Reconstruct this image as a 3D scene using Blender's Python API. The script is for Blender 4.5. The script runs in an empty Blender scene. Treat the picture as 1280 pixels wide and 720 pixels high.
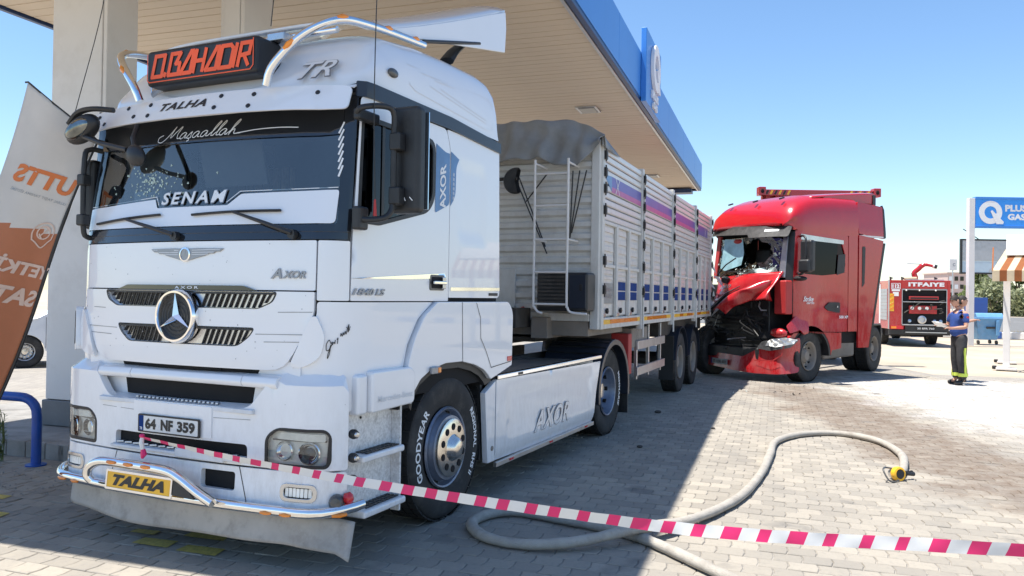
import bpy, bmesh, math, random
from math import sin, cos, pi, radians, sqrt, atan2
from mathutils import Vector, Matrix, Euler
from mathutils.geometry import delaunay_2d_cdt
V = Vector
rnd = random.Random(7)
S = bpy.context.scene
COL = S.collection

# ------------------------------------------------------------- camera, sky, sun, exposure
cam_d = bpy.data.cameras.new("camera"); cam = bpy.data.objects.new("camera", cam_d); COL.objects.link(cam)
S.camera = cam
cam_d.sensor_width = 36.0; cam_d.lens = 983.85 * 36.0 / 1280.0
cam_d.clip_start = 0.05; cam_d.clip_end = 4000
PITCH, ROLL = .0098, .0152
_f = V((0, cos(PITCH), sin(PITCH))); _r = V((1, 0, 0)); _u = _r.cross(_f)
_r2 = _r * cos(ROLL) + _u * sin(ROLL); _u2 = -_r * sin(ROLL) + _u * cos(ROLL)
cam.matrix_world = Matrix(((_r2.x, _u2.x, -_f.x, 0), (_r2.y, _u2.y, -_f.y, 0), (_r2.z, _u2.z, -_f.z, 1.636), (0, 0, 0, 1)))

SUN_EL = radians(73.4); SHD = V((1, .15, 0)).normalized()      # shadows fall to the right and slightly away
W = bpy.data.worlds.new("World"); S.world = W; W.use_nodes = True
nt = W.node_tree; nt.nodes.clear()
sky = nt.nodes.new('ShaderNodeTexSky'); sky.sky_type = 'NISHITA'; sky.sun_disc = False
sky.sun_elevation = SUN_EL; sky.sun_rotation = atan2(-SHD.x, -SHD.y)
sky.altitude = 0; sky.air_density = 1.0; sky.dust_density = .35; sky.ozone_density = 2.2
bg = nt.nodes.new('ShaderNodeBackground'); bg.inputs[1].default_value = 0.12
wo = nt.nodes.new('ShaderNodeOutputWorld')
hs = nt.nodes.new('ShaderNodeHueSaturation'); hs.inputs['Saturation'].default_value = 1.12
nt.links.new(sky.outputs[0], hs.inputs['Color']); nt.links.new(hs.outputs[0], bg.inputs[0]); nt.links.new(bg.outputs[0], wo.inputs[0])
sd = bpy.data.lights.new("sun", 'SUN'); sd.energy = 5.0; sd.angle = radians(.53); sd.color = (1, .955, .88)
sun = bpy.data.objects.new("sun", sd); COL.objects.link(sun)
sun.rotation_euler = V((SHD.x * cos(SUN_EL), SHD.y * cos(SUN_EL), -sin(SUN_EL))).to_track_quat('-Z', 'Y').to_euler()
sun.location = (-10, -3, 40)
S.view_settings.view_transform = 'Standard'; S.view_settings.look = 'None'
S.view_settings.exposure = 0.86; S.view_settings.gamma = 1

# ------------------------------------------------------------- materials
def mat(name, col, rough=.5, metal=0., var=.08, scale=6., bump=0., bscale=80., coat=0., spec=.5, dirt=None, dirt_amt=.5, dirt_scale=3., emit=None):
    m = bpy.data.materials.new(name); m.use_nodes = True
    n = m.node_tree.nodes; l = m.node_tree.links; p = n['Principled BSDF']
    p.inputs['Roughness'].default_value = rough; p.inputs['Metallic'].default_value = metal
    p.inputs['Coat Weight'].default_value = coat; p.inputs['Specular IOR Level'].default_value = spec
    p.inputs['Coat Roughness'].default_value = .06
    tc = n.new('ShaderNodeTexCoord')
    c = (*col, 1)
    nz = n.new('ShaderNodeTexNoise'); nz.inputs['Scale'].default_value = scale; nz.inputs['Detail'].default_value = 5; nz.inputs['Roughness'].default_value = .6
    l.new(tc.outputs['Object'], nz.inputs['Vector'])
    mr = n.new('ShaderNodeMapRange'); mr.inputs['From Min'].default_value = .3; mr.inputs['From Max'].default_value = .7
    mr.inputs['To Min'].default_value = 1 - var; mr.inputs['To Max'].default_value = 1 + var
    l.new(nz.outputs['Fac'], mr.inputs['Value'])
    mx = n.new('ShaderNodeVectorMath'); mx.operation = 'SCALE'; mx.inputs[0].default_value = col
    l.new(mr.outputs[0], mx.inputs['Scale'])
    out = mx.outputs[0]
    if dirt:
        n2 = n.new('ShaderNodeTexNoise'); n2.inputs['Scale'].default_value = dirt_scale; n2.inputs['Detail'].default_value = 8; n2.inputs['Roughness'].default_value = .7
        l.new(tc.outputs['Object'], n2.inputs['Vector'])
        m2 = n.new('ShaderNodeMapRange'); m2.inputs['From Min'].default_value = .5; m2.inputs['From Max'].default_value = .78; m2.inputs['To Max'].default_value = dirt_amt
        l.new(n2.outputs['Fac'], m2.inputs['Value'])
        mm = n.new('ShaderNodeMix'); mm.data_type = 'RGBA'; l.new(m2.outputs[0], mm.inputs['Factor']); l.new(out, mm.inputs['A']); mm.inputs['B'].default_value = (*dirt, 1)
        out = mm.outputs['Result']
        ra = n.new('ShaderNodeMath'); ra.operation = 'MULTIPLY_ADD'; ra.inputs[1].default_value = .35; ra.inputs[2].default_value = rough
        l.new(m2.outputs[0], ra.inputs[0]); l.new(ra.outputs[0], p.inputs['Roughness'])
    l.new(out, p.inputs['Base Color'])
    if bump:
        n3 = n.new('ShaderNodeTexNoise'); n3.inputs['Scale'].default_value = bscale; n3.inputs['Detail'].default_value = 4
        l.new(tc.outputs['Object'], n3.inputs['Vector'])
        bp = n.new('ShaderNodeBump'); bp.inputs['Strength'].default_value = bump; bp.inputs['Distance'].default_value = .01
        l.new(n3.outputs['Fac'], bp.inputs['Height']); l.new(bp.outputs[0], p.inputs['Normal'])
    if emit:
        p.inputs['Emission Color'].default_value = (*emit[0], 1); p.inputs['Emission Strength'].default_value = emit[1]
    return m

def glassmat(name, tint, refl=.12, rough=.02, gcol=(.95, .97, 1)):
    m = bpy.data.materials.new(name); m.use_nodes = True
    n = m.node_tree.nodes; l = m.node_tree.links; n.clear()
    o = n.new('ShaderNodeOutputMaterial'); mx = n.new('ShaderNodeMixShader')
    t = n.new('ShaderNodeBsdfTransparent'); t.inputs[0].default_value = (*tint, 1)
    g = n.new('ShaderNodeBsdfGlossy'); g.inputs['Roughness'].default_value = rough; g.inputs[0].default_value = (*gcol, 1)
    lw = n.new('ShaderNodeFresnel'); lw.inputs[0].default_value = 1.5
    ad = n.new('ShaderNodeMath'); ad.operation = 'ADD'; ad.inputs[1].default_value = refl; ad.use_clamp = True
    l.new(lw.outputs[0], ad.inputs[0]); l.new(ad.outputs[0], mx.inputs[0]); l.new(t.outputs[0], mx.inputs[1]); l.new(g.outputs[0], mx.inputs[2]); l.new(mx.outputs[0], o.inputs[0])
    return m

M = {}
def grime(m, z0, z1, col, amt, scale=14.):
    # road film that gets denser towards the wheels, broken up by noise
    n = m.node_tree.nodes; l = m.node_tree.links; p = n['Principled BSDF']; tc = n.new('ShaderNodeTexCoord')
    sp = n.new('ShaderNodeSeparateXYZ'); l.new(tc.outputs['Object'], sp.inputs[0])
    mr = n.new('ShaderNodeMapRange'); mr.inputs['From Min'].default_value = z1; mr.inputs['From Max'].default_value = z0; mr.inputs['To Min'].default_value = 0; mr.inputs['To Max'].default_value = 1; l.new(sp.outputs[2], mr.inputs['Value'])
    nz = n.new('ShaderNodeTexNoise'); nz.inputs['Scale'].default_value = scale; nz.inputs['Detail'].default_value = 9; nz.inputs['Roughness'].default_value = .75
    mp = n.new('ShaderNodeMapping'); mp.inputs['Scale'].default_value = (1, 1, .35); l.new(tc.outputs['Object'], mp.inputs['Vector']); l.new(mp.outputs[0], nz.inputs['Vector'])
    m2 = n.new('ShaderNodeMapRange'); m2.inputs['From Min'].default_value = .42; m2.inputs['From Max'].default_value = .75; m2.inputs['To Max'].default_value = amt; l.new(nz.outputs['Fac'], m2.inputs['Value'])
    mu = n.new('ShaderNodeMath'); mu.operation = 'MULTIPLY'; l.new(mr.outputs[0], mu.inputs[0]); l.new(m2.outputs[0], mu.inputs[1])
    mx = n.new('ShaderNodeMix'); mx.data_type = 'RGBA'; src = p.inputs['Base Color'].links[0].from_socket
    l.new(mu.outputs[0], mx.inputs['Factor']); l.new(src, mx.inputs['A']); mx.inputs['B'].default_value = (*col, 1); l.new(mx.outputs['Result'], p.inputs['Base Color'])
    r_ = n.new('ShaderNodeMath'); r_.operation = 'MULTIPLY_ADD'; r_.inputs[1].default_value = .5; r_.inputs[2].default_value = p.inputs['Roughness'].default_value
    l.new(mu.outputs[0], r_.inputs[0]); l.new(r_.outputs[0], p.inputs['Roughness'])
    c_ = n.new('ShaderNodeMath'); c_.operation = 'MULTIPLY_ADD'; c_.inputs[1].default_value = -.8; c_.inputs[2].default_value = p.inputs['Coat Weight'].default_value; c_.use_clamp = True
    l.new(mu.outputs[0], c_.inputs[0]); l.new(c_.outputs[0], p.inputs['Coat Weight'])
M['white'] = mat('white_paint', (.79, .80, .82), .32, var=.012, scale=1.5, coat=.85)
M['white'].node_tree.nodes['Principled BSDF'].inputs['Coat Roughness'].default_value = .025
grime(M['white'], .2, 1.15, (.36, .32, .27), .50, 22.)
M['white_plastic'] = mat('white_plastic', (.66, .68, .71), .42, var=.04, bump=.05, dirt=(.42, .38, .33), dirt_amt=.4, dirt_scale=7)
M['speck'] = mat('chipped_white_metal', (.70, .70, .70), .5, var=.2, scale=60, dirt=(.3, .28, .26), dirt_amt=.8, dirt_scale=22)
M['black'] = mat('black_plastic', (.018, .019, .021), .45, var=.2, bump=.08, dirt=(.09, .085, .08), dirt_amt=.35)
M['blackgloss'] = mat('black_gloss', (.012, .014, .018), .08, var=.05, coat=.6)
M['navy'] = mat('dark_navy_band', (.022, .028, .042), .3, var=.1)
M['void'] = mat('dark_inside', (.008, .008, .009), .9)
M['interior'] = mat('grey_interior', (.12, .125, .13), .8)
M['curtain'] = mat('beige_curtain', (.30, .26, .22), .9, var=.2, scale=20)
M['chrome'] = mat('chrome', (.80, .80, .80), .09, 1., var=.06)
M['chromed'] = mat('dull_chrome', (.55, .55, .56), .25, 1., var=.15, dirt=(.2, .17, .14), dirt_amt=.4)
M['alu'] = mat('brushed_aluminium', (.55, .56, .58), .38, 1., var=.12, dirt=(.25, .22, .2), dirt_amt=.3)
M['rubber'] = mat('tyre_rubber', (.026, .026, .027), .8, var=.25, bump=.15, dirt=(.13, .12, .105), dirt_amt=.55, dirt_scale=6)
M['tread'] = mat('tread_rubber', (.018, .018, .018), .85, var=.3, bump=.3)
M['rim'] = mat('blue_grey_rim', (.22, .26, .34), .4, .6, var=.15, dirt=(.12, .1, .09), dirt_amt=.6, dirt_scale=9)
M['hub'] = mat('polished_hub_cover', (.72, .68, .62), .22, 1., var=.1, scale=20)
M['orange'] = mat('amber_lens', (.85, .26, .02), .25, coat=.4)
M['red_lens'] = mat('red_lens', (.6, .02, .03), .25, coat=.4)
M['lens'] = mat('clear_lens', (.90, .88, .82), .3, .0, var=.12, scale=14, coat=.6)
M['lensdk'] = mat('lamp_bezel', (.10, .10, .10), .3, .3, var=.4, scale=18)
M['glass'] = glassmat('tinted_windscreen', (.72, .78, .80), .12, gcol=(.92, .88, .80))
M['glassdk'] = glassmat('dark_side_glass', (.07, .08, .10), .02, gcol=(.6, .62, .65))
M['mirror'] = mat('mirror_glass', (.75, .8, .85), .03, 1., var=0)
M['txtblack'] = mat('black_lettering', (.014, .014, .016), .45, var=.05)
M['txtwhite'] = mat('white_lettering', (.78, .79, .80), .5, var=.03)
M['txtgrey'] = mat('grey_lettering', (.30, .31, .33), .35, .4, var=.05)
M['red_orange'] = mat('orange_lettering', (.92, .105, .018), .45, var=.08)
M['yellow'] = mat('yellow_plate', (.85, .46, .03), .4, var=.1)
M['plate'] = mat('plate_white', (.72, .72, .70), .4, var=.06, dirt=(.4, .36, .3), dirt_amt=.4, dirt_scale=12)
M['platedirty'] = mat('plate_dusty', (.28, .27, .26), .5, var=.15)
M['blue'] = mat('signal_blue', (.012, .085, .36), .35, var=.05, coat=.2)
M['flap'] = mat('worn_rubber_flap', (.42, .39, .35), .75, var=.12, scale=4, bump=.1, dirt=(.16, .14, .12), dirt_amt=.6, dirt_scale=7)
M['trailer'] = mat('trailer_white', (.62, .61, .58), .42, var=.05, scale=4, dirt=(.36, .31, .26), dirt_amt=.5, dirt_scale=4)
M['trailer_alu'] = mat('trailer_board', (.66, .64, .62), .33, .15, var=.05, scale=3, dirt=(.45, .40, .35), dirt_amt=.35, dirt_scale=3)
grime(M['trailer_alu'], 1.2, 3.4, (.33, .27, .20), .55, 9.); grime(M['trailer'], 1.2, 3.4, (.33, .27, .20), .5, 9.)
M['tarp'] = mat('grey_tarpaulin', (.23, .235, .235), .6, var=.15, scale=5, bump=.5, bscale=9, dirt=(.30, .285, .26), dirt_amt=.5)
M['chassis'] = mat('dirty_chassis', (.05, .045, .04), .75, var=.3, bump=.3, dirt=(.14, .12, .1), dirt_amt=.6, dirt_scale=8)
M['chassislt'] = mat('dusty_beam', (.24, .21, .18), .7, var=.2, bump=.2, dirt=(.1, .09, .08), dirt_amt=.6)
M['redpaint'] = mat('red_paint', (.43, .008, .014), .24, var=.06, scale=4, coat=.5, dirt=(.36, .03, .03), dirt_amt=.3, dirt_scale=5)
grime(M['redpaint'], .1, 2.4, (.42, .24, .21), .55, 7.)
M['redmatte'] = mat('red_box', (.42, .03, .03), .5, var=.15, dirt=(.15, .05, .04), dirt_amt=.5)
M['purple'] = mat('purple_stripe', (.10, .075, .34), .35, var=.12)
M['magenta'] = mat('magenta_stripe', (.42, .07, .25), .35, var=.12)
M['bluepanel'] = mat('blue_reflector', (.005, .035, .17), .75, var=.2, spec=.2)
M['soffit'] = mat('cream_soffit', (.66, .54, .40), .55, var=.05, scale=1.2, dirt=(.42, .30, .20), dirt_amt=.22, dirt_scale=.6)
M['fascia'] = mat('blue_fascia', (.045, .22, .62), .35, var=.04, scale=1.0)
M['fasciadk'] = mat('dark_blue_trim', (.012, .045, .14), .4, var=.1)
M['column'] = mat('grey_column_cladding', (.66, .65, .64), .5, var=.05, scale=1.3, dirt=(.36, .33, .29), dirt_amt=.35, dirt_scale=1.5)
M['plinth'] = mat('grey_plinth', (.14, .15, .16), .6, var=.1)
M['roofdeck'] = mat('roof_deck', (.5, .5, .5), .7)
M['concrete'] = mat('kerb_concrete', (.26, .25, .235), .85, var=.2, scale=5, bump=.4, bscale=40, dirt=(.12, .11, .1), dirt_amt=.6, dirt_scale=3)
M['bluepipe'] = mat('blue_pipe_paint', (.012, .075, .36), .35, var=.1, dirt=(.05, .06, .12), dirt_amt=.5, dirt_scale=12)
M['hose'] = mat('canvas_hose', (.37, .34, .295), .8, var=.12, scale=10, bump=.6, bscale=150, dirt=(.19, .165, .135), dirt_amt=.7, dirt_scale=7)
M['tapewhite'] = mat('tape_white', (.70, .69, .67), .4, var=.06)
M['tapered'] = mat('tape_magenta', (.68, .02, .14), .4, var=.06)
M['skin'] = mat('skin', (.50, .27, .18), .55, var=.1)
M['hair'] = mat('dark_hair', (.02, .014, .01), .7)
M['shirtblue'] = mat('blue_shirt', (.022, .06, .235), .8, var=.15, scale=12, bump=.3, bscale=25)
M['shirtnavy'] = mat('navy_shirt', (.015, .02, .045), .85, var=.15, scale=12)
M['trouser'] = mat('dark_turnout_trousers', (.035, .034, .036), .85, var=.3, scale=14, bump=.4, bscale=25)
M['hivis'] = mat('lime_reflective', (.62, .75, .10), .5, var=.1)
M['boot'] = mat('black_boot', (.014, .014, .015), .4)
M['paper'] = mat('paper', (.85, .85, .84), .7)
M['signblue'] = mat('sign_blue', (.03, .29, .82), .35, var=.03)
M['signwhite'] = mat('sign_white', (.80, .80, .80), .5, var=.03)
M['postwhite'] = mat('white_post', (.72, .70, .68), .5, var=.05, dirt=(.5, .42, .34), dirt_amt=.3)
M['binblue'] = mat('blue_bin_plastic', (.13, .32, .55), .5, var=.12, dirt=(.35, .36, .38), dirt_amt=.45, dirt_scale=5)
M['awnbrown'] = mat('awning_brown', (.36, .12, .035), .8, var=.12)
M['awncream'] = mat('awning_cream', (.72, .60, .42), .8, var=.1)
M['white_canvas'] = mat('white_canvas', (.72, .69, .62), .8, var=.05)
M['asphalt'] = mat('asphalt', (.14, .137, .132), .9, var=.15, scale=2, bump=.3)
M['dirtground'] = mat('dusty_ground', (.40, .34, .26), .95, var=.2, scale=.4, bump=.3, bscale=3)
M['kerbblue'] = mat('kerb_blue', (.04, .12, .36), .6, var=.15)
M['kerbwhite'] = mat('kerb_white', (.66, .64, .60), .7, var=.1)
M['bark'] = mat('bark', (.13, .095, .065), .9, var=.3, bump=.5)
M['leaf1'] = mat('leaf_mid', (.17, .21, .07), .6, var=.35, scale=1.5)
M['leaf2'] = mat('leaf_olive', (.26, .28, .15), .65, var=.3, scale=1.5)
M['leaf3'] = mat('leaf_dark', (.10, .14, .05), .6, var=.3, scale=1.5)
M['flagcloth'] = mat('flag_cloth_white', (.72, .68, .63), .8, var=.06, scale=3)
M['flagorange'] = mat('flag_cloth_orange', (.56, .22, .11), .8, var=.06, scale=3)
M['carwhite'] = mat('car_white', (.74, .75, .77), .25, coat=.6, var=.02)
M['bluedecal'] = mat('blue_decal', (.10, .22, .42), .35, var=.15)
M['yellowpaint'] = mat('worn_yellow_paint', (.46, .36, .08), .8, var=.3, scale=30)
M['building'] = mat('far_building', (.55, .42, .38), .8, var=.1)
M['fir_grey'] = mat('shutter_grey', (.42, .43, .45), .4, .5, var=.1)
for k in ('flagcloth', 'flagorange', 'leaf1', 'leaf2', 'leaf3', 'white_canvas', 'awnbrown', 'awncream'):
    m = M[k]; n = m.node_tree.nodes; l = m.node_tree.links; p = n['Principled BSDF']
    tr = n.new('ShaderNodeBsdfTranslucent'); mx = n.new('ShaderNodeMixShader'); mx.inputs[0].default_value = .3
    src = p.inputs['Base Color'].links[0].from_socket; l.new(src, tr.inputs[0])
    o = [x for x in n if x.type == 'OUTPUT_MATERIAL'][0]
    l.new(p.outputs[0], mx.inputs[1]); l.new(tr.outputs[0], mx.inputs[2]); l.new(mx.outputs[0], o.inputs[0])

# ------------------------------------------------------------- object helpers
def link(o, parent=None, label=None, cat=None, group=None, kind=None):
    COL.objects.link(o)
    if parent is not None: o.parent = parent
    if label: o['label'] = label
    if cat: o['category'] = cat
    if group: o['group'] = group
    if kind: o['kind'] = kind
    return o
def thing(name, label, cat, loc=(0, 0, 0), rz=0., group=None):
    o = bpy.data.objects.new(name, None); o.empty_display_size = .2
    link(o, None, label, cat, group); o.location = loc; o.rotation_euler = (0, 0, rz); return o
def copy_tree(o, parent=None):
    c = o.copy(); COL.objects.link(c); c.parent = parent
    for ch in list(o.children): copy_tree(ch, c)
    return c

class B:
    def __init__(s): s.v = []; s.f = []; s.m = []; s.mi = 0
    def add(s, vs, fs):
        k = len(s.v); s.v += [tuple(p) for p in vs]
        for f in fs: s.f.append(tuple(i + k for i in f)); s.m.append(s.mi)
        return s
    def box(s, x0, x1, y0, y1, z0, z1):
        return s.add([(x, y, z) for z in (z0, z1) for y in (y0, y1) for x in (x0, x1)],
                     [(0, 2, 3, 1), (4, 5, 7, 6), (0, 1, 5, 4), (2, 6, 7, 3), (0, 4, 6, 2), (1, 3, 7, 5)])
    def obox(s, c, size, rot=(0, 0, 0)):
        R = Euler(rot).to_matrix(); c = V(c); h = V(size) * .5
        return s.add([c + R @ V((x * h.x, y * h.y, z * h.z)) for z in (-1, 1) for y in (-1, 1) for x in (-1, 1)],
                     [(0, 2, 3, 1), (4, 5, 7, 6), (0, 1, 5, 4), (2, 6, 7, 3), (0, 4, 6, 2), (1, 3, 7, 5)])
    def tube(s, pts, r, n=8, cap=True, flat=1.):
        pts = [V(p) for p in pts]; N = len(pts); rr = r if isinstance(r, (list, tuple)) else [r] * N
        vs = []; up = None
        for i, p in enumerate(pts):
            d = (pts[min(i + 1, N - 1)] - pts[max(i - 1, 0)])
            if d.length < 1e-9: d = V((0, 0, 1))
            d.normalize()
            if up is None:
                up = V((0, 0, 1)) if abs(d.z) < .9 else V((1, 0, 0))
            a = d.cross(up); a.normalize(); b = a.cross(d); b.normalize(); up = b
            for k in range(n):
                t = 2 * pi * k / n; vs.append(p + a * rr[i] * cos(t) + b * rr[i] * sin(t) * flat)
        fs = [(i * n + k, i * n + (k + 1) % n, (i + 1) * n + (k + 1) % n, (i + 1) * n + k) for i in range(N - 1) for k in range(n)]
        if cap: fs += [tuple(range(n))[::-1], tuple((N - 1) * n + k for k in range(n))]
        return s.add(vs, fs)
    def lathe(s, prof, c, ax, n=32, a0=0., a1=2 * pi):
        """prof: list of (radius, distance along axis)"""
        c = V(c); ax = V(ax).normalized(); u = ax.cross(V((0, 0, 1)) if abs(ax.z) < .9 else V((1, 0, 0))).normalized(); w = ax.cross(u)
        full = abs(a1 - a0 - 2 * pi) < 1e-6; m = n if full else n + 1; vs = []
        for r, h in prof:
            for k in range(m):
                t = a0 + (a1 - a0) * k / n; vs.append(c + ax * h + (u * cos(t) + w * sin(t)) * r)
        fs = []
        for i in range(len(prof) - 1):
            for k in range(n):
                k2 = (k + 1) % m; fs.append((i * m + k, i * m + k2, (i + 1) * m + k2, (i + 1) * m + k))
        return s.add(vs, fs)
    def disc(s, c, ax, r, th, n=16): return s.lathe([(.0005, 0), (r, 0), (r, th), (.0005, th)], c, ax, n)
    def prism(s, poly, axis, a, b):
        n = len(poly)
        def P(p, t): return {'x': (t, p[0], p[1]), 'y': (p[0], t, p[1]), 'z': (p[0], p[1], t)}[axis]
        return s.add([P(p, a) for p in poly] + [P(p, b) for p in poly],
                     [tuple(range(n))[::-1], tuple(range(n, 2 * n))] + [(i, (i + 1) % n, (i + 1) % n + n, i + n) for i in range(n)])
    def grid(s, f, nu, nv, wrap=False):
        vs = [f(i / nu, j / nv) for j in range(nv + 1) for i in range(nu + 1)]
        return s.add(vs, [(j * (nu + 1) + i, j * (nu + 1) + i + 1, (j + 1) * (nu + 1) + i + 1, (j + 1) * (nu + 1) + i) for j in range(nv) for i in range(nu)])
    def ell(s, c, r, n=12, m=8, rot=(0, 0, 0)):
        R = Euler(rot).to_matrix(); c = V(c); vs = [c + R @ V((0, 0, -r[2]))]
        for j in range(1, m):
            t = -pi / 2 + pi * j / m
            for i in range(n): vs.append(c + R @ V((r[0] * cos(t) * cos(2 * pi * i / n), r[1] * cos(t) * sin(2 * pi * i / n), r[2] * sin(t))))
        vs.append(c + R @ V((0, 0, r[2]))); L = len(vs) - 1
        fs = [(0, 1 + (i + 1) % n, 1 + i) for i in range(n)]
        for j in range(m - 2):
            for i in range(n): a = 1 + j * n; fs.append((a + i, a + (i + 1) % n, a + n + (i + 1) % n, a + n + i))
        a = 1 + (m - 2) * n; fs += [(a + i, a + (i + 1) % n, L) for i in range(n)]
        return s.add(vs, fs)
    def make(s, name, m, parent=None, bevel=0., smooth=True, ang=35, label=None, cat=None, group=None, kind=None, seg=2, mods=()):
        me = bpy.data.meshes.new(name); me.from_pydata(s.v, [], s.f)
        ms = m if isinstance(m, (list, tuple)) else [m]
        for x in ms: me.materials.append(M[x] if isinstance(x, str) else x)
        if len(ms) > 1: me.polygons.foreach_set('material_index', s.m)
        bm = bmesh.new(); bm.from_mesh(me); bmesh.ops.recalc_face_normals(bm, faces=bm.faces); bm.to_mesh(me); bm.free()
        if smooth:
            me.polygons.foreach_set('use_smooth', [True] * len(me.polygons)); me.set_sharp_from_angle(angle=radians(ang))
        me.update(); o = bpy.data.objects.new(name, me)
        if bevel:
            b = o.modifiers.new('bevel', 'BEVEL'); b.width = bevel; b.segments = seg; b.limit_method = 'ANGLE'; b.angle_limit = radians(32); b.harden_normals = True
        return link(o, parent, label, cat, group, kind)

def inpoly(p, poly):
    x, y = p; r = False; n = len(poly); j = n - 1
    for i in range(n):
        xi, yi = poly[i]; xj, yj = poly[j]
        if (yi > y) != (yj > y) and x < (xj - xi) * (y - yi) / (yj - yi) + xi: r = not r
        j = i
    return r
def dense(poly, step):
    out = []
    for i, a in enumerate(poly):
        b = poly[(i + 1) % len(poly)]; k = max(1, int(math.ceil(math.hypot(b[0] - a[0], b[1] - a[1]) / step)))
        out += [(a[0] + (b[0] - a[0]) * t / k, a[1] + (b[1] - a[1]) * t / k) for t in range(k)]
    return out
def rounded(poly, r, n=4):
    out = []; N = len(poly); rr = r if isinstance(r, (list, tuple)) else [r] * N
    for i in range(N):
        p = V(poly[i]).to_2d(); a = V(poly[i - 1]).to_2d() - p; b = V(poly[(i + 1) % N]).to_2d() - p
        q = min(rr[i], a.length * .49, b.length * .49)
        if q < 1e-4: out.append(tuple(p)); continue
        A = p + a.normalized() * q; C2 = p + b.normalized() * q
        for k in range(n + 1):
            t = k / n; out.append(tuple(A * (1 - t) ** 2 + p * 2 * t * (1 - t) + C2 * t * t))
    return out
def rrect(x0, x1, z0, z1, r=.02, n=4): return rounded([(x0, z0), (x1, z0), (x1, z1), (x0, z1)], r, n)
def circ(x, z, r, n=24, rz=None): return [(x + r * cos(2 * pi * k / n), z + (rz or r) * sin(2 * pi * k / n)) for k in range(n)]

def nrm(f, s, z):
    e = .004; a = V(f(s + e, z)) - V(f(s - e, z)); b = V(f(s, z + e)) - V(f(s, z - e)); n = a.cross(b); n.normalize(); return n
def panel(name, outer, f, m, parent, holes=(), th=.02, off=0., step=.09, bevel=.004, offf=None, back=False, **kw):
    outer = dense(outer, step); holes = [dense(h, step) for h in holes]
    pts = list(outer); rings = [list(range(len(outer)))]
    for h in holes: rings.append(list(range(len(pts), len(pts) + len(h)))); pts += h
    edges = [(r[i], r[(i + 1) % len(r)]) for r in rings for i in range(len(r))]
    xs = [p[0] for p in outer]; zs = [p[1] for p in outer]; nb = len(pts)
    x = min(xs) + step / 2
    while x < max(xs):
        z = min(zs) + step / 2
        while z < max(zs):
            if inpoly((x, z), outer) and not any(inpoly((x, z), h) for h in holes):
                if all((x - p[0]) ** 2 + (z - p[1]) ** 2 > (step * .4) ** 2 for p in pts[:nb]): pts.append((x, z))
            z += step
        x += step
    vo, _, tr, *_ = delaunay_2d_cdt([V(p) for p in pts], edges, [], 0, 1e-6)
    tr = [t for t in tr if len(t) == 3]
    keep = []
    for t in tr:
        c = sum((vo[i] for i in t), V((0, 0))) / 3; c = (c.x, c.y)
        if inpoly(c, outer) and not any(inpoly(c, h) for h in holes): keep.append(tuple(t))
    cnt = {}
    for t in keep:
        for i in range(3):
            e = (t[i], t[(i + 1) % 3]); cnt[e] = cnt.get(e, 0) + 1
    bd = [e for e in cnt if (e[1], e[0]) not in cnt]
    A = []; C2 = []
    for p in vo:
        q = V(f(p.x, p.y)); n = nrm(f, p.x, p.y); o = off + (offf(p.x, p.y) if offf else 0)
        A.append(q + n * o); C2.append(q + n * (o - th))
    k = len(A); b = B(); fs = list(keep)
    if th > .0015:
        fs += [(t[2] + k, t[1] + k, t[0] + k) for t in keep] + [(e[1], e[0], e[0] + k, e[1] + k) for e in bd]; b.add(A + C2, fs)
    else: b.add(A, fs); bevel = 0
    return b.make(name, m, parent, bevel=bevel, **kw)

def plane(o, ux=(1, 0, 0), uz=(0, 0, 1)):
    o = V(o); ux = V(ux); uz = V(uz); return lambda s, z: o + ux * s + uz * z

_tc = {}
def textverts(s, bold=0., shear=0., space=1., ext=0.):
    key = (s, bold, shear, space, ext)
    if key in _tc: return _tc[key]
    c = bpy.data.curves.new('txt', 'FONT'); c.body = s; c.size = 1; c.offset = bold; c.shear = shear; c.space_character = space; c.extrude = ext
    c.resolution_u = 3; c.align_x = 'CENTER'; c.align_y = 'BOTTOM_BASELINE'
    o = bpy.data.objects.new('txt', c); COL.objects.link(o); dg = bpy.context.evaluated_depsgraph_get(); dg.update()
    me = bpy.data.meshes.new_from_object(o.evaluated_get(dg))
    vs = [v.co.copy() for v in me.vertices]; fs = [tuple(p.vertices) for p in me.polygons]
    bpy.data.objects.remove(o); bpy.data.curves.remove(c); bpy.data.meshes.remove(me)
    _tc[key] = (vs, fs); return vs, fs
def text(name, s, f, s0, z0, w, h, m, parent, bold=.01, shear=0., space=1., off=.003, th=.0, mirror=False, rot=0., label=None):
    """letters mapped on surface f, centred at (s0,z0), overall width w and cap height h"""
    vs, fs = textverts(s, bold, shear, space, .02 if th else 0.)
    x0 = min(v.x for v in vs); x1 = max(v.x for v in vs); zz0 = min(v.y for v in vs); zz1 = max(v.y for v in vs)
    sx = w / (x1 - x0) * (-1 if mirror else 1); sz = h / (zz1 - zz0); out = []
    cr, sr = cos(rot), sin(rot)
    for v in vs:
        a = (v.x - (x0 + x1) / 2) * sx; b = (v.y - (zz0 + zz1) / 2) * sz
        a, b = a * cr - b * sr, a * sr + b * cr
        out.append(V(f(s0 + a, z0 + b)) + nrm(f, s0 + a, z0 + b) * (off + (v.z / .02 + 1) / 2 * th))
    b = B(); b.add(out, fs); return b.make(name, m, parent, smooth=False, label=label)
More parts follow.
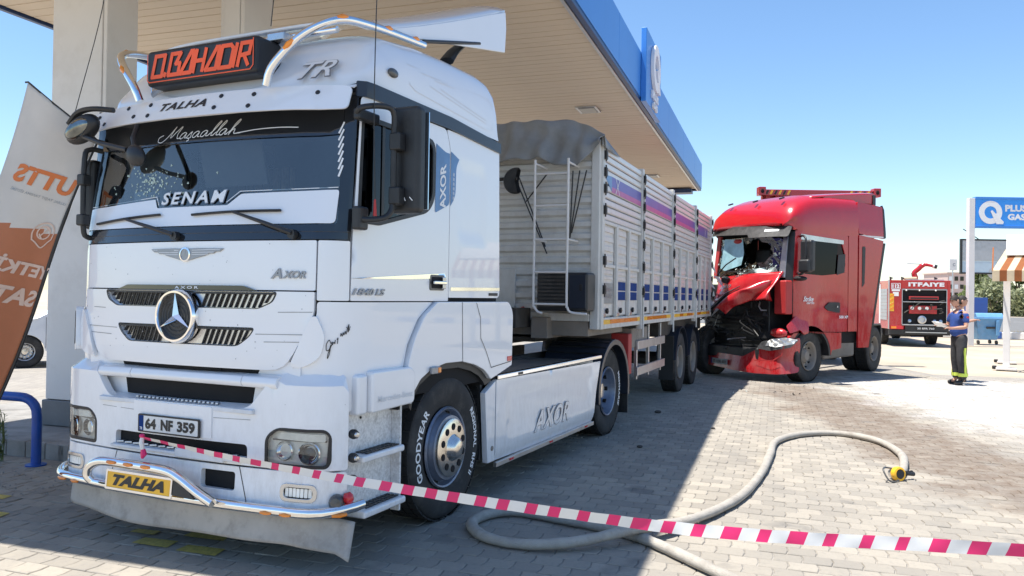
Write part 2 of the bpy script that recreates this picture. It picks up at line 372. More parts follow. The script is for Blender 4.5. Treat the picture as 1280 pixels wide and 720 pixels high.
def strokes(name, lines, f, m, parent, w=.01, off=.003, **kw):
    b = B(); k = 0
    for ln in lines:
        for i in range(len(ln) - 1):
            p = V(ln[i]).to_2d(); q = V(ln[i + 1]).to_2d(); d = (q - p)
            if d.length < 1e-6: continue
            d.normalize(); nn = V((-d.y, d.x)) * w / 2; p2 = p - d * w * .35; q2 = q + d * w * .35; k += 1
            o = off + (k % 7) * .0002
            b.add([V(f(*c)) + nrm(f, *c) * o for c in (p2 - nn, q2 - nn, q2 + nn, p2 + nn)], [(0, 1, 2, 3)])
    if len(lines) > 1 and ('groove' in name or 'outline' in name or 'seam' in name): kw.setdefault('kind', 'stuff')
    return b.make(name, m, parent, smooth=False, **kw)
def arc_text(name, s, c, ax_x, ax_z, out, R, a_mid, size, m, parent, bold=.02, flip=False):
    """letters round a tyre side wall; angles measured from ax_x towards ax_z"""
    vs, fs = textverts(s, bold, 0., 1.05); c = V(c); ax_x = V(ax_x); ax_z = V(ax_z); out = V(out); res = []
    for v in vs:
        a = a_mid - v.x * size / R; r = R + v.y * size
        res.append(c + (ax_x * cos(a) + ax_z * sin(a)) * r + out)
    b = B(); b.add(res, fs); return b.make(name, m, parent, smooth=False)

TYRE = [(.29, -.11), (.34, -.135), (.42, -.15), (.475, -.148), (.51, -.135), (.524, -.11), (.526, 0), (.524, .11), (.51, .135), (.475, .148), (.42, .15), (.34, .135), (.29, .11)]
def wheel(parent, x, y, side=1, r=.52, w=1., style='steer', rimmat='rim', steer=0., z=None):
    """axle along local x; side=+1 faces +x. Part 'wheel' with tyre, rim, hub_cover"""
    wo = bpy.data.objects.new('wheel', None); link(wo, parent); wo.location = (x, y, r if z is None else z); wo.rotation_euler = (0, 0, steer)
    k = r / .526; ax = (side, 0, 0)
    b = B(); b.lathe([(a * k, h * w) for a, h in TYRE], (0, 0, 0), ax, 56)
    b.make('tyre', 'rubber', wo, ang=50)
    b = B()
    for g in range(4):     # circumferential tread ribs with lateral sipes
        xx = (-.105 + .07 * g) * w
        for t in range(44):
            a = 2 * pi * t / 44; ca, sa = cos(a), sin(a); R0 = r - .002; hw = .028 * w; ht = pi * R0 / 44 * .86
            pts = []
            for dx, dt, dr in ((-hw, -ht, 0), (hw, -ht, 0), (hw, ht, 0), (-hw, ht, 0), (-hw, -ht, .011), (hw, -ht, .011), (hw, ht, .011), (-hw, ht, .011)):
                rr = R0 + dr; pts.append((xx + dx, ca * rr - sa * dt, sa * rr + ca * dt))
            b.add(pts, [(4, 5, 6, 7), (0, 1, 5, 4), (1, 2, 6, 5), (2, 3, 7, 6), (3, 0, 4, 7)])
    b.make('tread', 'tread', wo, smooth=False, kind='stuff')
    if style == 'steer':
        rim = [(.30, .13), (.292, .145), (.28, .14), (.268, .10), (.262, .09), (.245, .11), (.235, .165), (.15, .175), (.0005, .175)]
        hub = [(.215, .165), (.212, .185), (.19, .194), (.10, .196), (.085, .215), (.07, .24), (.05, .25), (.0005, .252)]
    elif style == 'drive':
        rim = [(.30, .13), (.292, .145), (.28, .14), (.262, .08), (.25, -.02), (.22, -.06), (.14, -.065), (.0005, -.065)]
        hub = [(.14, -.06), (.138, .0), (.12, .02), (.09, .03), (.085, .06), (.0005, .065)]
    else:
        rim = [(.30, .13), (.292, .145), (.28, .14), (.262, .10), (.25, .03), (.22, .0), (.14, -.005), (.0005, -.005)]
        hub = [(.14, 0.), (.135, .05), (.11, .07), (.09, .10), (.0005, .105)]
    b = B(); b.lathe([(a * k, h * w) for a, h in rim], (0, 0, 0), ax, 40)
    b.lathe([(.29 * k, -.12), (.0005, -.10)], (0, 0, 0), ax, 24)
    b.make('rim', rimmat, wo, ang=50)
    b = B(); b.lathe([(a * k, h * w) for a, h in hub], (0, 0, 0), ax, 32)
    b.make('hub_cover', 'hub' if style != 'dusty' else 'chassislt', wo, ang=40)
    b = B(); hr = .155 if style == 'steer' else .17
    for t in range(10):
        a = 2 * pi * (t + .5) / 10; h0 = (.197 if style == 'steer' else (-.062 if style == 'drive' else .002)) * w
        c = (side * (h0 - .012), cos(a) * hr * k, sin(a) * hr * k)
        if style == 'steer': b.lathe([(.026, .013), (.022, .0145), (.0005, .0145)], c, ax, 12)
        else: b.lathe([(.02, 0), (.02, .045), (.0005, .045)], c, ax, 6)
    b.make('hole' if style == 'steer' else 'wheel_nut', 'void' if style == 'steer' else 'chromed', wo, smooth=False, kind='stuff')
    b = B()
    for t in range(10):
        a = 2 * pi * t / 10; c = (side * (.088 if style == 'steer' else .03) * w, cos(a) * .252 * k, sin(a) * .252 * k)
        b.lathe([(.024, -.02), (.024, .016), (.0005, .016)], c, ax, 10)
    b.make('vent_hole', 'void', wo, smooth=False, kind='stuff')
    return wo
def cab_surface(cx, w, r, bulge, yfront, y0f):
    """plan outline: s = arc length from the middle of the front; returns f(s,z), s_of_y"""
    L1 = w - r; yA = yfront + bulge; yB = yA + r; sE = L1 + r * pi / 2
    def f(s, z):
        sg = 1 if s >= 0 else -1; a = abs(s); d = y0f(z) - yfront
        if a <= L1: x = a; y = yfront + bulge * (a / L1) ** 2 + d
        elif a <= sE:
            t = (a - L1) / r; x = L1 + r * sin(t); y = yA + r * (1 - cos(t)); k = t / (pi / 2); y += d * (1 - k * k * (3 - 2 * k))
        else: x = w; y = yB + (a - sE)
        return V((cx + sg * x, y, z))
    return f, (lambda y: sE + y - yB)
# ------------------------------------------------------------- frames of the place
KY = .323                                        # heading of the canopy axis
kd = V((sin(KY), cos(KY), 0)); ke = V((cos(KY), -sin(KY), 0))
def K(x, y, z=0.): return ke * x + kd * y + V((0, 0, z))
TO = V((-1.56, 6.29, 0)); TYAW = .4331
td = V((sin(TYAW), cos(TYAW), 0)); te = V((cos(TYAW), -sin(TYAW), 0))
def T2W(x, y, z=0.): return TO + te * x + td * y + V((0, 0, z))

# ------------------------------------------------------------- ground
def paving_material(name, bricks):
    m = bpy.data.materials.new(name); m.use_nodes = True; n = m.node_tree.nodes; l = m.node_tree.links; p = n['Principled BSDF']
    p.inputs['Roughness'].default_value = .85; p.inputs['Specular IOR Level'].default_value = .3
    geo = n.new('ShaderNodeNewGeometry'); pos = geo.outputs['Position']
    def noise(scale, det=5, rough=.6, off=0.):
        q = n.new('ShaderNodeTexNoise'); q.inputs['Scale'].default_value = scale; q.inputs['Detail'].default_value = det; q.inputs['Roughness'].default_value = rough
        if off:
            a = n.new('ShaderNodeVectorMath'); a.operation = 'ADD'; a.inputs[1].default_value = (off, off * 1.7, 0); l.new(pos, a.inputs[0]); l.new(a.outputs[0], q.inputs['Vector'])
        else: l.new(pos, q.inputs['Vector'])
        return q.outputs['Fac']
    def rng(v, a, b, c, d):
        q = n.new('ShaderNodeMapRange'); q.inputs['From Min'].default_value = a; q.inputs['From Max'].default_value = b; q.inputs['To Min'].default_value = c; q.inputs['To Max'].default_value = d; l.new(v, q.inputs['Value']); return q.outputs[0]
    def mth(op, a, b=None, c=None):
        q = n.new('ShaderNodeMath'); q.operation = op
        for i, t in enumerate((a, b, c)):
            if t is None: continue
            if isinstance(t, (int, float)): q.inputs[i].default_value = t
            else: l.new(t, q.inputs[i])
        return q.outputs[0]
    def mix(f, a, b):
        q = n.new('ShaderNodeMix'); q.data_type = 'RGBA'; q.clamp_factor = True
        if isinstance(f, (int, float)): q.inputs['Factor'].default_value = f
        else: l.new(f, q.inputs['Factor'])
        for k, t in (('A', a), ('B', b)):
            if isinstance(t, tuple): q.inputs[k].default_value = (*t, 1)
            else: l.new(t, q.inputs[k])
        return q.outputs['Result']
    # each block its own tone
    if bricks:
        mp = n.new('ShaderNodeMapping'); mp.inputs['Rotation'].default_value = (0, 0, KY); l.new(pos, mp.inputs['Vector'])
        br = n.new('ShaderNodeTexBrick'); br.inputs['Scale'].default_value = 1; br.inputs['Brick Width'].default_value = .176; br.inputs['Row Height'].default_value = .152
        br.inputs['Mortar Size'].default_value = .007; br.inputs['Color1'].default_value = (.29, .265, .232, 1); br.inputs['Color2'].default_value = (.345, .315, .272, 1); br.inputs['Mortar'].default_value = (.20, .185, .165, 1)
        l.new(mp.outputs[0], br.inputs['Vector']); c = br.outputs[0]
    else:
        oi = n.new('ShaderNodeObjectInfo'); r = mth('FRACT', mth('ADD', geo.outputs['Random Per Island'], oi.outputs['Random']))
        cr = n.new('ShaderNodeValToRGB'); e = cr.color_ramp.elements; e[0].color = (.262, .236, .198, 1); e[1].color = (.372, .332, .272, 1)
        e2 = cr.color_ramp.elements.new(.55); e2.color = (.318, .285, .235, 1); l.new(r, cr.inputs[0]); c = cr.outputs[0]
    c = mix(rng(noise(1.1), .35, .7, 0, .5), c, (.25, .232, .205))
    c = mix(rng(noise(28, 6, .7), .5, .8, 0, .55), c, (.17, .165, .155))
    sep = n.new('ShaderNodeSeparateXYZ'); l.new(pos, sep.inputs[0]); X, Y = sep.outputs[0], sep.outputs[1]
    wob = rng(noise(.9, 6, .65), .3, .7, -.55, .55)
    # brown wet run-off: band whose middle line goes from the wreck towards the right foreground
    xm = mth('MULTIPLY_ADD', mth('SUBTRACT', Y, 7.), .075, 4.6)
    band = mth('SUBTRACT', X, xm); band = mth('ABSOLUTE', mth('ADD', band, wob))
    wdt = mth('SUBTRACT', 1., mth('DIVIDE', band, .95)); wdt = mth('MULTIPLY', wdt, rng(Y, 5.2, 7.0, 0, 1)); wdt = mth('MULTIPLY', wdt, rng(Y, 15.4, 14.2, 0, 1))
    br_ = rng(wdt, 0., .45, 0, 1); br_ = mth('MULTIPLY', br_, rng(noise(5, 6, .7, 7.), .30, .60, .22, .88))
    c = mix(br_, c, (.155, .115, .085))
    # dried white extinguishing powder / foam
    foam = mth('SUBTRACT', mth('SUBTRACT', X, xm), mth('MULTIPLY_ADD', wob, 1.6, .75))
    foam = mth('MULTIPLY', rng(foam, 0, .9, 0, 1), rng(Y, 8.6, 10.8, 0, 1)); foam = mth('MULTIPLY', foam, rng(mth('MULTIPLY_ADD', wob, 1.5, Y), 17.2, 15.6, 0, 1))
    foam = mth('MULTIPLY', foam, rng(noise(3.2, 8, .75, 3.), .34, .74, .05, .72))
    c = mix(mth('MULTIPLY', foam, .35 if bricks else 1.), c, (.80, .79, .78))
    # darker wheel tracks along the lane
    mp2 = n.new('ShaderNodeMapping'); mp2.inputs['Rotation'].default_value = (0, 0, .40); mp2.inputs['Scale'].default_value = (1.5, .16, 1); l.new(pos, mp2.inputs['Vector'])
    tn = n.new('ShaderNodeTexNoise'); tn.inputs['Scale'].default_value = 1.3; tn.inputs['Detail'].default_value = 6; l.new(mp2.outputs[0], tn.inputs['Vector'])
    c = mix(rng(tn.outputs['Fac'], .52, .70, 0, .35), c, (.17, .16, .15))
    # oil spots and grime where vehicles stop
    c = mix(mth('MULTIPLY', rng(noise(2.1, 4, .5, 11.), .62, .72, 0, .55), 1.), c, (.12, .115, .11))
    l.new(c, p.inputs['Base Color'])
    bp = n.new('ShaderNodeBump'); bp.inputs['Strength'].default_value = .35; bp.inputs['Distance'].default_value = .004
    l.new(noise(160, 3), bp.inputs['Height']); l.new(bp.outputs[0], p.inputs['Normal'])
    return m
M['paver'] = paving_material('concrete_block', False)
M['paving'] = paving_material('concrete_paving', True)

B().box(-900, 900, -200, 1600, -.6, -.03).make('ground', 'dirtground', smooth=False, kind='structure')
pb = B(); pp = [K(-16, -6), K(22, -6), V((22, 13.6, 0)), V((12.5, 16.9, 0)), V((9.6, 17.9, 0)), V((9.4, 27, 0)), K(-22, 34)]
pb.prism([(p.x, p.y) for p in pp], 'z', -.028, -.0065)
pave = pb.make('forecourt_paving', 'paving', smooth=False, kind='structure')
# concrete blocks: nearest 300 as single parts, the others one mass
PX, PY = .176, .152
def paver_shape():
    hx, hy, g = PX / 2 - .0035, PY / 2 - .0035, .018
    t = [(-hx, -hy), (0, -hy), (hx, -hy), (hx + g * .6, 0), (hx, hy), (0, hy), (-hx, hy), (-hx + g * .6, 0)]
    return t
TS = paver_shape()
def paver_geo(cx, cy, dz, tx, ty):
    vs = []
    for sc, z in ((1., -.02), (1., -.0045), (.955, 0.)):
        for (x, y) in TS:
            zz = z + (dz + x * tx + y * ty if z > -.01 else 0)
            vs.append(K(cx + x * sc, cy + y * (sc if sc == 1 else .945), zz))
    n = 8; fs = [tuple(range(16, 24))]
    for i in range(n): j = (i + 1) % n; fs += [(i, j, 8 + j, 8 + i), (8 + i, 8 + j, 16 + j, 16 + i)]
    return vs, fs
cells = []
for j in range(-10, 165):
    for i in range(-100, 100):
        cx = i * PX + (PX / 2 if j % 2 else 0); cy = j * PY; w = K(cx, cy)
        if w.y < 2.6 or w.y > 18.2 or abs(w.x) > w.y * .70 + .7: continue
        if cx < -6.35 and cy > 5.68: continue
        if w.y > 16.6 and w.x > 9.2: continue
        if w.y > 13.6 and w.x > 12.5: continue
        d = w.length
        vis = abs(w.x) < w.y * .66 and w.y > 4.25
        cells.append((d if vis else d + 100, cx, cy))
cells.sort(); fld = B(); base_me = None; pr = random.Random(3)
pmesh = []
for q in range(6):
    vs, fs = paver_geo(0, 0, 0, pr.uniform(-.012, .012), pr.uniform(-.014, .014)); me = bpy.data.meshes.new('paver'); me.from_pydata([tuple(v) for v in vs], [], fs); me.materials.append(M['paver']); pmesh.append(me)
for k, (d, cx, cy) in enumerate(cells):
    dz = pr.uniform(-.003, .002)
    if k < 300:
        o = bpy.data.objects.new('paver', pmesh[k % 6]); link(o, pave); w = K(cx, cy); o.location = (w.x, w.y, dz)
    else:
        vs, fs = paver_geo(cx, cy, dz, pr.uniform(-.018, .018), pr.uniform(-.02, .02)); fld.add(vs, fs)
fld.make('paver', 'paver', pave, smooth=False, kind='stuff')

# worn yellow paint on the blocks, left of and before the lorry
yb = B()
for (x, y, w, h) in ((-4.05, 6.2, .32, .10), (-3.78, 5.72, .36, .12), (-2.28, 5.12, .28, .13), (-1.93, 4.98, .30, .13), (-2.0, 5.26, .32, .10), (-2.45, 5.34, .2, .08)):
    c = V((x, y, 0)); yb.add([c + ke * (a * w) + kd * (b * h) + V((0, 0, .0045)) for a, b in ((-.5, -.5), (.5, -.5), (.42, .5), (-.5, .4))], [(0, 1, 2, 3)])
yb.make('painted_marking', 'yellowpaint', smooth=False, kind='structure')

# kerbed pump island with the columns
ib = B(); 
def kprism(b, x0, x1, y0, y1, z0, z1):
    P = [K(x0, y0), K(x1, y0), K(x1, y1), K(x0, y1)]; return b.prism([(p.x, p.y) for p in P], 'z', z0, z1)
isl = B(); kprism(isl, -9.4, -6.5, 5.92, 12, -.02, .145); island = isl.make('kerb_island', 'concrete', bevel=.008, kind='structure')
for i in range(12):
    b = B(); kprism(b, -9.4 + i * .25, -9.4 + (i + 1) * .25 - .008, 5.78, 5.915, -.02, .15 + rnd.uniform(-.004, .004)); b.make('kerbstone', 'concrete', island, bevel=.012)
for i in range(12):
    b = B(); kprism(b, -6.495, -6.36, 5.78 + i * .5, 5.78 + (i + 1) * .5 - .008, -.02, .15 + rnd.uniform(-.004, .004)); b.make('kerbstone', 'concrete', island, bevel=.012)

# ------------------------------------------------------------- canopy
can = thing('station_canopy', 'large petrol station canopy with cream slatted ceiling and blue fascia above the white lorry', 'canopy', tuple(K(-5.9, 14.7, 0)), -KY)
CX, CY = -5.9, 14.7
def cb(x0, x1, y0, y1, z0, z1): return B().box(x0 - CX, x1 - CX, y0 - CY, y1 - CY, z0, z1)
XL, XR, Y0, Y1, ZB, ZT = -9.45, -2.34, 3.05, 26.5, 5.2, 6.06
cb(XL + .05, XR - .05, Y0 + .05, Y1 - .05, 5.42, 5.98).make('roof_deck', 'roofdeck', can, smooth=False)
sm = None; n = int((Y1 - Y0 - .3) / .2)
for i in range(n):
    y = Y0 + .15 + i * .2
    if sm is None:
        o = B().box(XL + .12 - CX, XR - .17 - CX, 0, .188, 0, .02).make('ceiling_slat', 'soffit', can, bevel=.004); sm = o; o.location = (0, y - CY, 5.215)
    else:
        o = sm.copy(); link(o, can); o.parent = can; o.location = (0, y - CY, 5.215 + rnd.uniform(-.002, .002))
cb(XL + .1, XR - .1, Y0 + .1, Y1 - .1, 5.245, 5.26).make('ceiling_backing', 'chassislt', can, smooth=False)
for (xa, sx) in ((XR, 1), (XL, -1)):
    y = Y0
    while y < Y1 - .01:
        L = min(3.0, Y1 - y); a, b_ = (xa - .10, xa) if sx > 0 else (xa, xa + .10)
        cb(a, b_, y + .006, y + L - .006, ZB + .05, ZT).make('fascia_panel', 'fascia', can, bevel=.006); y += L
    a, b_ = (xa - .09, xa - .012) if sx > 0 else (xa + .012, xa + .09)
    cb(a, b_, Y0, Y1, ZB - .02, ZB + .046).make('gutter_trim', 'fasciadk', can, bevel=.008)
    if sx > 0: cb(xa - .14, xa - .095, Y0, Y1, ZB - .035, ZB + .02).make('light_strip', 'alu', can, bevel=.006)
for ya in (Y0, Y1 - .1):
    x = XL + .1
    while x < XR - .11:
        L = min(2.4, XR - .1 - x); cb(x + .005, x + L - .005, ya, ya + .1, ZB + .05, ZT).make('fascia_panel', 'fascia', can, bevel=.006); x += L
    cb(XL + .1, XR - .1, ya + .005, ya + .14, ZB - .02, ZB + .046).make('gutter_trim', 'fasciadk', can, bevel=.008)
for (x, y) in ((-3.42, 14.62), (-3.46, 23.1), (-7.9, 14.6), (-7.9, 23.1), (-5.7, 7.6)):
    o = cb(x - .2, x + .2, y - .25, y + .25, 5.185, 5.212).make('ceiling_light', 'alu', can, bevel=.006)
    cb(x - .15, x + .15, y - .2, y + .2, 5.176, 5.184).make('light_lens', 'lensdk', o, smooth=False)
cb(-3.5, -2.6, 25.8, 26.3, 5.05, 5.18).make('camera_box', 'fasciadk', can, bevel=.01)
# Q board standing on the fascia
o = cb(-2.338, -2.24, 14.1, 15.95, 5.17, 6.5).make('logo_board', 'fascia', can, bevel=.01)
bf = lambda s, z: V((-2.065 - CX, 15.0 - CY + s, z))
ring = B(); 
def ringpoly(n, R, r, f, cx, cz, th, off):
    b = B(); vs = []
    for rr, o2 in ((R, off), (R, off + th), (r, off + th), (r, off)):
        for k in range(n):
            a = 2 * pi * k / n; p = V(f(cx + rr * cos(a), cz + rr * sin(a))); vs.append(p + nrm(f, cx, cz) * o2)
    fs = [(i * n + k, i * n + (k + 1) % n, ((i + 1) % 4) * n + (k + 1) % n, ((i + 1) % 4) * n + k) for i in range(4) for k in range(n)]
    return b.add(vs, fs)
bfm = lambda s, z: V((-2.238 - CX, 15.02 - CY + s, z))
rb = ringpoly(36, .44, .25, bfm, 0, 5.98, .06, .003)
rb.add([V(bfm(a, z)) + V((o2, 0, 0)) for o2 in (.003, .07) for a, z in ((.02, 5.96), (.10, 6.02), (.44, 5.58), (.22, 5.56))], [(4, 5, 6, 7), (0, 1, 5, 4), (1, 2, 6, 5), (2, 3, 7, 6), (3, 0, 4, 7)])
rb.make('logo_letter', 'signwhite', o)
text('logo_lettering', 'PLUS', bfm, 0, 5.44, .7, .15, 'signwhite', o, bold=.03, th=.04)
text('logo_lettering', 'GAS', bfm, 0, 5.26, .5, .13, 'signwhite', o, bold=.03, th=.04)

def column(x0, x1, y0, y1, label, zb=.15, seams=()):
    c = thing('canopy_column', label, 'column', tuple(K((x0 + x1) / 2, (y0 + y1) / 2, zb)), -KY, 'canopy columns')
    hx, hy = (x1 - x0) / 2, (y1 - y0) / 2; zt = 5.21 - zb
    z = .28; k = 0
    while z < zt - .01:
        L = min(2.47, zt - z)
        B().box(-hx + .055, hx - .055, -hy, hy, z + .003, z + L - .003).make('cladding_panel', 'column', c, bevel=.01)
        for s in (-1, 1):
            B().box(*sorted((s * hx, s * (hx - .052))), -hy + .012, hy - .012, z + .003, z + L - .003).make('corner_trim', 'column', c, bevel=.008)
        z += L
    B().box(-hx - .02, hx + .02, -hy - .02, hy + .02, 0, .277).make('plinth', 'plinth', c, bevel=.012)
column(-7.56, -6.80, 6.55, 7.0, 'wide pale grey canopy column standing on the kerb island between the flag and the lorry')
column(-6.07, -5.75, 7.45, 8.0, 'narrower canopy column rising behind the orange roof sign of the lorry', 0)

# ------------------------------------------------------------- left side: blue pipe guard, flag, weed, parked car
g = thing('pipe_guard', 'blue painted bent steel pipe guard at the end of the kerb island', 'guard rail', (-4.38, 7.3, 0))
pts = [(0, 0, 0)] + [(0, 0, z) for z in (.15, .3, .45)]
pts += [(-.16 + .16 * cos(a), 0.0, .47 + .16 * sin(a)) for a in [pi / 2 * t / 6 for t in range(1, 7)]] + [(-.4, .05, .635), (-1.1, .16, .635)]
pts += [(-1.26 + .16 * cos(a), .18, .475 + .16 * sin(a)) for a in [pi / 2 + pi / 2 * t / 6 for t in range(1, 7)]] + [(-1.42, .2, 0)]
B().tube(pts, .043, 14).make('bent_pipe', 'bluepipe', g)
for x, y in ((0, 0), (-1.42, .2)): B().disc((x, y, 0.), (0, 0, 1), .09, .012, 16).make('base_plate', 'bluepipe', g)

def flagmat():
    m = M['flagcloth']; return m
fl = thing('beach_flag', 'tall feather banner flag with orange lettering seen from its back beside the lorry', 'flag', (-4.15, 5.6, 0))
O = V((-4.15, 5.6, 0))
# sail: left edge nearly plumb, right edge slants from top right to bottom left
def flag_pt(u, v):          # u 0..1 left->right, v 0 bottom .. 1 top
    z = .35 + v * 2.74
    xl, xr_ = -3.45 - .30 * (3.03 - z), -3.03 - .376 * (2.595 - min(z, 2.80))
    ztop = 1 if v < .97 else 1
    x = xl + (xr_ - xl) * u
    zz = z - (.42 * max(u, 0) ** 1.1) * max(0, (v - .86) / .14) ** 1.0
    y = 5.52 + .05 * sin(u * 7 + v * 3.) * (.4 + .6 * (1 - v)) + .03 * sin(v * 9 + u * 5) + .10 * u
    return V((x, y, zz))
def flag_loc(u, v): return flag_pt(u, v) - O
fb = B(); NU, NV = 22, 80
fb.grid(lambda u, v: flag_loc(u, v * .9999), NU, NV)
for i in range(len(fb.f)):
    v = (i // NU) / NV; fb.m[i] = 1 if v < .635 + .0 * (i % NU) - .03 * ((i % NU) / NU) else 0
cloth = fb.make('cloth', ['flagcloth', 'flagorange'], fl, ang=80)
sld = cloth.modifiers.new('thickness', 'SOLIDIFY'); sld.thickness = .002
M['flagtxt'] = mat('flag_lettering_orange', (.60, .17, .05), .8); M['flagpale'] = mat('flag_lettering_pale', (.62, .45, .36), .8)
def flg(s, z):      # metres from the left pole edge, height, tilted like the print
    v = (z - .35) / 2.74; xl, xr_ = -3.45 - .30 * (3.03 - z), -3.03 - .376 * (2.595 - min(z, 2.80))
    return flag_loc(min(max(s / (xr_ - xl), -.2), 1.2), v)
text('lettering', 'UTTS', flg, .315, 2.405, .44, .125, 'flagtxt', cloth, bold=.045, mirror=True, rot=-.27, off=.006)
text('lettering', 'ULUSAL TAŞIT TANIMA SİSTEMİ', flg, .305, 2.29, .41, .028, 'txtgrey', cloth, bold=.01, mirror=True, rot=-.27, off=.006)
text('lettering', 'YETKİLİ', flg, .30, 1.80, .46, .12, 'flagpale', cloth, bold=.04, mirror=True, rot=-.22, off=.006)
text('lettering', 'SATICI', flg, .26, 1.60, .42, .12, 'flagpale', cloth, bold=.04, mirror=True, rot=-.22, off=.006)
pin = []
for k in range(28):
    a = -pi / 2 + 2 * pi * k / 28; w = .075
    x, z = w * cos(a), w * sin(a)
    if z < -.02: x *= max(0, (z + .12) / .10) if z < -.04 else 1; z = z * 1.35
    pin.append((.40 + x, 2.03 + z))
strokes('pin_emblem', [pin + [pin[0]], [(.40 + .045 * cos(a), 2.035 + .045 * sin(a)) for a in [2 * pi * k / 18 for k in range(19)]], [(.375, 2.01), (.425, 2.06)], [(.37, 2.025), (.39, 1.995)], [(.41, 2.075), (.435, 2.05)]], flg, 'flagpale', cloth, w=.009, off=.006)
pole = [flag_loc(1.02, v * .995) for v in [k / 30 for k in range(31)]]
B().tube([V((0, 0, 0)) + V((.25, -.02, 0))] + pole, [.012] * 22 + [.008] * 10, 8).make('pole', 'black', fl)
B().tube([flag_loc(u, 1) for u in (1.0, .8, .6, .4, .2, .0, -.05)], .007, 6).make('top_rod', 'black', fl)
B().disc((.25, -.02, 0), (0, 0, 1), .16, .04, 20).make('base', 'black', fl)

# weed on the kerb
wd = thing('weed', 'small leafy weed growing by the foot of the blue pipe guard', 'weed', (-4.80, 7.45, 0)); st = B(); lf = B()
for k in range(7):
    a = rnd.uniform(0, 6.28); h = rnd.uniform(.25, .55); ln = rnd.uniform(.02, .10)
    P = [V((cos(a) * ln * t * t + .02 * sin(5 * t + k), sin(a) * ln * t * t, h * t)) for t in [q / 6 for q in range(7)]]
    st.tube(P, .004, 5)
    for q in range(1, 7):
        for s in (-1, 1):
            for r_ in range(2):
                p = P[q] + V((0, 0, rnd.uniform(-.03, .03))); d = V((cos(a + s * 1.4 + rnd.uniform(-.8, .8)), sin(a + s * 1.4 + rnd.uniform(-.8, .8)), rnd.uniform(.1, .7))).normalized(); L = rnd.uniform(.03, .06)
                w = d.cross(V((0, 0, 1))).normalized() * .011
                lf.add([p, p + d * L * .5 + w, p + d * L, p + d * L * .5 - w], [(0, 1, 2, 3)])
st.make('stem', 'leaf1', wd); lf.make('leaf', 'leaf1', wd, smooth=False, kind='stuff')

# ------------------------------------------------------------- parked white car (left, sunlit)
def passenger_car(name, label, loc, rz, paint='carwhite'):
    c = thing(name, label, 'car', loc, rz)
    L, Wd = 4.4, 1.8
    prof = [(-2.2, .45), (-2.18, .75), (-1.95, .92), (-1.15, 1.02), (-.45, 1.42), (.75, 1.46), (1.55, 1.15), (2.1, 1.05), (2.2, .7), (2.18, .4)]
    arch = lambda cx: [(cx + .36 * cos(a), .33 + .36 * sin(a)) for a in [pi * k / 10 for k in range(11)]]
    low = [(2.18, .3)] + arch(1.35) + arch(-1.35) + [(-2.15, .3)]
    poly = prof + low
    b = B(); b.prism(rounded(poly, .06, 2), 'x', -.9, .9)
    # taper the greenhouse
    b.v = [(x * (1 - .17 * max(0, (z - 1.0) / .45)), y, z) for x, y, z in b.v]
    b.make('body', paint, c, bevel=.04, seg=3)
    for s in (-1, 1):
        fp = lambda y, z, s=s: V((s * (.9 * (1 - .17 * max(0, (z - 1.0) / .45)) + .004), y, z))
        panel('side_window', rounded([(-.95, 1.06), (1.35, 1.12), (.72, 1.38), (-.42, 1.36)], .04), (lambda y, z, s=s: fp(y, z)) if s > 0 else (lambda y, z, s=s: fp(-y, z)) if False else fp, 'blackgloss', c, th=.001, step=.2)
        for cy in (-1.35, 1.35):
            w = wheel(c, s * .80, cy, s, .33, .55, 'alloy', 'alu')
        strokes('door_seam', [[(-.98, .4), (-.98, 1.04)], [(.15, .4), (.15, 1.08)], [(1.0, .6), (1.1, 1.08)]], fp, 'void', c, w=.008)
        strokes('door_handle', [[(-.05, .92), (.1, .93)], [(.85, .95), (1.0, .96)]], fp, 'chromed', c, w=.025, off=.02)
    fr = plane((0, -2.21, 0)); strokes('headlamp', [[(-.8, .74), (-.5, .72)], [(.8, .74), (.5, .72)]], fr, 'lens', c, w=.12, off=.0)
    return c
passenger_car('parked_car', 'white passenger car parked in the sun behind the banner flag', (-9.33, 17.68, -.005), -1.013)
# ------------------------------------------------------------- white tractor
TK = thing('tractor_unit', 'white lorry cab with orange roof sign and winged bonnet badge, parked under the canopy', 'truck', TO, -TYAW)
CXc = .055
def y0c(z):
    if z < 1.2: return -1.40 + (1.2 - z) * .02
    if z < 1.95: return -1.41 + (z - 1.2) * .02
    if z < 2.0: return -1.395 + (z - 1.95) * .2
    return -1.385 + (min(z, 2.95) - 2.0) * .235
cf, cS = cab_surface(CXc, 1.18, .28, .08, -1.40, y0c)
sD = 1.195; sDr = cS(-.06); sR = cS(.80)
W_, P_ = 'white', 'white_plastic'
# dark structural shell behind the panels
b = B()
def shellpart(name, z0, z1, s0, s1, off=-.03, m='void', nz=6, ns=40):
    b = B(); b.grid(lambda u, v: cf(s0 + (s1 - s0) * u, z0 + (z1 - z0) * v) + nrm(cf, s0 + (s1 - s0) * u, z0 + (z1 - z0) * v) * off, ns, nz); return b.make(name, m, TK)
shellpart('inner_shell', .95, 1.98, -sR, sR)
shellpart('inner_shell', 2.70, 2.93, -sR, sR)
for s in (-1, 1): shellpart('inner_shell', 1.95, 2.85, s * cS(-.2), s * sR, ns=8)
for s in (-1, 1): shellpart('windscreen_pillar', 1.95, 2.85, s * 1.10, s * 1.19, -.012, 'black', ns=4)
B().box(-1.08, 1.19, .68, .72, 1.0, 3.1).make('rear_wall', 'black', TK, bevel=.02)
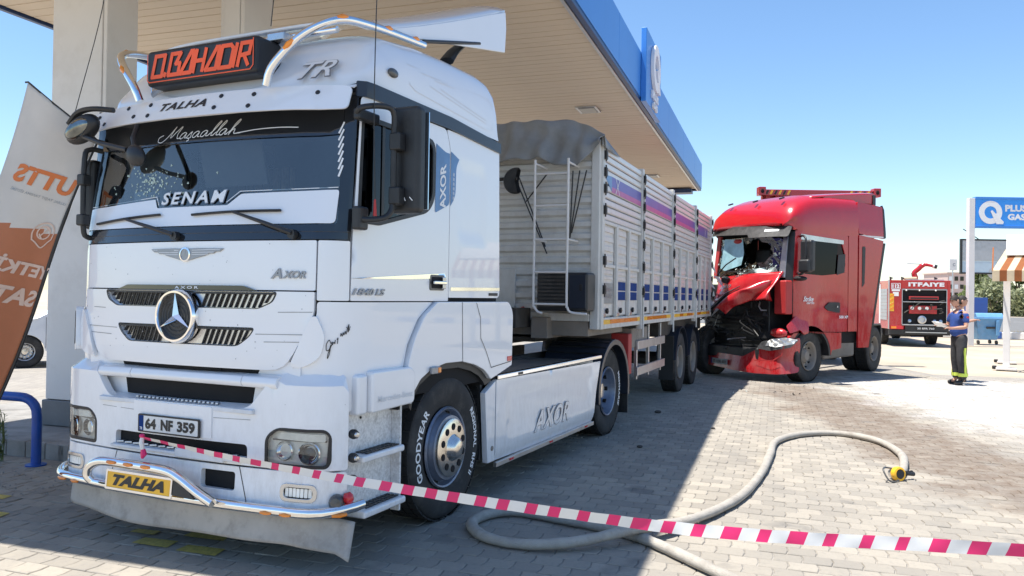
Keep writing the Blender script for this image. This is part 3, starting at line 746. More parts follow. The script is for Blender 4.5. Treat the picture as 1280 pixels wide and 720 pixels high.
# interior
it = B(); it.box(-1.02, 1.13, -1.1, .7, 1.12, 1.2); it.make('cab_floor', 'interior', TK)
B().prism([(-1.27, 1.2), (-1.27, 1.96), (-1.05, 1.99), (-.85, 1.9), (-.80, 1.6), (-.9, 1.2)], 'x', -1.0, 1.1).make('dashboard', 'interior', TK, bevel=.02)
for x in (-.5, .65):
    o = B().box(x - .27, x + .27, -.55, .0, 1.45, 1.62).make('seat', 'interior', TK, bevel=.05)
    B().obox((x, .08, 1.98), (.52, .16, .8), (-.12, 0, 0)).make('backrest', 'interior', o, bevel=.05)
B().obox((x, -.12, 2.05), (.02, .02, .02)).make('seat_switch', 'interior', TK)
sw = B(); sw.tube([V((.65, -.72, 1.86)) + V((cos(a) * .22, sin(a) * .2, sin(a) * .1)) for a in [2 * pi * k / 24 for k in range(25)]], .014, 6, cap=False); sw.make('steering_wheel', 'black', TK)
B().box(-1.05, 1.15, -1.1, -.7, 2.68, 2.74).make('header_shelf', 'interior', TK, bevel=.01)
# curtains seen through the glass
for x0_, x1_ in ((-1.0, -.35), (.45, 1.08)):
    n_ = 14
    for k in range(n_):
        x = x0_ + (x1_ - x0_) * k / n_; B().box(x, x + .03, .10 + .02 * (k % 2), .13 + .02 * (k % 2), 1.95, 2.68).make('curtain_fold', 'curtain', TK, smooth=False)
B().box(-.2, .3, -.95, -.80, 1.96, 2.06).make('dash_clutter', 'paper', TK, bevel=.01)
for x in (-.62, .1): B().obox((x, -1.02, 2.50), (.55, .02, .3), (.25, 0, 0)).make('sun_blind', 'interior', TK)

# ---- bonnet, corner panels
panel('bonnet_panel', rounded([(-.985, 1.648), (.985, 1.648), (.985, 1.948), (-.985, 1.948)], .01), cf, W_, TK, th=.03, bevel=.006)
for s in (-1, 1):
    q = lambda a, s=s: [(s * x, z) for x, z in a][::s]
    panel('corner_panel', rounded(q([(.995, 1.59), (sD - .008, 1.59), (sD - .008, 1.948), (.995, 1.948)]), .01), cf, W_, TK, th=.03, bevel=.006)
# grille panel with two grille openings
gp = rounded([(-.80, 1.165), (.80, 1.165), (.985, 1.50), (.985, 1.64), (-.985, 1.64), (-.985, 1.50)], [.12, .12, .05, .008, .008, .05])
go1 = rounded([(-.60, 1.535), (.60, 1.535), (.70, 1.575), (.73, 1.635), (-.73, 1.635), (-.70, 1.575)], .025)
go2 = rounded([(-.46, 1.305), (.46, 1.305), (.545, 1.36), (.585, 1.415), (-.585, 1.415), (-.545, 1.36)], .03)
gpan = panel('grille_panel', gp, cf, W_, TK, holes=(go1, go2), th=.035, off=.012, bevel=.008)
for i, g_ in enumerate((go1, go2)):
    gb = panel('grille_insert', g_, cf, 'chromed', TK, th=.006, off=-.012, step=.05)
    panel('grille_gasket', dense(rounded([(x * 1.018, (z - (1.585, 1.36)[i]) * 1.07 + (1.585, 1.36)[i]) for x, z in g_], .01), .05), cf, 'black', TK, holes=(g_,), th=.01, off=.0135, bevel=0)
    lo, hi = ((1.537, 1.632), (1.308, 1.412))[i]; wmax = (.69, .545)[i]
    x = -wmax
    while x < wmax:
        if abs(x) > .17:
            zl = lo + max(0, abs(x) - wmax + .10) * .6
            P = [(x, zl), (x + .008, zl), (x + .048, hi - .004), (x + .040, hi - .004)]
            if x + .05 < wmax + .03: panel('grille_slat', P, cf, 'black', TK, th=.014, off=.004, step=.2, bevel=.002)
        x += .043
    # upper shade lip
    panel('grille_lip', [(-(.7, .56)[i], hi - .012), ((.7, .56)[i], hi - .012), ((.72, .57)[i], hi), (-(.72, .57)[i], hi)], cf, 'black', TK, th=.03, off=.012, bevel=.002)
panel('chrome_eyebrow', rounded([(-.60, 1.643), (.60, 1.643), (.50, 1.672), (-.50, 1.672)], .008), cf, 'blackgloss', TK, th=.012, off=.016)
text('model_lettering', 'AXOR', cf, .06, 1.657, .20, .017, 'txtwhite', TK, bold=.02, space=1.5, off=.018)
# grooves of the grille panel
strokes('panel_groove', [[(-.975, 1.52), (-.74, 1.515)], [(.975, 1.52), (.75, 1.515)], [(-.93, 1.39), (-.60, 1.385)], [(.93, 1.385), (.60, 1.38)], [(-.90, 1.345), (-.66, 1.34)], [(.90, 1.34), (.66, 1.335)]], cf, 'txtgrey', TK, w=.005, off=.0125)
# round star badge
st_ = thing  # keep name free
bd = B(); cz, sx_ = 1.475, 0.0
c0 = cf(sx_, cz) + V((0, -.035, 0))
b = B(); b.lathe([(.172, -.035), (.172, .0), (.160, .022), (.148, .022), (.138, .0), (.138, -.02)], c0, (0, -1, 0), 48); badge = b.make('star_badge', 'chrome', TK, ang=50)
b = B(); b.lathe([(.138, -.006), (.0005, -.006)], c0, (0, -1, 0), 40); b.make('badge_plate', 'black', badge)
b = B()
for r_ in (.045, .07, .095, .12): b.lathe([(r_ - .003, -.006), (r_, .0), (r_ + .003, -.006)], c0, (0, -1, 0), 36)
b.make('badge_ring', 'lensdk', badge)
b = B()
for k in range(3):
    a = pi / 2 + 2 * pi * k / 3; tip = c0 + V((cos(a) * .15, -.012, sin(a) * .15)); l_ = V((cos(a + pi / 3), 0, sin(a + pi / 3))) * .027; r_ = V((cos(a - pi / 3), 0, sin(a - pi / 3))) * .027
    ctr = c0 + V((0, -.030, 0)); bk = c0 + V((0, -.0, 0)); b.add([tip, bk + l_, ctr, bk + r_], [(0, 1, 2), (0, 2, 3), (0, 3, 1)])
b.make('three_pointed_star', 'chrome', badge, smooth=False)
# winged bonnet emblem
wg = [(.0, 1.905)]; 
wpoly = [(-.31, 1.902), (-.28, 1.882), (-.25, 1.882), (-.23, 1.870), (-.20, 1.870), (-.16, 1.857), (-.09, 1.842), (-.05, 1.832), (0, 1.822)]
wpoly = wpoly + [(-x, z) for x, z in wpoly[:-1][::-1]] + [(.09, 1.905), (0, 1.9), (-.09, 1.905)]
we = panel('wing_emblem', [(x + .03, z) for x, z in wpoly], cf, 'txtgrey', TK, th=.008, off=.009, bevel=.002, step=.06)
strokes('wing_feather', [[(x0 + .03, z0), (x1 + .03, z1)] for s in (-1, 1) for x0, z0, x1, z1 in ((s * .06, 1.892, s * .285, 1.896), (s * .06, 1.878, s * .235, 1.879), (s * .06, 1.864, s * .19, 1.866))], cf, 'txtwhite', we, w=.003, off=.0095)
b = B(); cc = cf(.03, 1.865); b.lathe([(.046, 0), (.046, .012), (.036, .014), (.036, .008), (.0005, .008)], cc, (0, -1, 0), 28); b.make('emblem_disc', 'chrome', we, ang=50)
b = B()
for k in range(3):
    a = pi / 2 + 2 * pi * k / 3; tip = cc + V((cos(a) * .034, -.0095, sin(a) * .034)); n_ = V((-sin(a), 0, cos(a))) * .005
    b.add([cc + V((0, -.0095, 0)) + n_, cc + V((0, -.0095, 0)) - n_, tip], [(0, 1, 2)])
b.make('emblem_star', 'txtgrey', we, smooth=False)
text('model_lettering', 'A', cf, .725, 1.748, .075, .062, 'txtgrey', TK, bold=.03, shear=.3, off=.004, th=.006)
text('model_lettering', 'XOR', cf, .845, 1.742, .155, .046, 'txtgrey', TK, bold=.03, shear=.3, off=.004, th=.006)
# chips and scuffs on the front
cb_ = B()
for k in range(60):
    s_, z_ = rnd.uniform(-.95, .95), rnd.uniform(1.19, 1.93); r_ = rnd.uniform(.0015, .004); p = cf(s_, z_) + nrm(cf, s_, z_) * .0135
    cb_.add([p + V((cos(a) * r_, 0, sin(a) * r_ * 1.3)) for a in (0, 1.3, 2.6, 3.8, 5)], [(0, 1, 2, 3, 4)])
cb_.make('stone_chips', 'txtgrey', TK, smooth=False, kind='stuff')

# ---- lower corner panels with signature, air deflectors
for s in (-1, 1):
    pl = [(.998, 1.582), (.998, 1.50), (.818, 1.172), (.9, .93), (cS(-1.0), .925), (cS(-.58), .925), (cS(-.655), 1.12), (cS(-.60), 1.30), (cS(-.47), 1.47), (cS(-.28), 1.582)]
    panel('lower_corner_panel', rounded([(s * x, z) for x, z in pl][::-s], .02), cf, W_, TK, th=.03, off=.0, bevel=.006)
    df = rounded([(.83, 1.185), (.93, 1.19), (1.03, 1.25), (1.055, 1.38), (1.0, 1.50), (.97, 1.49)], .05)
    bl = panel('air_deflector', [(s * x, z) for x, z in df][::s], cf, W_, TK, th=.03, off=.03 if s < 0 else .02, bevel=.012, step=.05)
    if s < 0:
        # the far side deflector stands off the body with a dark air slot
        dv = rounded([(-1.02, 1.21), (-1.26, 1.23), (-1.30, 1.48), (-1.05, 1.52)], .04)
        panel('air_duct', dv, cf, W_, TK, th=.05, off=.06, bevel=.012, step=.05)
        panel('air_slot', rounded([(-1.06, 1.25), (-1.135, 1.26), (-1.155, 1.46), (-1.08, 1.49)], .025), cf, 'void', TK, th=.004, off=.063, step=.05)
def cur(pts, n=6):
    out = []
    P = [V(p).to_2d() for p in pts]; P = [P[0] * 2 - P[1]] + P + [P[-1] * 2 - P[-2]]
    for i in range(1, len(P) - 2):
        for k in range(n):
            t = k / n; a, b_, c_, d_ = P[i - 1], P[i], P[i + 1], P[i + 2]
            out.append(tuple(.5 * (2 * b_ + (c_ - a) * t + (2 * a - 5 * b_ + 4 * c_ - d_) * t * t + (3 * b_ - a - 3 * c_ + d_) * t ** 3)))
    out.append(tuple(P[-2])); return out
sgs = [cur(l) for l in [[(.985, 1.335), (.965, 1.36), (.935, 1.33), (.935, 1.285), (.965, 1.29), (.985, 1.325), (.97, 1.26), (.95, 1.225), (.955, 1.26), (.995, 1.325), (1.01, 1.34), (.995, 1.345), (1.0, 1.325), (1.02, 1.345), (1.03, 1.335), (1.035, 1.36)],
       [(1.055, 1.365), (1.065, 1.375), (1.06, 1.335)], [(1.095, 1.39), (1.10, 1.41), (1.115, 1.39), (1.125, 1.415), (1.135, 1.40), (1.15, 1.425), (1.16, 1.405), (1.18, 1.45), (1.195, 1.475), (1.185, 1.42), (1.21, 1.46)], [(1.165, 1.455), (1.205, 1.435)]]]
sgs = [[(1.058 + (x - .93) * .49, 1.34 + (z - 1.34) * .8) for x, z in l] for l in sgs]
strokes('signature_sticker', sgs, cf, 'txtblack', TK, w=.0045, off=.004)
# cowl strip
panel('cowl_strip', rounded([(-1.17, 1.955), (1.17, 1.955), (1.17, 2.045), (-1.17, 2.045)], .01), cf, 'blackgloss', TK, th=.03, off=-.002, bevel=.004)
# ---- windscreen
ws = rounded([(-1.135, 2.03), (1.135, 2.03), (1.10, 2.79), (-1.10, 2.79)], [.03, .03, .09, .09])
panel('windscreen', ws, cf, 'glass', TK, th=.001, off=-.004)
fr_o = rounded([(-1.188, 2.0), (1.188, 2.0), (1.188, 2.86), (-1.188, 2.86)], .03)
fr_i = rounded([(-1.10, 2.045), (1.10, 2.045), (1.06, 2.74), (-1.06, 2.74)], [.03, .03, .08, .08])
panel('windscreen_frame', fr_o, cf, 'blackgloss', TK, holes=(fr_i,), th=.012, off=.002, bevel=.003)
stk = [(-1.085, 2.05), (1.085, 2.05), (1.09, 2.255), (.40, 2.245), (.31, 2.175), (-.30, 2.175), (-.335, 2.235), (-1.08, 2.20)]
panel('sun_strip_sticker', rounded(stk, [.03, .03, .02, .02, .01, .01, .01, .02]), cf, W_, TK, th=.001, off=.004)
strokes('sticker_outline', [[(1.08, 2.27), (.39, 2.262), (.30, 2.195)], [(-.29, 2.195), (-.325, 2.252), (-1.07, 2.215)]], cf, 'txtwhite', TK, w=.005, off=.004)
panel('top_tint_strip', rounded([(-1.07, 2.625), (1.07, 2.60), (1.06, 2.76), (-1.06, 2.76)], .02), cf, 'blackgloss', TK, th=.001, off=.0045)
text('windscreen_lettering', 'SENAM', cf, .01, 2.235, .56, .090, 'txtgrey', TK, bold=.045, shear=.12, space=1.3, off=.005)
text('windscreen_lettering', 'SENAM', cf, .01, 2.235, .548, .080, 'txtwhite', TK, bold=.022, shear=.12, space=1.32, off=.007)
# flowing script greeting, drawn as pen strokes
def cur(pts, n=6):
    out = []
    P = [V(p).to_2d() for p in pts]; P = [P[0] * 2 - P[1]] + P + [P[-1] * 2 - P[-2]]
    for i in range(1, len(P) - 2):
        for k in range(n):
            t = k / n; a, b_, c_, d_ = P[i - 1], P[i], P[i + 1], P[i + 2]
            out.append(tuple(.5 * (2 * b_ + (c_ - a) * t + (2 * a - 5 * b_ + 4 * c_ - d_) * t * t + (3 * b_ - a - 3 * c_ + d_) * t ** 3)))
    out.append(tuple(P[-2])); return out
def small_a(x): return [(x + .05, .045), (x + .03, .055), (x + .008, .035), (x + .01, .008), (x + .03, .004), (x + .048, .04), (x + .05, .008), (x + .065, .006)]
def ell_(x): return [(x, .006), (x + .03, .05), (x + .055, .115), (x + .045, .12), (x + .028, .07), (x + .025, .01), (x + .045, .006)]
scr = [[(-.01, .05), (-.04, .03), (-.03, -.005), (.01, -.01), (.05, .05), (.075, .115), (.065, .06), (.07, .02), (.10, .07), (.13, .11), (.12, .05), (.13, .01), (.15, .01)],
       small_a(.145), [(.21, .01), (.235, .055), (.238, .03), (.245, .008), (.228, .0), (.215, .004)], [(.235, -.004), (.24, -.018), (.228, -.026)], small_a(.25), small_a(.315), ell_(.38), ell_(.42), small_a(.46),
       [(.52, .006), (.55, .05), (.575, .115), (.565, .12), (.548, .07), (.54, .0), (.55, .035), (.568, .045), (.572, .02), (.58, .006), (.62, .008)], [(.60, .008), (.75, .028), (.9, .03), (1.0, .022)]]
scr = [[(-.40 + x * 1.12 + z * .35, 2.645 + z * .78) for x, z in cur(l)] for l in scr]
strokes('script_lettering', scr, cf, 'txtwhite', TK, w=.006, off=.006)
# slashed stripes at the right pillar
strokes('slash_sticker', [[(1.075 - .006 * k, 2.34 + k * .045), (1.095 - .004 * k, 2.40 + k * .045)] for k in range(7)], cf, 'txtwhite', TK, w=.014, off=.005)
# damaged, crackled patch of glass low on the right-hand seat side
ck = B()
for k in range(150):
    a = rnd.uniform(0, 6.28); r_ = abs(rnd.gauss(0, .10)); s_ = -.42 + cos(a) * r_ * 2.0; z_ = 2.36 + sin(a) * r_ * .9
    if z_ < 2.25: continue
    p = cf(s_, z_) + nrm(cf, s_, z_) * -.001; r2 = rnd.uniform(.004, .012); t0 = rnd.uniform(0, 6)
    ck.add([p + V((cos(t0 + t) * r2, 0, sin(t0 + t) * r2)) for t in (0, 2.1, 4.2)], [(0, 1, 2)])
M['crackle'] = mat('crackled_glass', (.42, .52, .46), .3, var=.5, scale=50)
ck.make('crackled_glass', 'crackle', TK, smooth=False, kind='stuff')
# wipers
for (a0, a1, pv, az) in (((.05, 2.115), (.72, 2.128), (.83, 1.985), .40), ((-.92, 2.085), (-.24, 2.125), (-.06, 1.985), -.50)):
    mid = ((a0[0] + a1[0]) / 2, (a0[1] + a1[1]) / 2)
    L = lambda p, o: cf(*p) + nrm(cf, *p) * o
    w0 = B().tube([L(pv, .03), L(((pv[0] + mid[0]) / 2, (pv[1] + mid[1]) / 2), .05), L(mid, .035)], [.016, .012, .008], 8).make('wiper_arm', 'black', TK)
    B().tube([L((a0[0] + (a1[0] - a0[0]) * t, a0[1] + (a1[1] - a0[1]) * t + .006 * sin(pi * t)), .018) for t in [k / 14 for k in range(15)]], .009, 6).make('wiper_blade', 'black', w0)
    B().disc(L(pv, .0), (0, -1, 0), .028, .035, 16).make('wiper_pivot', 'black', w0)

# ---- sun visor
vo = lambda s, z: .13 * max(0, 1 - (abs(s) / 1.3) ** 6) + (2.88 - z) * .25
vis = panel('sun_visor', rounded([(-1.16, 2.735), (-1.0, 2.715), (1.0, 2.70), (1.15, 2.72), (1.17, 2.875), (-1.17, 2.875)], [.03, .05, .05, .03, .04, .04]), cf, W_, TK, th=.012, offf=vo, bevel=.004)
panel('visor_top', [(-1.17, 2.868), (1.17, 2.868), (1.17, 2.905), (-1.17, 2.905)], cf, W_, TK, th=.02, offf=lambda s, z: vo(s, 2.868) * max(0, 1 - (z - 2.868) / .045), bevel=.004)
cfv = lambda s, z: cf(s, z) + nrm(cf, s, z) * vo(s, z)
for s_, z_ in ((-1.03, 2.83), (-.88, 2.755), (-.64, 2.845), (-.53, 2.765), (-.40, 2.84), (-.38, 2.755), (.22, 2.84), (.20, 2.755), (.47, 2.83), (.46, 2.745), (.93, 2.82), (-1.06, 2.76)):
    p = cfv(s_, z_); B().lathe([(.0155, 0), (.0155, .006), (.0005, .010)], p, nrm(cfv, s_, z_), 12).make('visor_bolt', 'txtblack', TK)
text('visor_lettering', 'TALHA', cfv, -.08, 2.803, .40, .058, 'txtblack', TK, bold=.035, shear=.3, space=1.12, off=.003)

# ---- doors
wy = lambda y: cS(y)
win = rounded([(1.225, 2.06), (wy(-.95), 2.06), (wy(-.36), 2.20), (wy(-.27), 2.30), (wy(-.27), 2.72), (1.235, 2.72)], [.03, .02, .1, .08, .09, .05])
dro = [(sD, .94), (wy(-1.02), .94)]
for s in (-1, 1):
    mir = lambda a, s=s: [(s * x, z) for x, z in a][::s]
    door = panel('door', mir(rounded([(sD, 1.590), (wy(-.28), 1.590), (sDr, 1.590), (sDr, 2.70), (sDr - .06, 2.83), (sD + .02, 2.83)], [.01, .0, .01, .06, .04, .03])), cf, W_, TK, holes=(mir(win),), th=.03, bevel=.006)
    panel('side_window', mir(win), cf, 'glassdk', door, th=.001, off=-.012)
    wi = rounded([(1.25, 2.09), (wy(-.95), 2.085), (wy(-.40), 2.22), (wy(-.305), 2.31), (wy(-.305), 2.69), (1.26, 2.69)], [.03, .02, .08, .07, .07, .04])
    panel('window_seal', mir(dense(win, .05)), cf, 'black', door, holes=(mir(wi),), th=.012, off=.004, bevel=.003)
    strokes('seam', [mir([(wy(-.90), 2.09), (wy(-.90), 2.70)])], cf, 'black', door, w=.03, off=-.006)
    # rear side panel with pressed field
    sp = rounded([(sDr + .008, 1.615), (sR, 1.615), (wy(.755), 2.83), (sDr - .05, 2.83), (sDr + .008, 2.70)], [.01, .06, .03, .02, .05])
    panel('side_panel', mir(sp), cf, W_, TK, th=.03, bevel=.008, offf=(lambda a, z: -.008 * (1 if (wy(.10) < abs(a) < wy(.50) and 2.05 < z < 2.62) else 0)), step=.05)
    # roof line band
    panel('roof_band', mir(rounded([(sD - .03, 2.83), (wy(-.06), 2.835), (wy(.765), 2.80), (wy(.76), 2.88), (wy(-.06), 2.925), (sD - .03, 2.925)], .015)), cf, 'navy', TK, th=.03, off=.014, bevel=.006)
    panel('window_pillar', mir([(sD - .035, 2.0), (sD - .008, 2.0), (sD - .008, 2.86), (sD - .035, 2.86)]), cf, 'blackgloss', TK, th=.02, off=.003, bevel=.002)
# chrome mouldings, handle, badges (visible side)
def side(y, z): return V((CXc + 1.18, y, z))
panel('chrome_moulding', [(wy(-1.19), 1.725), (wy(-.6), 1.735), (wy(-.09), 1.755), (wy(-.12), 1.79), (wy(-.55), 1.765), (wy(-1.0), 1.738)], cf, 'chrome', TK, th=.004, off=.005, bevel=.001)
panel('chrome_moulding', [(wy(-.03), 1.665), (wy(.79), 1.675), (wy(.79), 1.70), (wy(-.03), 1.69)], cf, 'chrome', TK, th=.004, off=.005, bevel=.001)
panel('model_plate', rrect(wy(.60), wy(.76), 1.632, 1.655, .005), cf, 'txtblack', TK, th=.003, off=.004)
hd = panel('door_handle', rrect(-.325, -.125, 1.665, 1.775, .02), side, 'lensdk', TK, th=.02, off=.006)
panel('handle_recess', rrect(-.305, -.145, 1.68, 1.76, .015), side, 'void', hd, th=.004, off=.0085)
B().box(1.255, 1.275, -.31, -.14, 1.708, 1.732).make('handle_bar', 'chrome', hd, bevel=.006)
B().obox((1.258, -.165, 1.72), (.02, .04, .085)).make('handle_latch', 'chromed', hd, bevel=.006)
text('model_lettering', '1840 LS', cf, wy(-1.03), 1.645, .30, .042, 'txtgrey', TK, bold=.03, shear=.3, off=.004, th=.006)
# blue stripe decal with upright lettering behind the window
panel('blue_decal', rounded([(wy(-.268), 2.21), (wy(-.066), 2.29), (wy(-.066), 2.66), (wy(-.13), 2.66), (wy(-.262), 2.70)], [.02, .03, .0, .03, .0]), cf, 'bluedecal', TK, th=.001, off=.003)
panel('blue_decal', rounded([(wy(-.050), 2.28), (wy(.025), 2.36), (wy(.03), 2.58), (wy(.075), 2.64), (wy(-.050), 2.68)], [.0, .06, .05, .0, .0]), cf, 'bluedecal', TK, th=.001, off=.003)
text('decal_lettering', 'AXOR', cf, wy(-.165), 2.42, .32, .085, 'txtwhite', TK, bold=.03, shear=-.3, rot=pi / 2, off=.005)
text('decal_lettering', '::::::', cf, wy(-.01), 2.43, .2, .02, 'txtwhite', TK, bold=.03, rot=pi / 2, off=.005)
strokes('reflected_bar', [[(wy(-.40), 2.20), (wy(-.38), 2.42)], [(wy(-.36), 2.22), (wy(-.345), 2.40)]], cf, 'txtwhite', TK, w=.006, off=-.008)  # reflection in the door glass, painted as thin white strokes

# ---- roof
def roof_sec(y):
    # (y, z top centre, z shoulder, x shoulder)
    T_ = [(-1.176, 2.93, 2.925, .2), (-1.15, 2.97, 2.95, .6), (-1.09, 3.06, 3.03, .84), (-1.0, 3.17, 3.12, .95), (-.90, 3.28, 3.21, 1.02), (-.75, 3.37, 3.29, 1.05), (-.4, 3.42, 3.33, 1.07), (0, 3.45, 3.35, 1.08), (.45, 3.46, 3.36, 1.09), (.60, 3.43, 3.34, 1.10), (.665, 3.38, 3.29, 1.11), (.70, 3.24, 3.18, 1.12), (.74, 2.92, 2.9, 1.13)]
    for a, b_ in zip(T_, T_[1:]):
        if y <= b_[0]:
            t = (y - a[0]) / (b_[0] - a[0]); t = max(0, min(1, t)); return [a[i] + (b_[i] - a[i]) * t for i in (1, 2, 3)]
    return T_[-1][1:]
def roof_pt(u, v):      # u across: -1..1 ; v = y
    zt, zs, xs = roof_sec(v); a = abs(u); sg = 1 if u >= 0 else -1
    xb = 1.18 if v > -.82 else (.90 + .28 * sqrt(max(0, 1 - ((-.82 - v) / .275) ** 2)) if v > -1.094 else .9 * sqrt(max(0.01, (v + 1.18) / .086)))
    xs = min(xs, xb - .05 if v > -1.1 else xb * .9)
    zb = 2.90
    # control polygon : side up, round shoulder, crown
    P = [(xb, zb), (xb - .005, zb + (zs - zb) * .55), (xs + .03, zs - .02), (xs * .90, zs + (zt - zs) * .55), (xs * .66, zt - .01), (0, zt)]
    t = (1 - a) * 5; i = min(4, int(t)); f_ = t - i
    Q = [P[max(0, i - 1)], P[i], P[i + 1], P[min(5, i + 2)]]
    def cr(a0, a1, a2, a3, t): return .5 * (2 * a1 + (a2 - a0) * t + (2 * a0 - 5 * a1 + 4 * a2 - a3) * t * t + (3 * a1 - a0 - 3 * a2 + a3) * t ** 3)
    x = cr(*[q[0] for q in Q], f_); z = cr(*[q[1] for q in Q], f_)
    return V((CXc + sg * max(0, x), v, z))
ys = [-1.176, -1.165, -1.15, -1.125, -1.096, -1.085, -1.06, -1.03, -1.0, -.95, -.9, -.85, -.8, -.75, -.6, -.4, -.2, 0, .2, .45, .55, .60, .635, .665, .685, .70, .72, .74]
rb = B(); NU = 40
vs = [roof_pt(-1 + 2 * i / NU, y) for y in ys for i in range(NU + 1)]
fs = [(j * (NU + 1) + i, j * (NU + 1) + i + 1, (j + 1) * (NU + 1) + i + 1, (j + 1) * (NU + 1) + i) for j in range(len(ys) - 1) for i in range(NU)]
rb.add(vs, fs); rb.add(vs[:NU + 1], [tuple(range(NU + 1))])
roof = rb.make('roof', W_, TK, ang=60)
rs = lambda y, z: roof_pt(1 - max(0.001, min(.999, (z - 2.90) / .52 * .40)), y)
# pressed wedge on the roof side, marker lamp, faint dashes
strokes('roof_crease', [[(-.62, 3.22), (.55, 3.235), (.62, 3.20), (.62, 2.99), (.55, 2.97), (-.55, 3.03), (-.62, 3.06), (-.62, 3.22)], [(-.45, 3.18), (-.1, 3.19), (-.28, 3.16), (.0, 3.17)], [(-.35, 3.10), (.5, 3.02)], [(-.2, 3.11), (.5, 3.04)]], rs, W_, roof, w=.010, off=.002)
b = B(); c_ = rs(-.83, 3.10); b.ell(c_ + V((.005, 0, 0)), (.02, .055, .03), 14, 8); b.make('marker_lamp', 'lensdk', roof)
text('roof_sticker', 'TR', lambda s, z: roof_pt(.64 + .0 * s, -1.10 + 0) + V((s, .05 * s + (z - 3.08) * .55, (z - 3.08) * .8)) + V((0, -.02, 0)), -.02, 3.13, .27, .17, 'txtgrey', TK, bold=.04, shear=.3, off=.012)
text('roof_sticker', 'TR', lambda s, z: roof_pt(.64 + .0 * s, -1.10 + 0) + V((s, .05 * s + (z - 3.08) * .55, (z - 3.08) * .8)) + V((0, -.02, 0)), -.02, 3.13, .255, .155, 'white', TK, bold=.01, shear=.3, off=.016)
# ---- roof air deflector
def defl(u, v):        # u across -1..1, v front 0..1 rear
    y = -.85 + 2.05 * v; z = 3.45 + .80 * v ** 1.1; x = CXc + u * 1.0
    return V((x, y, z - .09 * abs(u) ** 6))
b = B(); b.grid(lambda u, v: defl(-1 + 2 * u, v), 24, 14)
df = b.make('air_deflector', W_, TK, ang=60); s_ = df.modifiers.new('thickness', 'SOLIDIFY'); s_.thickness = .02; s_.offset = -1
for s in (-1, 1):
    P = [(-.85, 3.36), (-.22, 3.47)] + [(-.22 + 1.42 * t, 3.47 + .31 * t) for t in (.33, .66, 1)] + [(1.20, 3.79), (1.22, 4.0), (1.20, 4.14)] + [(-.85 + 2.05 * v, 3.45 + .80 * v ** 1.1 - .10) for v in (.85, .7, .5, .3, .1)]
    fx = CXc + s * 1.0
    B().prism(P, 'x', fx - s * .012, fx + s * .008).make('deflector_fin', W_, df, bevel=.008)
for s in (-1, 1):
    x = CXc + s * .9
    B().tube([(x, .35, 3.48), (x, .45, 3.58), (x, .60, 3.69), (x, .80, 3.76), (x, .98, 3.80)], [.07, .06, .05, .045, .04], 8, flat=.5).make('deflector_bracket', 'black', TK)
    B().tube([(x + s * .12, -.20, 3.46), (x + s * .1, .72, 3.72)], .014, 8).make('deflector_strut', 'black', TK)
# ---- chrome roof rail with amber lamps
def rail(s):
    P = [(.655, -1.33, 2.90), (.70, -1.34, 3.0), (.80, -1.32, 3.11), (.90, -1.28, 3.205), (1.0, -1.20, 3.285), (1.05, -1.08, 3.335), (1.065, -.9, 3.365), (1.07, -.65, 3.395), (1.07, -.4, 3.42), (1.07, -.18, 3.44)]
    if s < 0: P = [(-(x - .22), y, z) for x, y, z in P]
    return P
def dense3(P, n=5):
    P = [V(p) for p in P]; P = [P[0] * 2 - P[1]] + P + [P[-1] * 2 - P[-2]]; out = []
    for i in range(1, len(P) - 2):
        for k in range(n):
            t = k / n; a, b_, c_, d_ = P[i - 1:i + 3]; out.append(.5 * (2 * b_ + (c_ - a) * t + (2 * a - 5 * b_ + 4 * c_ - d_) * t * t + (3 * b_ - a - 3 * c_ + d_) * t ** 3))
    out.append(P[-2]); return out
for s in (-1, 1):
    P = dense3(rail(s)); r_ = B().tube(P, .026, 12).make('roof_rail', 'chrome', TK)
    for t in (.26, .55, .78, .95):
        i = int(t * (len(P) - 1)); d = (P[min(i + 2, len(P) - 1)] - P[i - 2]).normalized(); n_ = V((s * .6, -.6, .5)); n_ = (n_ - d * n_.dot(d)).normalized()
        B().tube([P[i] + n_ * .016 - d * .04, P[i] + n_ * .022, P[i] + n_ * .016 + d * .04], [.012, .018, .012], 8).make('amber_lamp', 'orange', r_)
B().tube([(-.50, -.96, 3.33), (.9, -.96, 3.33)], .022, 12).make('roof_cross_bar', 'chrome', TK)
B().box(.44, .58, -1.10, -.98, 3.262, 3.32).make('rail_clamp', 'chromed', TK, bevel=.01)
# ---- roof sign box
SY = -1.25
sg_ = B().box(-.48, .50, SY, SY + .24, 3.02, 3.265).make('roof_sign', 'txtblack', TK, bevel=.03, seg=3)
B().tube([(-.505, SY + .13, 3.0)] + [(-.53, SY + .15, z) for z in (3.05, 3.2)] + [(-.50, SY + .2, 3.30)], .05, 12).make('sign_end_cap', 'chromed', TK)
sgf = plane((0.01, SY - .001, 0))
strokes('sign_border', [[(-.47, 3.235), (-.47, 3.06), (-.45, 3.045), (.44, 3.045), (.465, 3.07), (.465, 3.24)]], sgf, 'red_orange', sg_, w=.007, off=.003)
G = {'O': ([[(0, 0), (0, 1), (.55, 1), (.55, 0), (0, 0)]], .72), '.': ([[(0, 0), (0.02, .1)]], .22), 'B': ([[(0, 0), (0, 1), (.5, 1), (.32, .52), (.55, .52), (.55, 0), (0, 0)]], .68), 'A': ([[(0, 0), (.42, 1), (.55, 1), (.55, 0), (0, 0)], [(.55, 1), (.55, 0)]], .72),
     'H': ([[(0, 0), (0, 1)], [(.5, 0), (.5, 1)], [(0, .5), (.5, .5)]], .68), 'D': ([[(0, 0), (0, 1), (.45, 1), (.6, .85), (.6, 0), (0, 0)]], .76), 'I': ([[(0, 0), (0, 1)]], .24), 'R': ([[(0, 0), (0, 1), (.5, 1), (.5, .5), (.1, .45)], [(.22, .48), (.52, 0)]], .62)}
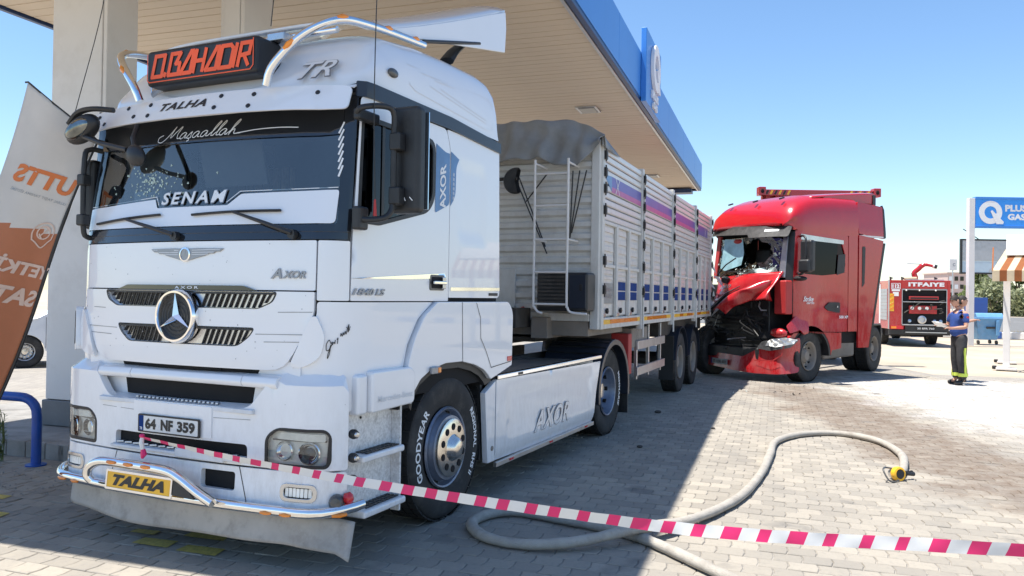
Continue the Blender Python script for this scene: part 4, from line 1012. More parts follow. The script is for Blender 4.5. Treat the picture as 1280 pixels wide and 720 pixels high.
def stroke_word(w, x0, z0, H, Wd, shear):
    tot = sum(G[c][1] for c in w); k = Wd / tot; out = []; x = 0
    for c in w:
        for l in G[c][0]: out.append([(x0 + (x + p) * k + shear * H * q, z0 + q * H) for p, q in l])
        x += G[c][1]
    return out
strokes('sign_lettering', stroke_word('O.BAHADIR', -.425, 3.078, .138, .86, .26), sgf, 'red_orange', sg_, w=.027, off=.004)
# ---- mirrors
MC = V((1.44, -.93, 0))
mr = B().obox((1.43, -.93, 2.46), (.21, .10, .66)).make('main_mirror', 'black', TK, bevel=.035, seg=3)
B().obox((1.44, -.875, 2.46), (.21, .008, .60)).make('mirror_glass', 'mirror', mr)
P = dense3([(1.25, -1.22, 2.70), (1.30, -1.24, 2.73), (1.36, -1.12, 2.76), (1.39, -1.04, 2.74), (1.39, -1.03, 2.6), (1.39, -1.03, 2.35), (1.39, -1.03, 2.18), (1.37, -1.07, 2.10), (1.31, -1.16, 2.075), (1.25, -1.2, 2.08)], 4)
B().tube(P, .018, 10).make('mirror_arm', 'black', TK)
for z in (2.56, 2.23): B().obox((1.405, -1.015, z), (.075, .075, .11)).make('arm_clamp', 'black', TK, bevel=.012)
B().obox((1.26, -1.13, 2.70), (.05, .22, .07)).make('arm_bracket', 'black', TK, bevel=.015)
B().obox((1.255, -1.175, 2.085), (.06, .10, .14)).make('arm_bracket', 'black', TK, bevel=.015)
strokes('mirror_mark', [[(1.34, 2.21), (1.35, 2.225)], [(1.375, 2.205), (1.38, 2.225)], [(1.40, 2.225), (1.42, 2.205)], [(1.43, 2.21), (1.44, 2.225), (1.45, 2.205)], [(1.48, 2.225), (1.50, 2.205)]], plane((0, -.9825, 0)), 'txtwhite', mr, w=.006)
# far side: main mirror arm, housing and kerb mirror in front of the visor
P = dense3([(-.96, -1.2, 2.62), (-.98, -1.28, 2.62), (-.985, -1.32, 2.54), (-.985, -1.32, 2.08), (-.98, -1.28, 2.0), (-.95, -1.2, 2.0)], 4)
B().tube(P, .018, 10).make('mirror_arm', 'black', TK)
mr2 = B().obox((-1.10, -1.16, 2.32), (.10, .10, .50)).make('main_mirror', 'black', TK, bevel=.03, seg=3)
for z in (2.40, 2.12): B().obox((-.985, -1.32, z), (.07, .07, .08)).make('arm_clamp', 'black', TK, bevel=.012)
km = B().tube(dense3([(-.60, -1.40, 2.84), (-.74, -1.45, 2.85), (-.88, -1.45, 2.835), (-.98, -1.44, 2.77)], 4), .026, 8, flat=.7).make('kerb_mirror', 'black', TK)
B().ell((-.86, -1.43, 2.725), (.155, .07, .088), 24, 14, (0, -.40, 0)).make('mirror_housing', 'black', km)
B().ell((-.862, -1.467, 2.718), (.120, .050, .062), 20, 12, (0, -.40, 0)).make('mirror_glass', M.setdefault('darkmirror', mat('dark_mirror', (.22, .23, .22), .06, 1., var=.5, scale=9)), km)
B().tube([(-.85, -1.45, 2.68), (-.60, -1.48, 2.60), (-.34, -1.50, 2.54)], .017, 8).make('mirror_arm', 'black', km)
B().ell((-.27, -1.49, 2.50), (.085, .04, .065), 16, 10, (0, .6, 0)).make('front_mirror', 'black', TK)
B().tube([(-.42, -1.36, 2.73), (-.36, -1.44, 2.63), (-.29, -1.48, 2.54)], .017, 8).make('mirror_strap', 'black', TK)
# whip aerials
for P in (((1.33, -1.13, 2.12), (1.36, -1.2, 2.9), (1.42, -1.25, 4.3)), ((-1.05, -1.35, 2.88), (-.86, -1.3, 3.6), (-.76, -1.28, 4.3)), ((.52, -1.15, 3.34), (.56, -1.15, 3.7), (.62, -1.15, 4.3))):
    B().tube(dense3(P, 6), .0032, 6).make('aerial', 'black', TK)
B().tube([(1.33, -1.13, 2.10), (1.332, -1.135, 2.2)], [.012, .006], 8).make('aerial_base', 'redmatte', TK)

# ---- bumper
bf_, bS = cab_surface(.05, 1.215, .28, .06, -1.455, lambda z: -1.455 - .03 * max(0, (.62 - z)) * 2)
sBe = 1.255
def PB(name, pl, m=W_, **kw): return panel(name, pl, bf_, m, TK, **kw)
hl = lambda s: [(s * x, z) for x, z in rounded([(.725, .608), (1.13, .608), (1.155, .645), (1.155, .80), (1.12, .838), (.80, .838), (.725, .775)], [.03, .03, .02, .05, .04, .06, .04])][::s]
outer = rounded([(-sBe, .595), (sBe, .595), (sBe, 1.165), (.80, 1.165), (.60, .935), (-.60, .935), (-.80, 1.165), (-sBe, 1.165)], [.02, .02, .03, .10, .06, .06, .10, .03])
pl_hole = rounded([(-.335, .52), (-.335, .945), (.335, .945), (.335, .52)][::-1], .0)
slot = rrect(-.52, .60, .62, .72, .03)
bump = panel('bumper', outer, bf_, W_, TK, holes=(hl(-1), hl(1), slot), th=.05, bevel=.012, offf=lambda s, z: -.10 * max(0, (z - 1.08) / .085) ** 2)
# plate carrier
pc = PB('plate_carrier', rounded([(-.335, .735), (.335, .735), (.335, .928), (-.335, .928)], .01), off=.008, th=.02)
B().box(-.55, .68, -1.40, -1.36, .58, .76).make('slot_backing', 'void', TK, smooth=False)
B().prism([(-1.47, .615), (-1.47, .632), (-1.37, .645), (-1.37, .60)], 'x', -.48, .62).make('lower_step', 'white_plastic', TK, bevel=.004)
for k in range(14): B().obox((-.43 + k * .075, -1.42, .645), (.045, .06, .012), (-.12, 0, .5)).make('tread_bar', 'alu', TK, bevel=.003)
B().box(.10, .5, -1.475, -1.45, .60, .66).make('hook_plate', 'white_plastic', TK, bevel=.01)
pp_ = bf_(0, .78); pf = plane((0.045, -1.468, 0))
npl = panel('number_plate', rrect(-.265, .265, .733, .848, .012), pf, 'txtblack', TK, th=.008, off=.008)
panel('plate_face', rrect(-.253, .253, .743, .838, .008), pf, 'plate', npl, th=.001, off=.0095)
panel('plate_blue_band', rrect(-.253, -.213, .743, .838, .003), pf, 'bluepanel', npl, th=.001, off=.0105)
text('plate_lettering', '64', pf, -.150, .79, .095, .068, 'txtblack', npl, bold=.05, off=.0115)
text('plate_lettering', 'NF', pf, -.008, .79, .105, .068, 'txtblack', npl, bold=.05, off=.0115)
text('plate_lettering', '359', pf, .155, .79, .15, .068, 'txtblack', npl, bold=.05, off=.0115)
text('plate_lettering', 'TR', pf, -.233, .757, .024, .018, 'txtwhite', npl, bold=.03, off=.0115)
strokes('panel_groove', [[(-1.22, .98), (-.86, .975)], [(.86, .975), (1.23, .98)], [(-.66, .87), (-.345, .865)], [(.345, .865), (.62, .87)]], bf_, 'txtgrey', TK, w=.004, off=.001)
# recess above the plate
rc = B(); rc.box(-.86, .96, -1.335, -1.32, .90, 1.22); rc.make('recess_wall', W_, TK)
B().prism([(-1.45, .905), (-1.45, .932), (-1.34, .95), (-1.34, .90)], 'x', -.62, .70).make('tread_ledge', 'white_plastic', TK, bevel=.004)
for k in range(20):
    if -.36 < -.33 + k * .036 < .40: B().obox((-.30 + k * .036, -1.40, .944), (.016, .085, .012), (-.15, 0, .55)).make('tread_bar', 'alu', TK, bevel=.003)
for (a, b2) in ((-.72, -.42), (-.415, .53), (.535, .80)):
    B().prism(rounded([(-1.34, 1.055), (-1.41, 1.062), (-1.425, 1.09), (-1.41, 1.125), (-1.34, 1.14)], .01), 'x', a + .05, b2 + .05).make('recess_beam', W_, TK, bevel=.004)
B().box(-.28, .42, -1.342, -1.336, .955, 1.05).make('mesh_opening', 'void', TK, smooth=False)
for k in range(5): B().box(-.28, .42, -1.346, -1.343, .963 + k * .018, .968 + k * .018).make('mesh_wire', 'black', TK, smooth=False)
for a in (-.06, .17): B().box(a, a + .2, -1.37, -1.345, 1.145, 1.168).make('air_opening', 'void', TK, smooth=False)
text('towing_sign', 'S', plane((0, -1.338, 0)), -.40, 1.0, .03, .045, 'txtblack', TK, bold=.05)
# head lamps
for s in (-1, 1):
    base = panel('headlight', hl(s), bf_, 'lens', TK, th=.01, off=-.035)
    ri = [(s * x, z) for x, z in rounded([(.745, .628), (1.125, .628), (1.138, .80), (1.11, .820), (.81, .820), (.745, .77)], .02)][::s]
    panel('lamp_gasket', hl(s), bf_, 'txtblack', base, holes=(ri,), th=.012, off=.003, bevel=.003)
    f2 = lambda a, z, s=s: bf_(a, z) + nrm(bf_, a, z) * -.03
    for (a, z, r_, dd) in ((.85, .70, .056, 1), (1.02, .695, .066, 1)):
        p = f2(s * a, z); n_ = nrm(bf_, s * a, z)
        B().lathe([(r_, 0), (r_ * 1.02, .016), (r_ * .92, .02), (r_ * .80, .0), (r_ * .5, -.012 if a > 1 else -.018), (.0005, -.016)], p, n_, 24).make('reflector', 'chrome', base, ang=45)
        if a > 1: B().lathe([(.034, 0), (.036, .018), (.030, .022), (.0005, .026)], p, n_, 20).make('projector', 'lensdk', base)
    panel('turn_signal', [(s * x, z) for x, z in rounded([(.80, .77), (1.12, .762), (1.12, .808), (.83, .812)], .012)][::s], bf_, 'lens', base, th=.006, off=-.012)
    B().tube([f2(s * a, .765) + nrm(bf_, s * a, .765) * .012 for a in (.77, .9, 1.03, 1.13)], .005, 6).make('divider', 'lensdk', base)
    panel('lamp_glass', ri, bf_, M['lampglass'] if 'lampglass' in M else M.setdefault('lampglass', glassmat('lamp_glass', (.93, .95, .95), .05)), base, th=.001, off=-.001)
# lower lip with fog lamps and centre opening
lo = rounded([(-sBe, .355), (sBe, .355), (sBe, .585), (-sBe, .585)], .03)
fg = lambda s: [(s * x, z) for x, z in rrect(.855, 1.07, .425, .51, .04)][::s]
lh = rrect(.26, .52, .44, .55, .02)
panel('bumper_lip', lo, bf_, W_, TK, holes=(fg(-1), fg(1), lh), th=.04, bevel=.01)
B().box(-.5, .62, -1.42, -1.40, .40, .60).make('lip_backing', 'void', TK, smooth=False)
strokes('panel_seam', [[(-.56, .36), (-.50, .585)], [(.62, .36), (.55, .585)]], bf_, 'txtblack', TK, w=.006, off=.001)
for s in (-1, 1):
    fb_ = panel('fog_lamp', fg(s), bf_, 'lensdk', TK, th=.01, off=-.02)
    panel('fog_bezel', [(s * x, z) for x, z in rrect(.845, 1.08, .415, .52, .045)][::s], bf_, 'chromed', fb_, holes=([(s * x, z) for x, z in rrect(.87, 1.055, .437, .498, .03)][::s],), th=.012, off=.008, bevel=.003)
    for k in range(7): panel('led_cell', [(s * x, z) for x, z in rrect(.875 + k * .0255, .896 + k * .0255, .442, .493, .004)][::s], bf_, 'lens', fb_, th=.006, off=-.004)
# chrome bull bar
def bb(s, z, o): return bf_(s, z) + nrm(bf_, s, z) * o
P = [bb(s, .365 + .0 * abs(s), .045) for s in [-1.33 + 2.66 * k / 48 for k in range(49)]]
P = [p + V((0, 0, .02 * max(0, abs(-1.33 + 2.66 * k / 48) - 1.1) / .2)) for k, p in enumerate(P)]
bar = B().tube(P, .027, 12, flat=1.15).make('chrome_bumper_bar', 'chrome', TK)
hp = dense3([(-.54, -1.55, .40), (-.56, -1.57, .44), (-.52, -1.58, .50), (-.40, -1.585, .545), (-.15, -1.59, .55), (.15, -1.59, .545), (.27, -1.585, .51), (.40, -1.575, .44), (.52, -1.565, .385)], 5)
hoop = B().tube(hp, .030, 12).make('chrome_hoop', 'chrome', TK)
for x in (-.28, -.13, .02): B().tube([(x - .035, -1.618, .556), (x, -1.624, .556), (x + .035, -1.618, .556)], [.009, .013, .009], 8).make('amber_lamp', 'orange', hoop)
for s_ in (-.98, -.83, .80, .93, 1.19):
    B().tube([bb(s_ - .035, .352, .068), bb(s_, .352, .074), bb(s_ + .035, .352, .068)], [.008, .012, .008], 8).make('amber_lamp', 'orange', bar)
tf = plane((0, -1.592, 0), (1, 0, 0), (0, .15, 1))
yp = panel('name_plate', rrect(-.36, .205, .383, .495, .006), lambda s, z: V((s, -1.585 + (z - .44) * .1, z)), 'yellow', TK, th=.012, off=.0)
fp_ = lambda s, z: V((s, -1.585 + (z - .44) * .1, z))
panel('plate_rim', rrect(-.366, .211, .377, .501, .008), fp_, 'chrome', yp, holes=(rrect(-.352, .197, .391, .487, .004),), th=.008, off=.003, bevel=.002)
text('plate_lettering', 'TALHA', fp_, -.078, .440, .45, .068, 'txtblack', yp, bold=.06, shear=.35, space=1.05, off=.002)
panel('side_rubber', rounded([(.215, .40), (.40, .395), (.30, .47), (.215, .49)], .01), fp_, 'black', yp, th=.01)
# rubber mud flap under the bumper, its end bent outwards
def flp(u, v):
    s_ = -1.17 + 2.45 * u; k = max(0, (u - .80) / .2)
    p = bf_(max(-1.2, min(1.15, s_)), .3) if s_ < 1.15 else bf_(1.15, .3) + V((s_ - 1.15, .02, 0))
    zt, zb = .335 - .03 * k, .165 - .025 * sin(pi * min(1, u * 1.2)) - .06 * k ** 2 + .0 * u
    y = p.y + .05 - .03 * v + (-.09 * k ** 1.5) * v * sin(pi * .5 * k)
    return V((p.x + .03 * k * v, y + .02 * sin(u * 14) * v, zt + (zb - zt) * v))
b = B(); b.grid(flp, 48, 8); fo = b.make('rubber_mudflap', 'flap', TK, ang=70); s_ = fo.modifiers.new('thickness', 'SOLIDIFY'); s_.thickness = .012

# ---- visible side: corner box, steps, lamps
B().box(1.16, 1.255, -1.16, -1.06, .90, 1.145).make('corner_cover', W_, TK, bevel=.02, seg=3)
cv = B().prism(rounded([(-1.055, .905), (-.57, .915), (-.56, 1.12), (-.62, 1.16), (-1.055, 1.16)], [.02, .04, .04, .03, .02]), 'x', 1.0, 1.285).make('step_box_cover', W_, TK, bevel=.02, seg=3)
text('embossed_lettering', 'Mercedes-Benz', plane((1.286, 0, 0), (0, 1, 0)), -.80, .985, .40, .04, 'white_plastic', TK, bold=.015, off=.001)
st0 = B().box(.90, 1.17, -1.22, -.66, .30, .93).make('step_well', 'speck', TK, bevel=.01)
B().box(1.17, 1.24, -.675, -.655, .22, .91).make('step_well_rear', 'speck', TK, bevel=.004)
B().box(1.0, 1.235, -.70, -.56, .88, .93).make('dark_gap', 'void', TK)
for z, xo in ((.615, 1.285), (.285, 1.30)):
    s0 = B().box(1.10, xo, -1.14, -.68, z, z + .045).make('step', W_, TK, bevel=.015, seg=3)
    for i in range(4):
        for j in range(8): B().box(1.145 + i * .032, 1.168 + i * .032, -1.07 + j * .045, -1.035 + j * .045, z + .046, z + .053).make('tread_cleat', 'black', s0, smooth=False)
for z in (.80, .66, .53):
    o = B().lathe([(.028, 0), (.03, .02), (.022, .045), (.0005, .05)], (1.235, -1.19, z), (1, -.3, 0), 16).make('side_bolt', 'black', TK)
    B().lathe([(.018, .045), (.014, .058), (.0005, .06)], (1.235, -1.19, z), (1, -.3, 0), 12).make('bolt_cap', 'chromed', o)
mk = B().lathe([(.03, -.03), (.042, .0), (.042, .05), (.03, .07), (.0005, .075)], (1.20, -1.28, .42), (.6, -1, 0), 16).make('marker_lamp', 'lensdk', TK)
B().lathe([(.033, .0), (.036, .03), (.02, .045), (.0005, .048)], (1.24, -1.25, .43), (1, .3, .2), 16).make('marker_lens', 'red_lens', mk)
B().disc((1.172, -1.02, .87), (1, 0, 0), .008, .004).make('hole', 'void', TK)
# fender with wheel arch (both sides)
arch = [(-.58, .90), (-.555, .98), (-.47, 1.06), (-.33, 1.115), (-.13, 1.145), (.12, 1.14), (.33, 1.10), (.48, 1.05), (.56, 1.0), (.60, .965), (.70, .985)]
fen = arch + [(1.0, 1.05), (1.01, 1.50), (.93, 1.585), (-.255, 1.585), (-.43, 1.49), (-.56, 1.33), (-.635, 1.16), (-.62, .93)]
for s in (-1, 1):
    xo = CXc + s * 1.19
    B().prism(rounded(fen, [.02] * 11 + [.02, .09, .05, .02] + [.05] * 4), 'x', xo - s * .30, xo + s * .022).make('fender', W_, TK, bevel=.018, seg=3)
    B().prism([(y, z - .0) for y, z in arch] + [(y * .93, z - .045) for y, z in arch[::-1]], 'x', xo - s * .6, xo - s * .01).make('arch_liner', 'black', TK)
fs_ = plane((CXc + 1.213, 0, 0), (0, 1, 0))
strokes('panel_seam', [[(.10, 1.58), (.12, 1.14)], [(.33, 1.575), (.40, 1.46), (.41, 1.30), (.50, 1.20), (.60, 1.06), (.97, 1.085)]], fs_, 'txtblack', TK, w=.006, off=.001)
il = B().box(1.27, 1.295, -.365, -.245, 1.085, 1.135).make('side_indicator', 'txtgrey', TK, bevel=.008)
B().box(1.272, 1.30, -.285, -.247, 1.09, 1.13).make('indicator_lens', 'orange', il, bevel=.006)
B().box(1.268, 1.272, .90, .985, 1.09, 1.13).make('red_reflector', 'red_lens', TK)
# ---- front wheels with lettering
for s in (-1, 1):
    w = wheel(TK, s * 1.07 + .02 * (s < 0), 0, s, .52, 1., 'steer')
    if s > 0:
        arc_text('tyre_lettering', 'GOODYEAR', (0, 0, 0), (0, 1, 0), (0, 0, 1), (.153, 0, 0), .388, 2.98, .085, 'txtwhite', w, bold=.03)
        arc_text('tyre_lettering', 'REGIONAL  RHS II', (0, 0, 0), (0, 1, 0), (0, 0, 1), (.153, 0, 0), .405, -.03, .062, 'txtwhite', w, bold=.035)
for s in (-1, 1):
    for xo in (1.03, .70):
        w = wheel(TK, s * xo, 3.98, s, .515, .95, 'drive', 'rim')
        if s > 0 and xo > 1:
            arc_text('tyre_lettering', 'BEIST', (0, 0, 0), (0, 1, 0), (0, 0, 1), (.146, 0, 0), .385, 3.0, .08, 'txtwhite', w, bold=.03)
            arc_text('tyre_lettering', 'MEMMARIE', (0, 0, 0), (0, 1, 0), (0, 0, 1), (.146, 0, 0), .385, .0, .08, 'txtwhite', w, bold=.03)
    # mudguard over the drive wheels
    A = [pi * (1.06 - 1.12 * k / 20) for k in range(21)]
    P = [(3.98 - .60 * -cos(a) * -1 if False else 3.98 + .60 * cos(a), .53 + .60 * sin(a)) for a in A] + [(3.98 + .57 * cos(a), .53 + .57 * sin(a)) for a in A[::-1]]
    B().prism(P, 'x', s * .52, s * 1.24).make('mudguard', 'navy', TK, bevel=.01)
    P = [(3.98 + .605 * cos(a), .53 + .605 * sin(a)) for a in A] + [(3.98 + .54 * cos(a), .53 + .54 * sin(a)) for a in A[::-1]]
    B().prism(P, 'x', s * 1.235, s * 1.25).make('mudguard_lip', 'chassislt' if s < 0 else 'navy', TK, bevel=.006)
    b = B()
    for k in range(9):
        a = pi * (.98 - .5 * k / 8); b.obox((s * .88, 3.98 + .603 * cos(a), .53 + .603 * sin(a)), (.70, .02, .012), (a - pi / 2, 0, 0))
    b.make('mudguard_rib', 'black', TK)
    B().box(*sorted((s * .55, s * 1.22)), 4.60, 4.615, .18, .6).make('mudflap', 'black', TK, bevel=.004)
# ---- side skirt
sk = [(.74, .285), (3.19, .235), (3.28, .60), (3.42, .915), (.74, .945)]
skf = plane((1.25, 0, 0), (0, 1, 0))
k_ = panel('side_skirt', rounded(sk, [.01, .03, .02, .02, .01]), skf, W_, TK, th=.04, off=.0, bevel=.008, offf=lambda y, z: (-.010 if (.98 < y < 3.0 + (z - .3) * .3 and .47 < z < .84) else 0) - .02 * max(0, (.34 - z) / .05), step=.06)
B().box(1.20, 1.262, .75, 3.43, .945, .985).make('chrome_edge', 'chrome', k_, bevel=.008)
B().box(1.225, 1.258, .75, 3.19, .232, .272).make('bottom_rail', 'alu', k_, bevel=.004)
for y in (1.0, 1.9, 2.9): B().box(1.257, 1.265, y, y + .07, .245, .262).make('rail_reflector', 'red_lens', k_)
for y in (1.15,): B().box(1.26, 1.266, y, y + .09, .955, .975).make('edge_badge', 'txtblack', k_)
text('skirt_lettering', 'AXOR', skf, 1.98, .49, .92, .20, 'txtgrey', k_, bold=.04, shear=.45, space=1.1, off=.003)
text('skirt_lettering', 'AXOR', skf, 1.98, .49, .905, .186, 'white', k_, bold=.016, shear=.45, space=1.12, off=.005)
B().prism([(.60, .29), (.725, .29), (.725, .94), (.54, .86)], 'x', 1.20, 1.25).make('skirt_front_piece', W_, k_, bevel=.006)
B().disc((1.251, .67, .40), (1, 0, 0), .02, .006).make('skirt_button', 'chassislt', k_)
# black pierced panel behind the front wheel
me_ = B().box(1.02, 1.19, .56, .60, .32, .98).make('pierced_panel', 'black', TK)
for i in range(3):
    for j in range(9): B().box(1.035 + i * .05, 1.07 + i * .05, .552, .559, .36 + j * .065, .385 + j * .065).make('slot_hole', 'void', me_, smooth=False)
# ---- chassis and things between cab and trailer
for s in (-1, 1): B().box(s * .38 - .04, s * .38 + .04, -1.1, 4.9, .70, .96).make('frame_rail', 'chassis', TK, bevel=.008)
B().box(.48, 1.18, .95, 3.2, .34, .90).make('fuel_tank', 'chassis', TK, bevel=.06, seg=3)
B().box(-1.18, -.48, .95, 3.0, .34, .90).make('fuel_tank', 'chassis', TK, bevel=.06, seg=3)
dk = B().box(.35, 1.2, .95, 3.30, .905, .93).make('deck_plate', 'alu', TK, bevel=.006)
B().box(-1.0, .3, 1.4, 3.0, .97, 1.0).make('deck_plate', 'chassis', TK, bevel=.006)
B().tube([(0, .0, .52), (0, 0, .52)], .05).make('axle_stub', 'chassis', TK)
B().tube([(-1.0, 0, .5), (1.0, 0, .5)], .06, 10).make('front_axle', 'chassis', TK)
B().tube([(-.6, 3.98, .515), (.6, 3.98, .515)], .09, 12).make('rear_axle', 'chassis', TK); B().ell((0, 3.98, .515), (.25, .28, .25)).make('differential', 'chassis', TK)
fw = B(); fw.prism([(-.45, 3.4), (.45, 3.4), (.5, 4.1), (.2, 4.5), (-.2, 4.5), (-.5, 4.1)], 'z', 1.10, 1.16); fw.make('fifth_wheel', 'chassis', TK, bevel=.01)
for k, (x, y) in enumerate(((-.5, 1.1), (.0, 1.15), (.45, 1.1))):
    B().tube(dense3([(x, .85, 1.9), (x + .05, 1.2, 1.3), (x + .02, 1.8, 1.12), (x - .1, 2.6, 1.35), (x - .1, 3.3, 1.5)], 5), .02, 8).make('air_hose', ('black', 'black', 'redmatte')[k], TK)
B().tube([(.95, 1.0, .93), (.95, 1.0, 3.0)], .09, 14).make('air_intake_stack', 'black', TK)
B().box(.5, 1.1, .82, 1.0, .95, 2.7).make('stack_guard', 'black', TK, bevel=.02)
B().box(-.9, .4, .80, .92, .95, 2.8).make('cab_back_trim', 'black', TK, bevel=.02)
# engine and floor block under the cab so that no light shows through
B().box(-.75, .85, -1.2, .7, .55, 1.1).make('engine_block', 'void', TK, bevel=.03)
# ------------------------------------------------------------- semi trailer
RO = T2W(1.25, 3.35); RYAW = .39
TR = thing('tipper_trailer', 'long white high-sided semi-trailer with ribbed side boards, ladder and grey tarpaulin', 'trailer', RO, -RYAW)
rd = V((sin(RYAW), cos(RYAW), 0)); re_ = V((cos(RYAW), -sin(RYAW), 0))
def R2W(x, y, z=0.): return RO + re_ * x + rd * y + V((0, 0, z))
LEN = 8.45; ZF = 1.27; ZT_ = 3.36
B().box(-2.44, -.06, .06, LEN - .05, 1.40, ZT_ - .05).make('load_body', 'trailer', TR)
# corrugated front wall
prof = [(0, 1.44)]; z = 1.44
while z < 3.28:
    prof += [(0, z + .02), (-.035, z + .045), (-.035, z + .095), (0, z + .12)]; z += .135
prof += [(0, 3.36), (.05, 3.36), (.05, 1.44)]
B().prism(prof, 'x', -2.42, -.10).make('front_wall', 'trailer', TR, smooth=False)
for x in (-2.5, -.10): B().box(x, x + .10, -.05, .06, ZF, ZT_ + .04).make('corner_post', 'trailer', TR, bevel=.012)
B().box(-2.40, -.10, -.06, .04, 3.30, 3.37).make('top_rail', 'trailer', TR, bevel=.01)
B().box(-2.40, -.10, -.06, .04, 1.36, 1.45).make('bottom_rail', 'trailer', TR, bevel=.01)
B().box(-.05, .0, 0.061, LEN, ZF, 1.40).make('side_rail', 'trailer', TR, bevel=.008)
B().box(-2.5, -2.45, 0.061, LEN, ZF, ZT_).make('far_side_wall', 'trailer', TR, bevel=.008)
posts = [.06, 2.02, 4.18, 6.42, LEN - .06]
for bi in range(4):
    a, b2 = posts[bi] + .05, posts[bi + 1] - .05
    # upper drop boards: rolled ribs
    nb = 10; hb = (ZT_ - 2.52) / nb
    for k in range(nb):
        z0 = 2.52 + k * hb
        P = [(-.045, z0), (-.010, z0 + .003), (.0, z0 + .014), (.0, z0 + hb - .022), (-.012, z0 + hb - .010), (-.045, z0 + hb - .004)]
        B().prism([(x, z) for x, z in P], 'y', a, b2).make('side_board', 'trailer_alu', TR, smooth=False)
    # lower pressed panels between uprights
    n = 3; w = (b2 - a) / n
    for k in range(n):
        y0, y1 = a + k * w + .03, a + (k + 1) * w - .03
        lp = B().box(-.045, -.032, y0, y1, 1.42, 2.50).make('lower_panel', 'trailer_alu', TR)
        z = 1.95; 
        B().box(-.030, -.005, y0, y1, 1.98, 2.02).make('panel_bar', 'trailer', TR, bevel=.006)
        for j in range(4):
            zz = 2.06 + j * .11
            B().prism(rounded([(y0 + .06, zz), (y1 - .06, zz), (y1 - .09, zz + .06), (y0 + .09, zz + .06)], .015), 'x', -.031, -.014).make('pressed_rib', 'trailer_alu', TR, bevel=.006)
        for j in range(2):
            zz = 1.84 + j * .065
            B().prism(rounded([(y0 + .06, zz), (y1 - .06, zz), (y1 - .09, zz + .04), (y0 + .09, zz + .04)], .015), 'x', -.031, -.018).make('pressed_rib', 'trailer_alu', TR, bevel=.005)
        if not (bi == 0 and k == 0):
            for zz in (1.60, 1.72): B().box(-.031, -.022, y0 + .07, y1 - .07, zz, zz + .105).make('blue_reflector', 'bluepanel', TR)
        else:
            o = B().box(-.031, -.022, y0 + .04, y1 - .05, 1.56, 1.80).make('data_plate', 'platedirty', TR)
            text('plate_lettering', 'KAPALI\nTONAJ', plane((-.0215, 0, 0), (0, 1, 0)), (y0 + y1) / 2, 1.68, .34, .14, 'txtgrey', o, bold=.02)
        B().obox((-.012, (y0 + y1) / 2 - .05, 1.475), (.03, .05, .05), (.6, 0, 0)).make('latch', 'txtblack', TR, bevel=.004)
        if k: B().box(-.03, .012, y0 - .065, y0 + .005, 1.40, 2.50).make('upright', 'trailer', TR, bevel=.008)
        B().box(-.02, .02, y0 - .06, y0 + .06, 1.405, 1.45).make('hinge_block', 'chromed', TR, bevel=.006)
    B().box(-.030, .004, a, b2, 2.475, 2.515).make('mid_rail', 'trailer', TR, bevel=.006)
    # amber reflective strip
    yy = a
    while yy < b2 - .1:
        L = min(.34, b2 - yy); B().box(.0005, .006, yy + .01, yy + L - .01, 1.325, 1.375).make('amber_strip', 'orange' if rnd.random() < .75 else 'yellow', TR); yy += L
for i, y in enumerate(posts):
    w = .045 if 0 < i < 4 else .05
    B().box(-.05, .022, y - w, y + w, ZF - (.06 if 0 < i < 4 else 0), ZT_ + .02).make('side_post', 'trailer', TR, bevel=.008)
    if 0 < i < 4: B().tube([(.034, y, 1.10), (.034, y, 3.3)], .014, 8).make('lock_rod', 'trailer', TR)
    for z in ([1.72, 2.05, 2.35, 2.62, 2.86, 3.05, 3.24] if i else [1.72, 2.05, 2.62, 2.86, 3.05, 3.24]):
        o = B().obox((.03, y + .02, z), (.035, .07, .10)).make('latch', 'txtblack', TR, bevel=.006)
        B().tube([(.045, y - .02, z + .07), (.055, y - .04, z), (.045, y - .02, z - .08)], .009, 6).make('latch_handle', 'chassis', o)
# stripe graphic
gf = plane((.0005, 0, 0), (0, 1, 0))
def gr(y0, y1, m, za, zb): return panel('stripe_decal', [(y0, za(y0)), (y1, za(y1)), (y1, zb(y1)), (y0, zb(y0))], gf, m, TR, th=.001, off=.002)
for (y0, y1) in ((.45, 1.95), (2.09, 4.11), (4.25, 6.35), (6.49, 7.9)):
    gr(y0, y1, 'purple', lambda y: 2.93, lambda y: 3.05)
    gr(y0, y1, 'magenta' if y0 < 5 else 'purple', lambda y: 2.865, lambda y: 2.93)
panel('stripe_tip', [(.45, 2.87), (.45, 3.05), (.12, 3.03)], gf, 'bluedecal', TR, th=.001, off=.003)
strokes('cross_mark', [[(.62, 2.87), (.80, 3.05)], [(.80, 2.87), (.62, 3.05)], [(7.5, 2.87), (7.7, 3.05)], [(7.7, 2.87), (7.5, 3.05)]], gf, 'txtwhite', TR, w=.015, off=.005)
# tarpaulin draped over the front
def tp(u, v):
    x = -2.52 + 2.56 * u; fold = .035 * sin(u * 17) * v + .02 * sin(u * 39 + 1) * v
    corner = max(0, (u - .72) / .28)
    if v < .35: t = v / .35; y = .75 - .80 * t; z = 3.64 - .02 * t + .04 * cos((u - .5) * 3) - .02 * abs(sin(u * 6)) * (1 - t) - .14 * max(0, (u - .93) / .07)
    else:
        t = (v - .35) / .65; y = -.05 - .10 * t - abs(fold); z = 3.62 + .04 * cos((u - .5) * 3) - (.46 + .02 * sin(u * 5) + .10 * sin(max(0, corner) * pi)) * t
        if corner > .55: z += (.28 * (corner - .55) / .45) * t
    z -= .17 * max(0, (u - .86) / .14) * (1 - .5 * max(0, v - .35)); z += .012 * sin(u * 53 + v * 7) * min(1, v * 2)
    return V((x + .02 * sin(v * 9 + u * 4), y + fold + .018 * sin(u * 71 + 3 * v) * v + .012 * sin(u * 23 - v * 14), z))
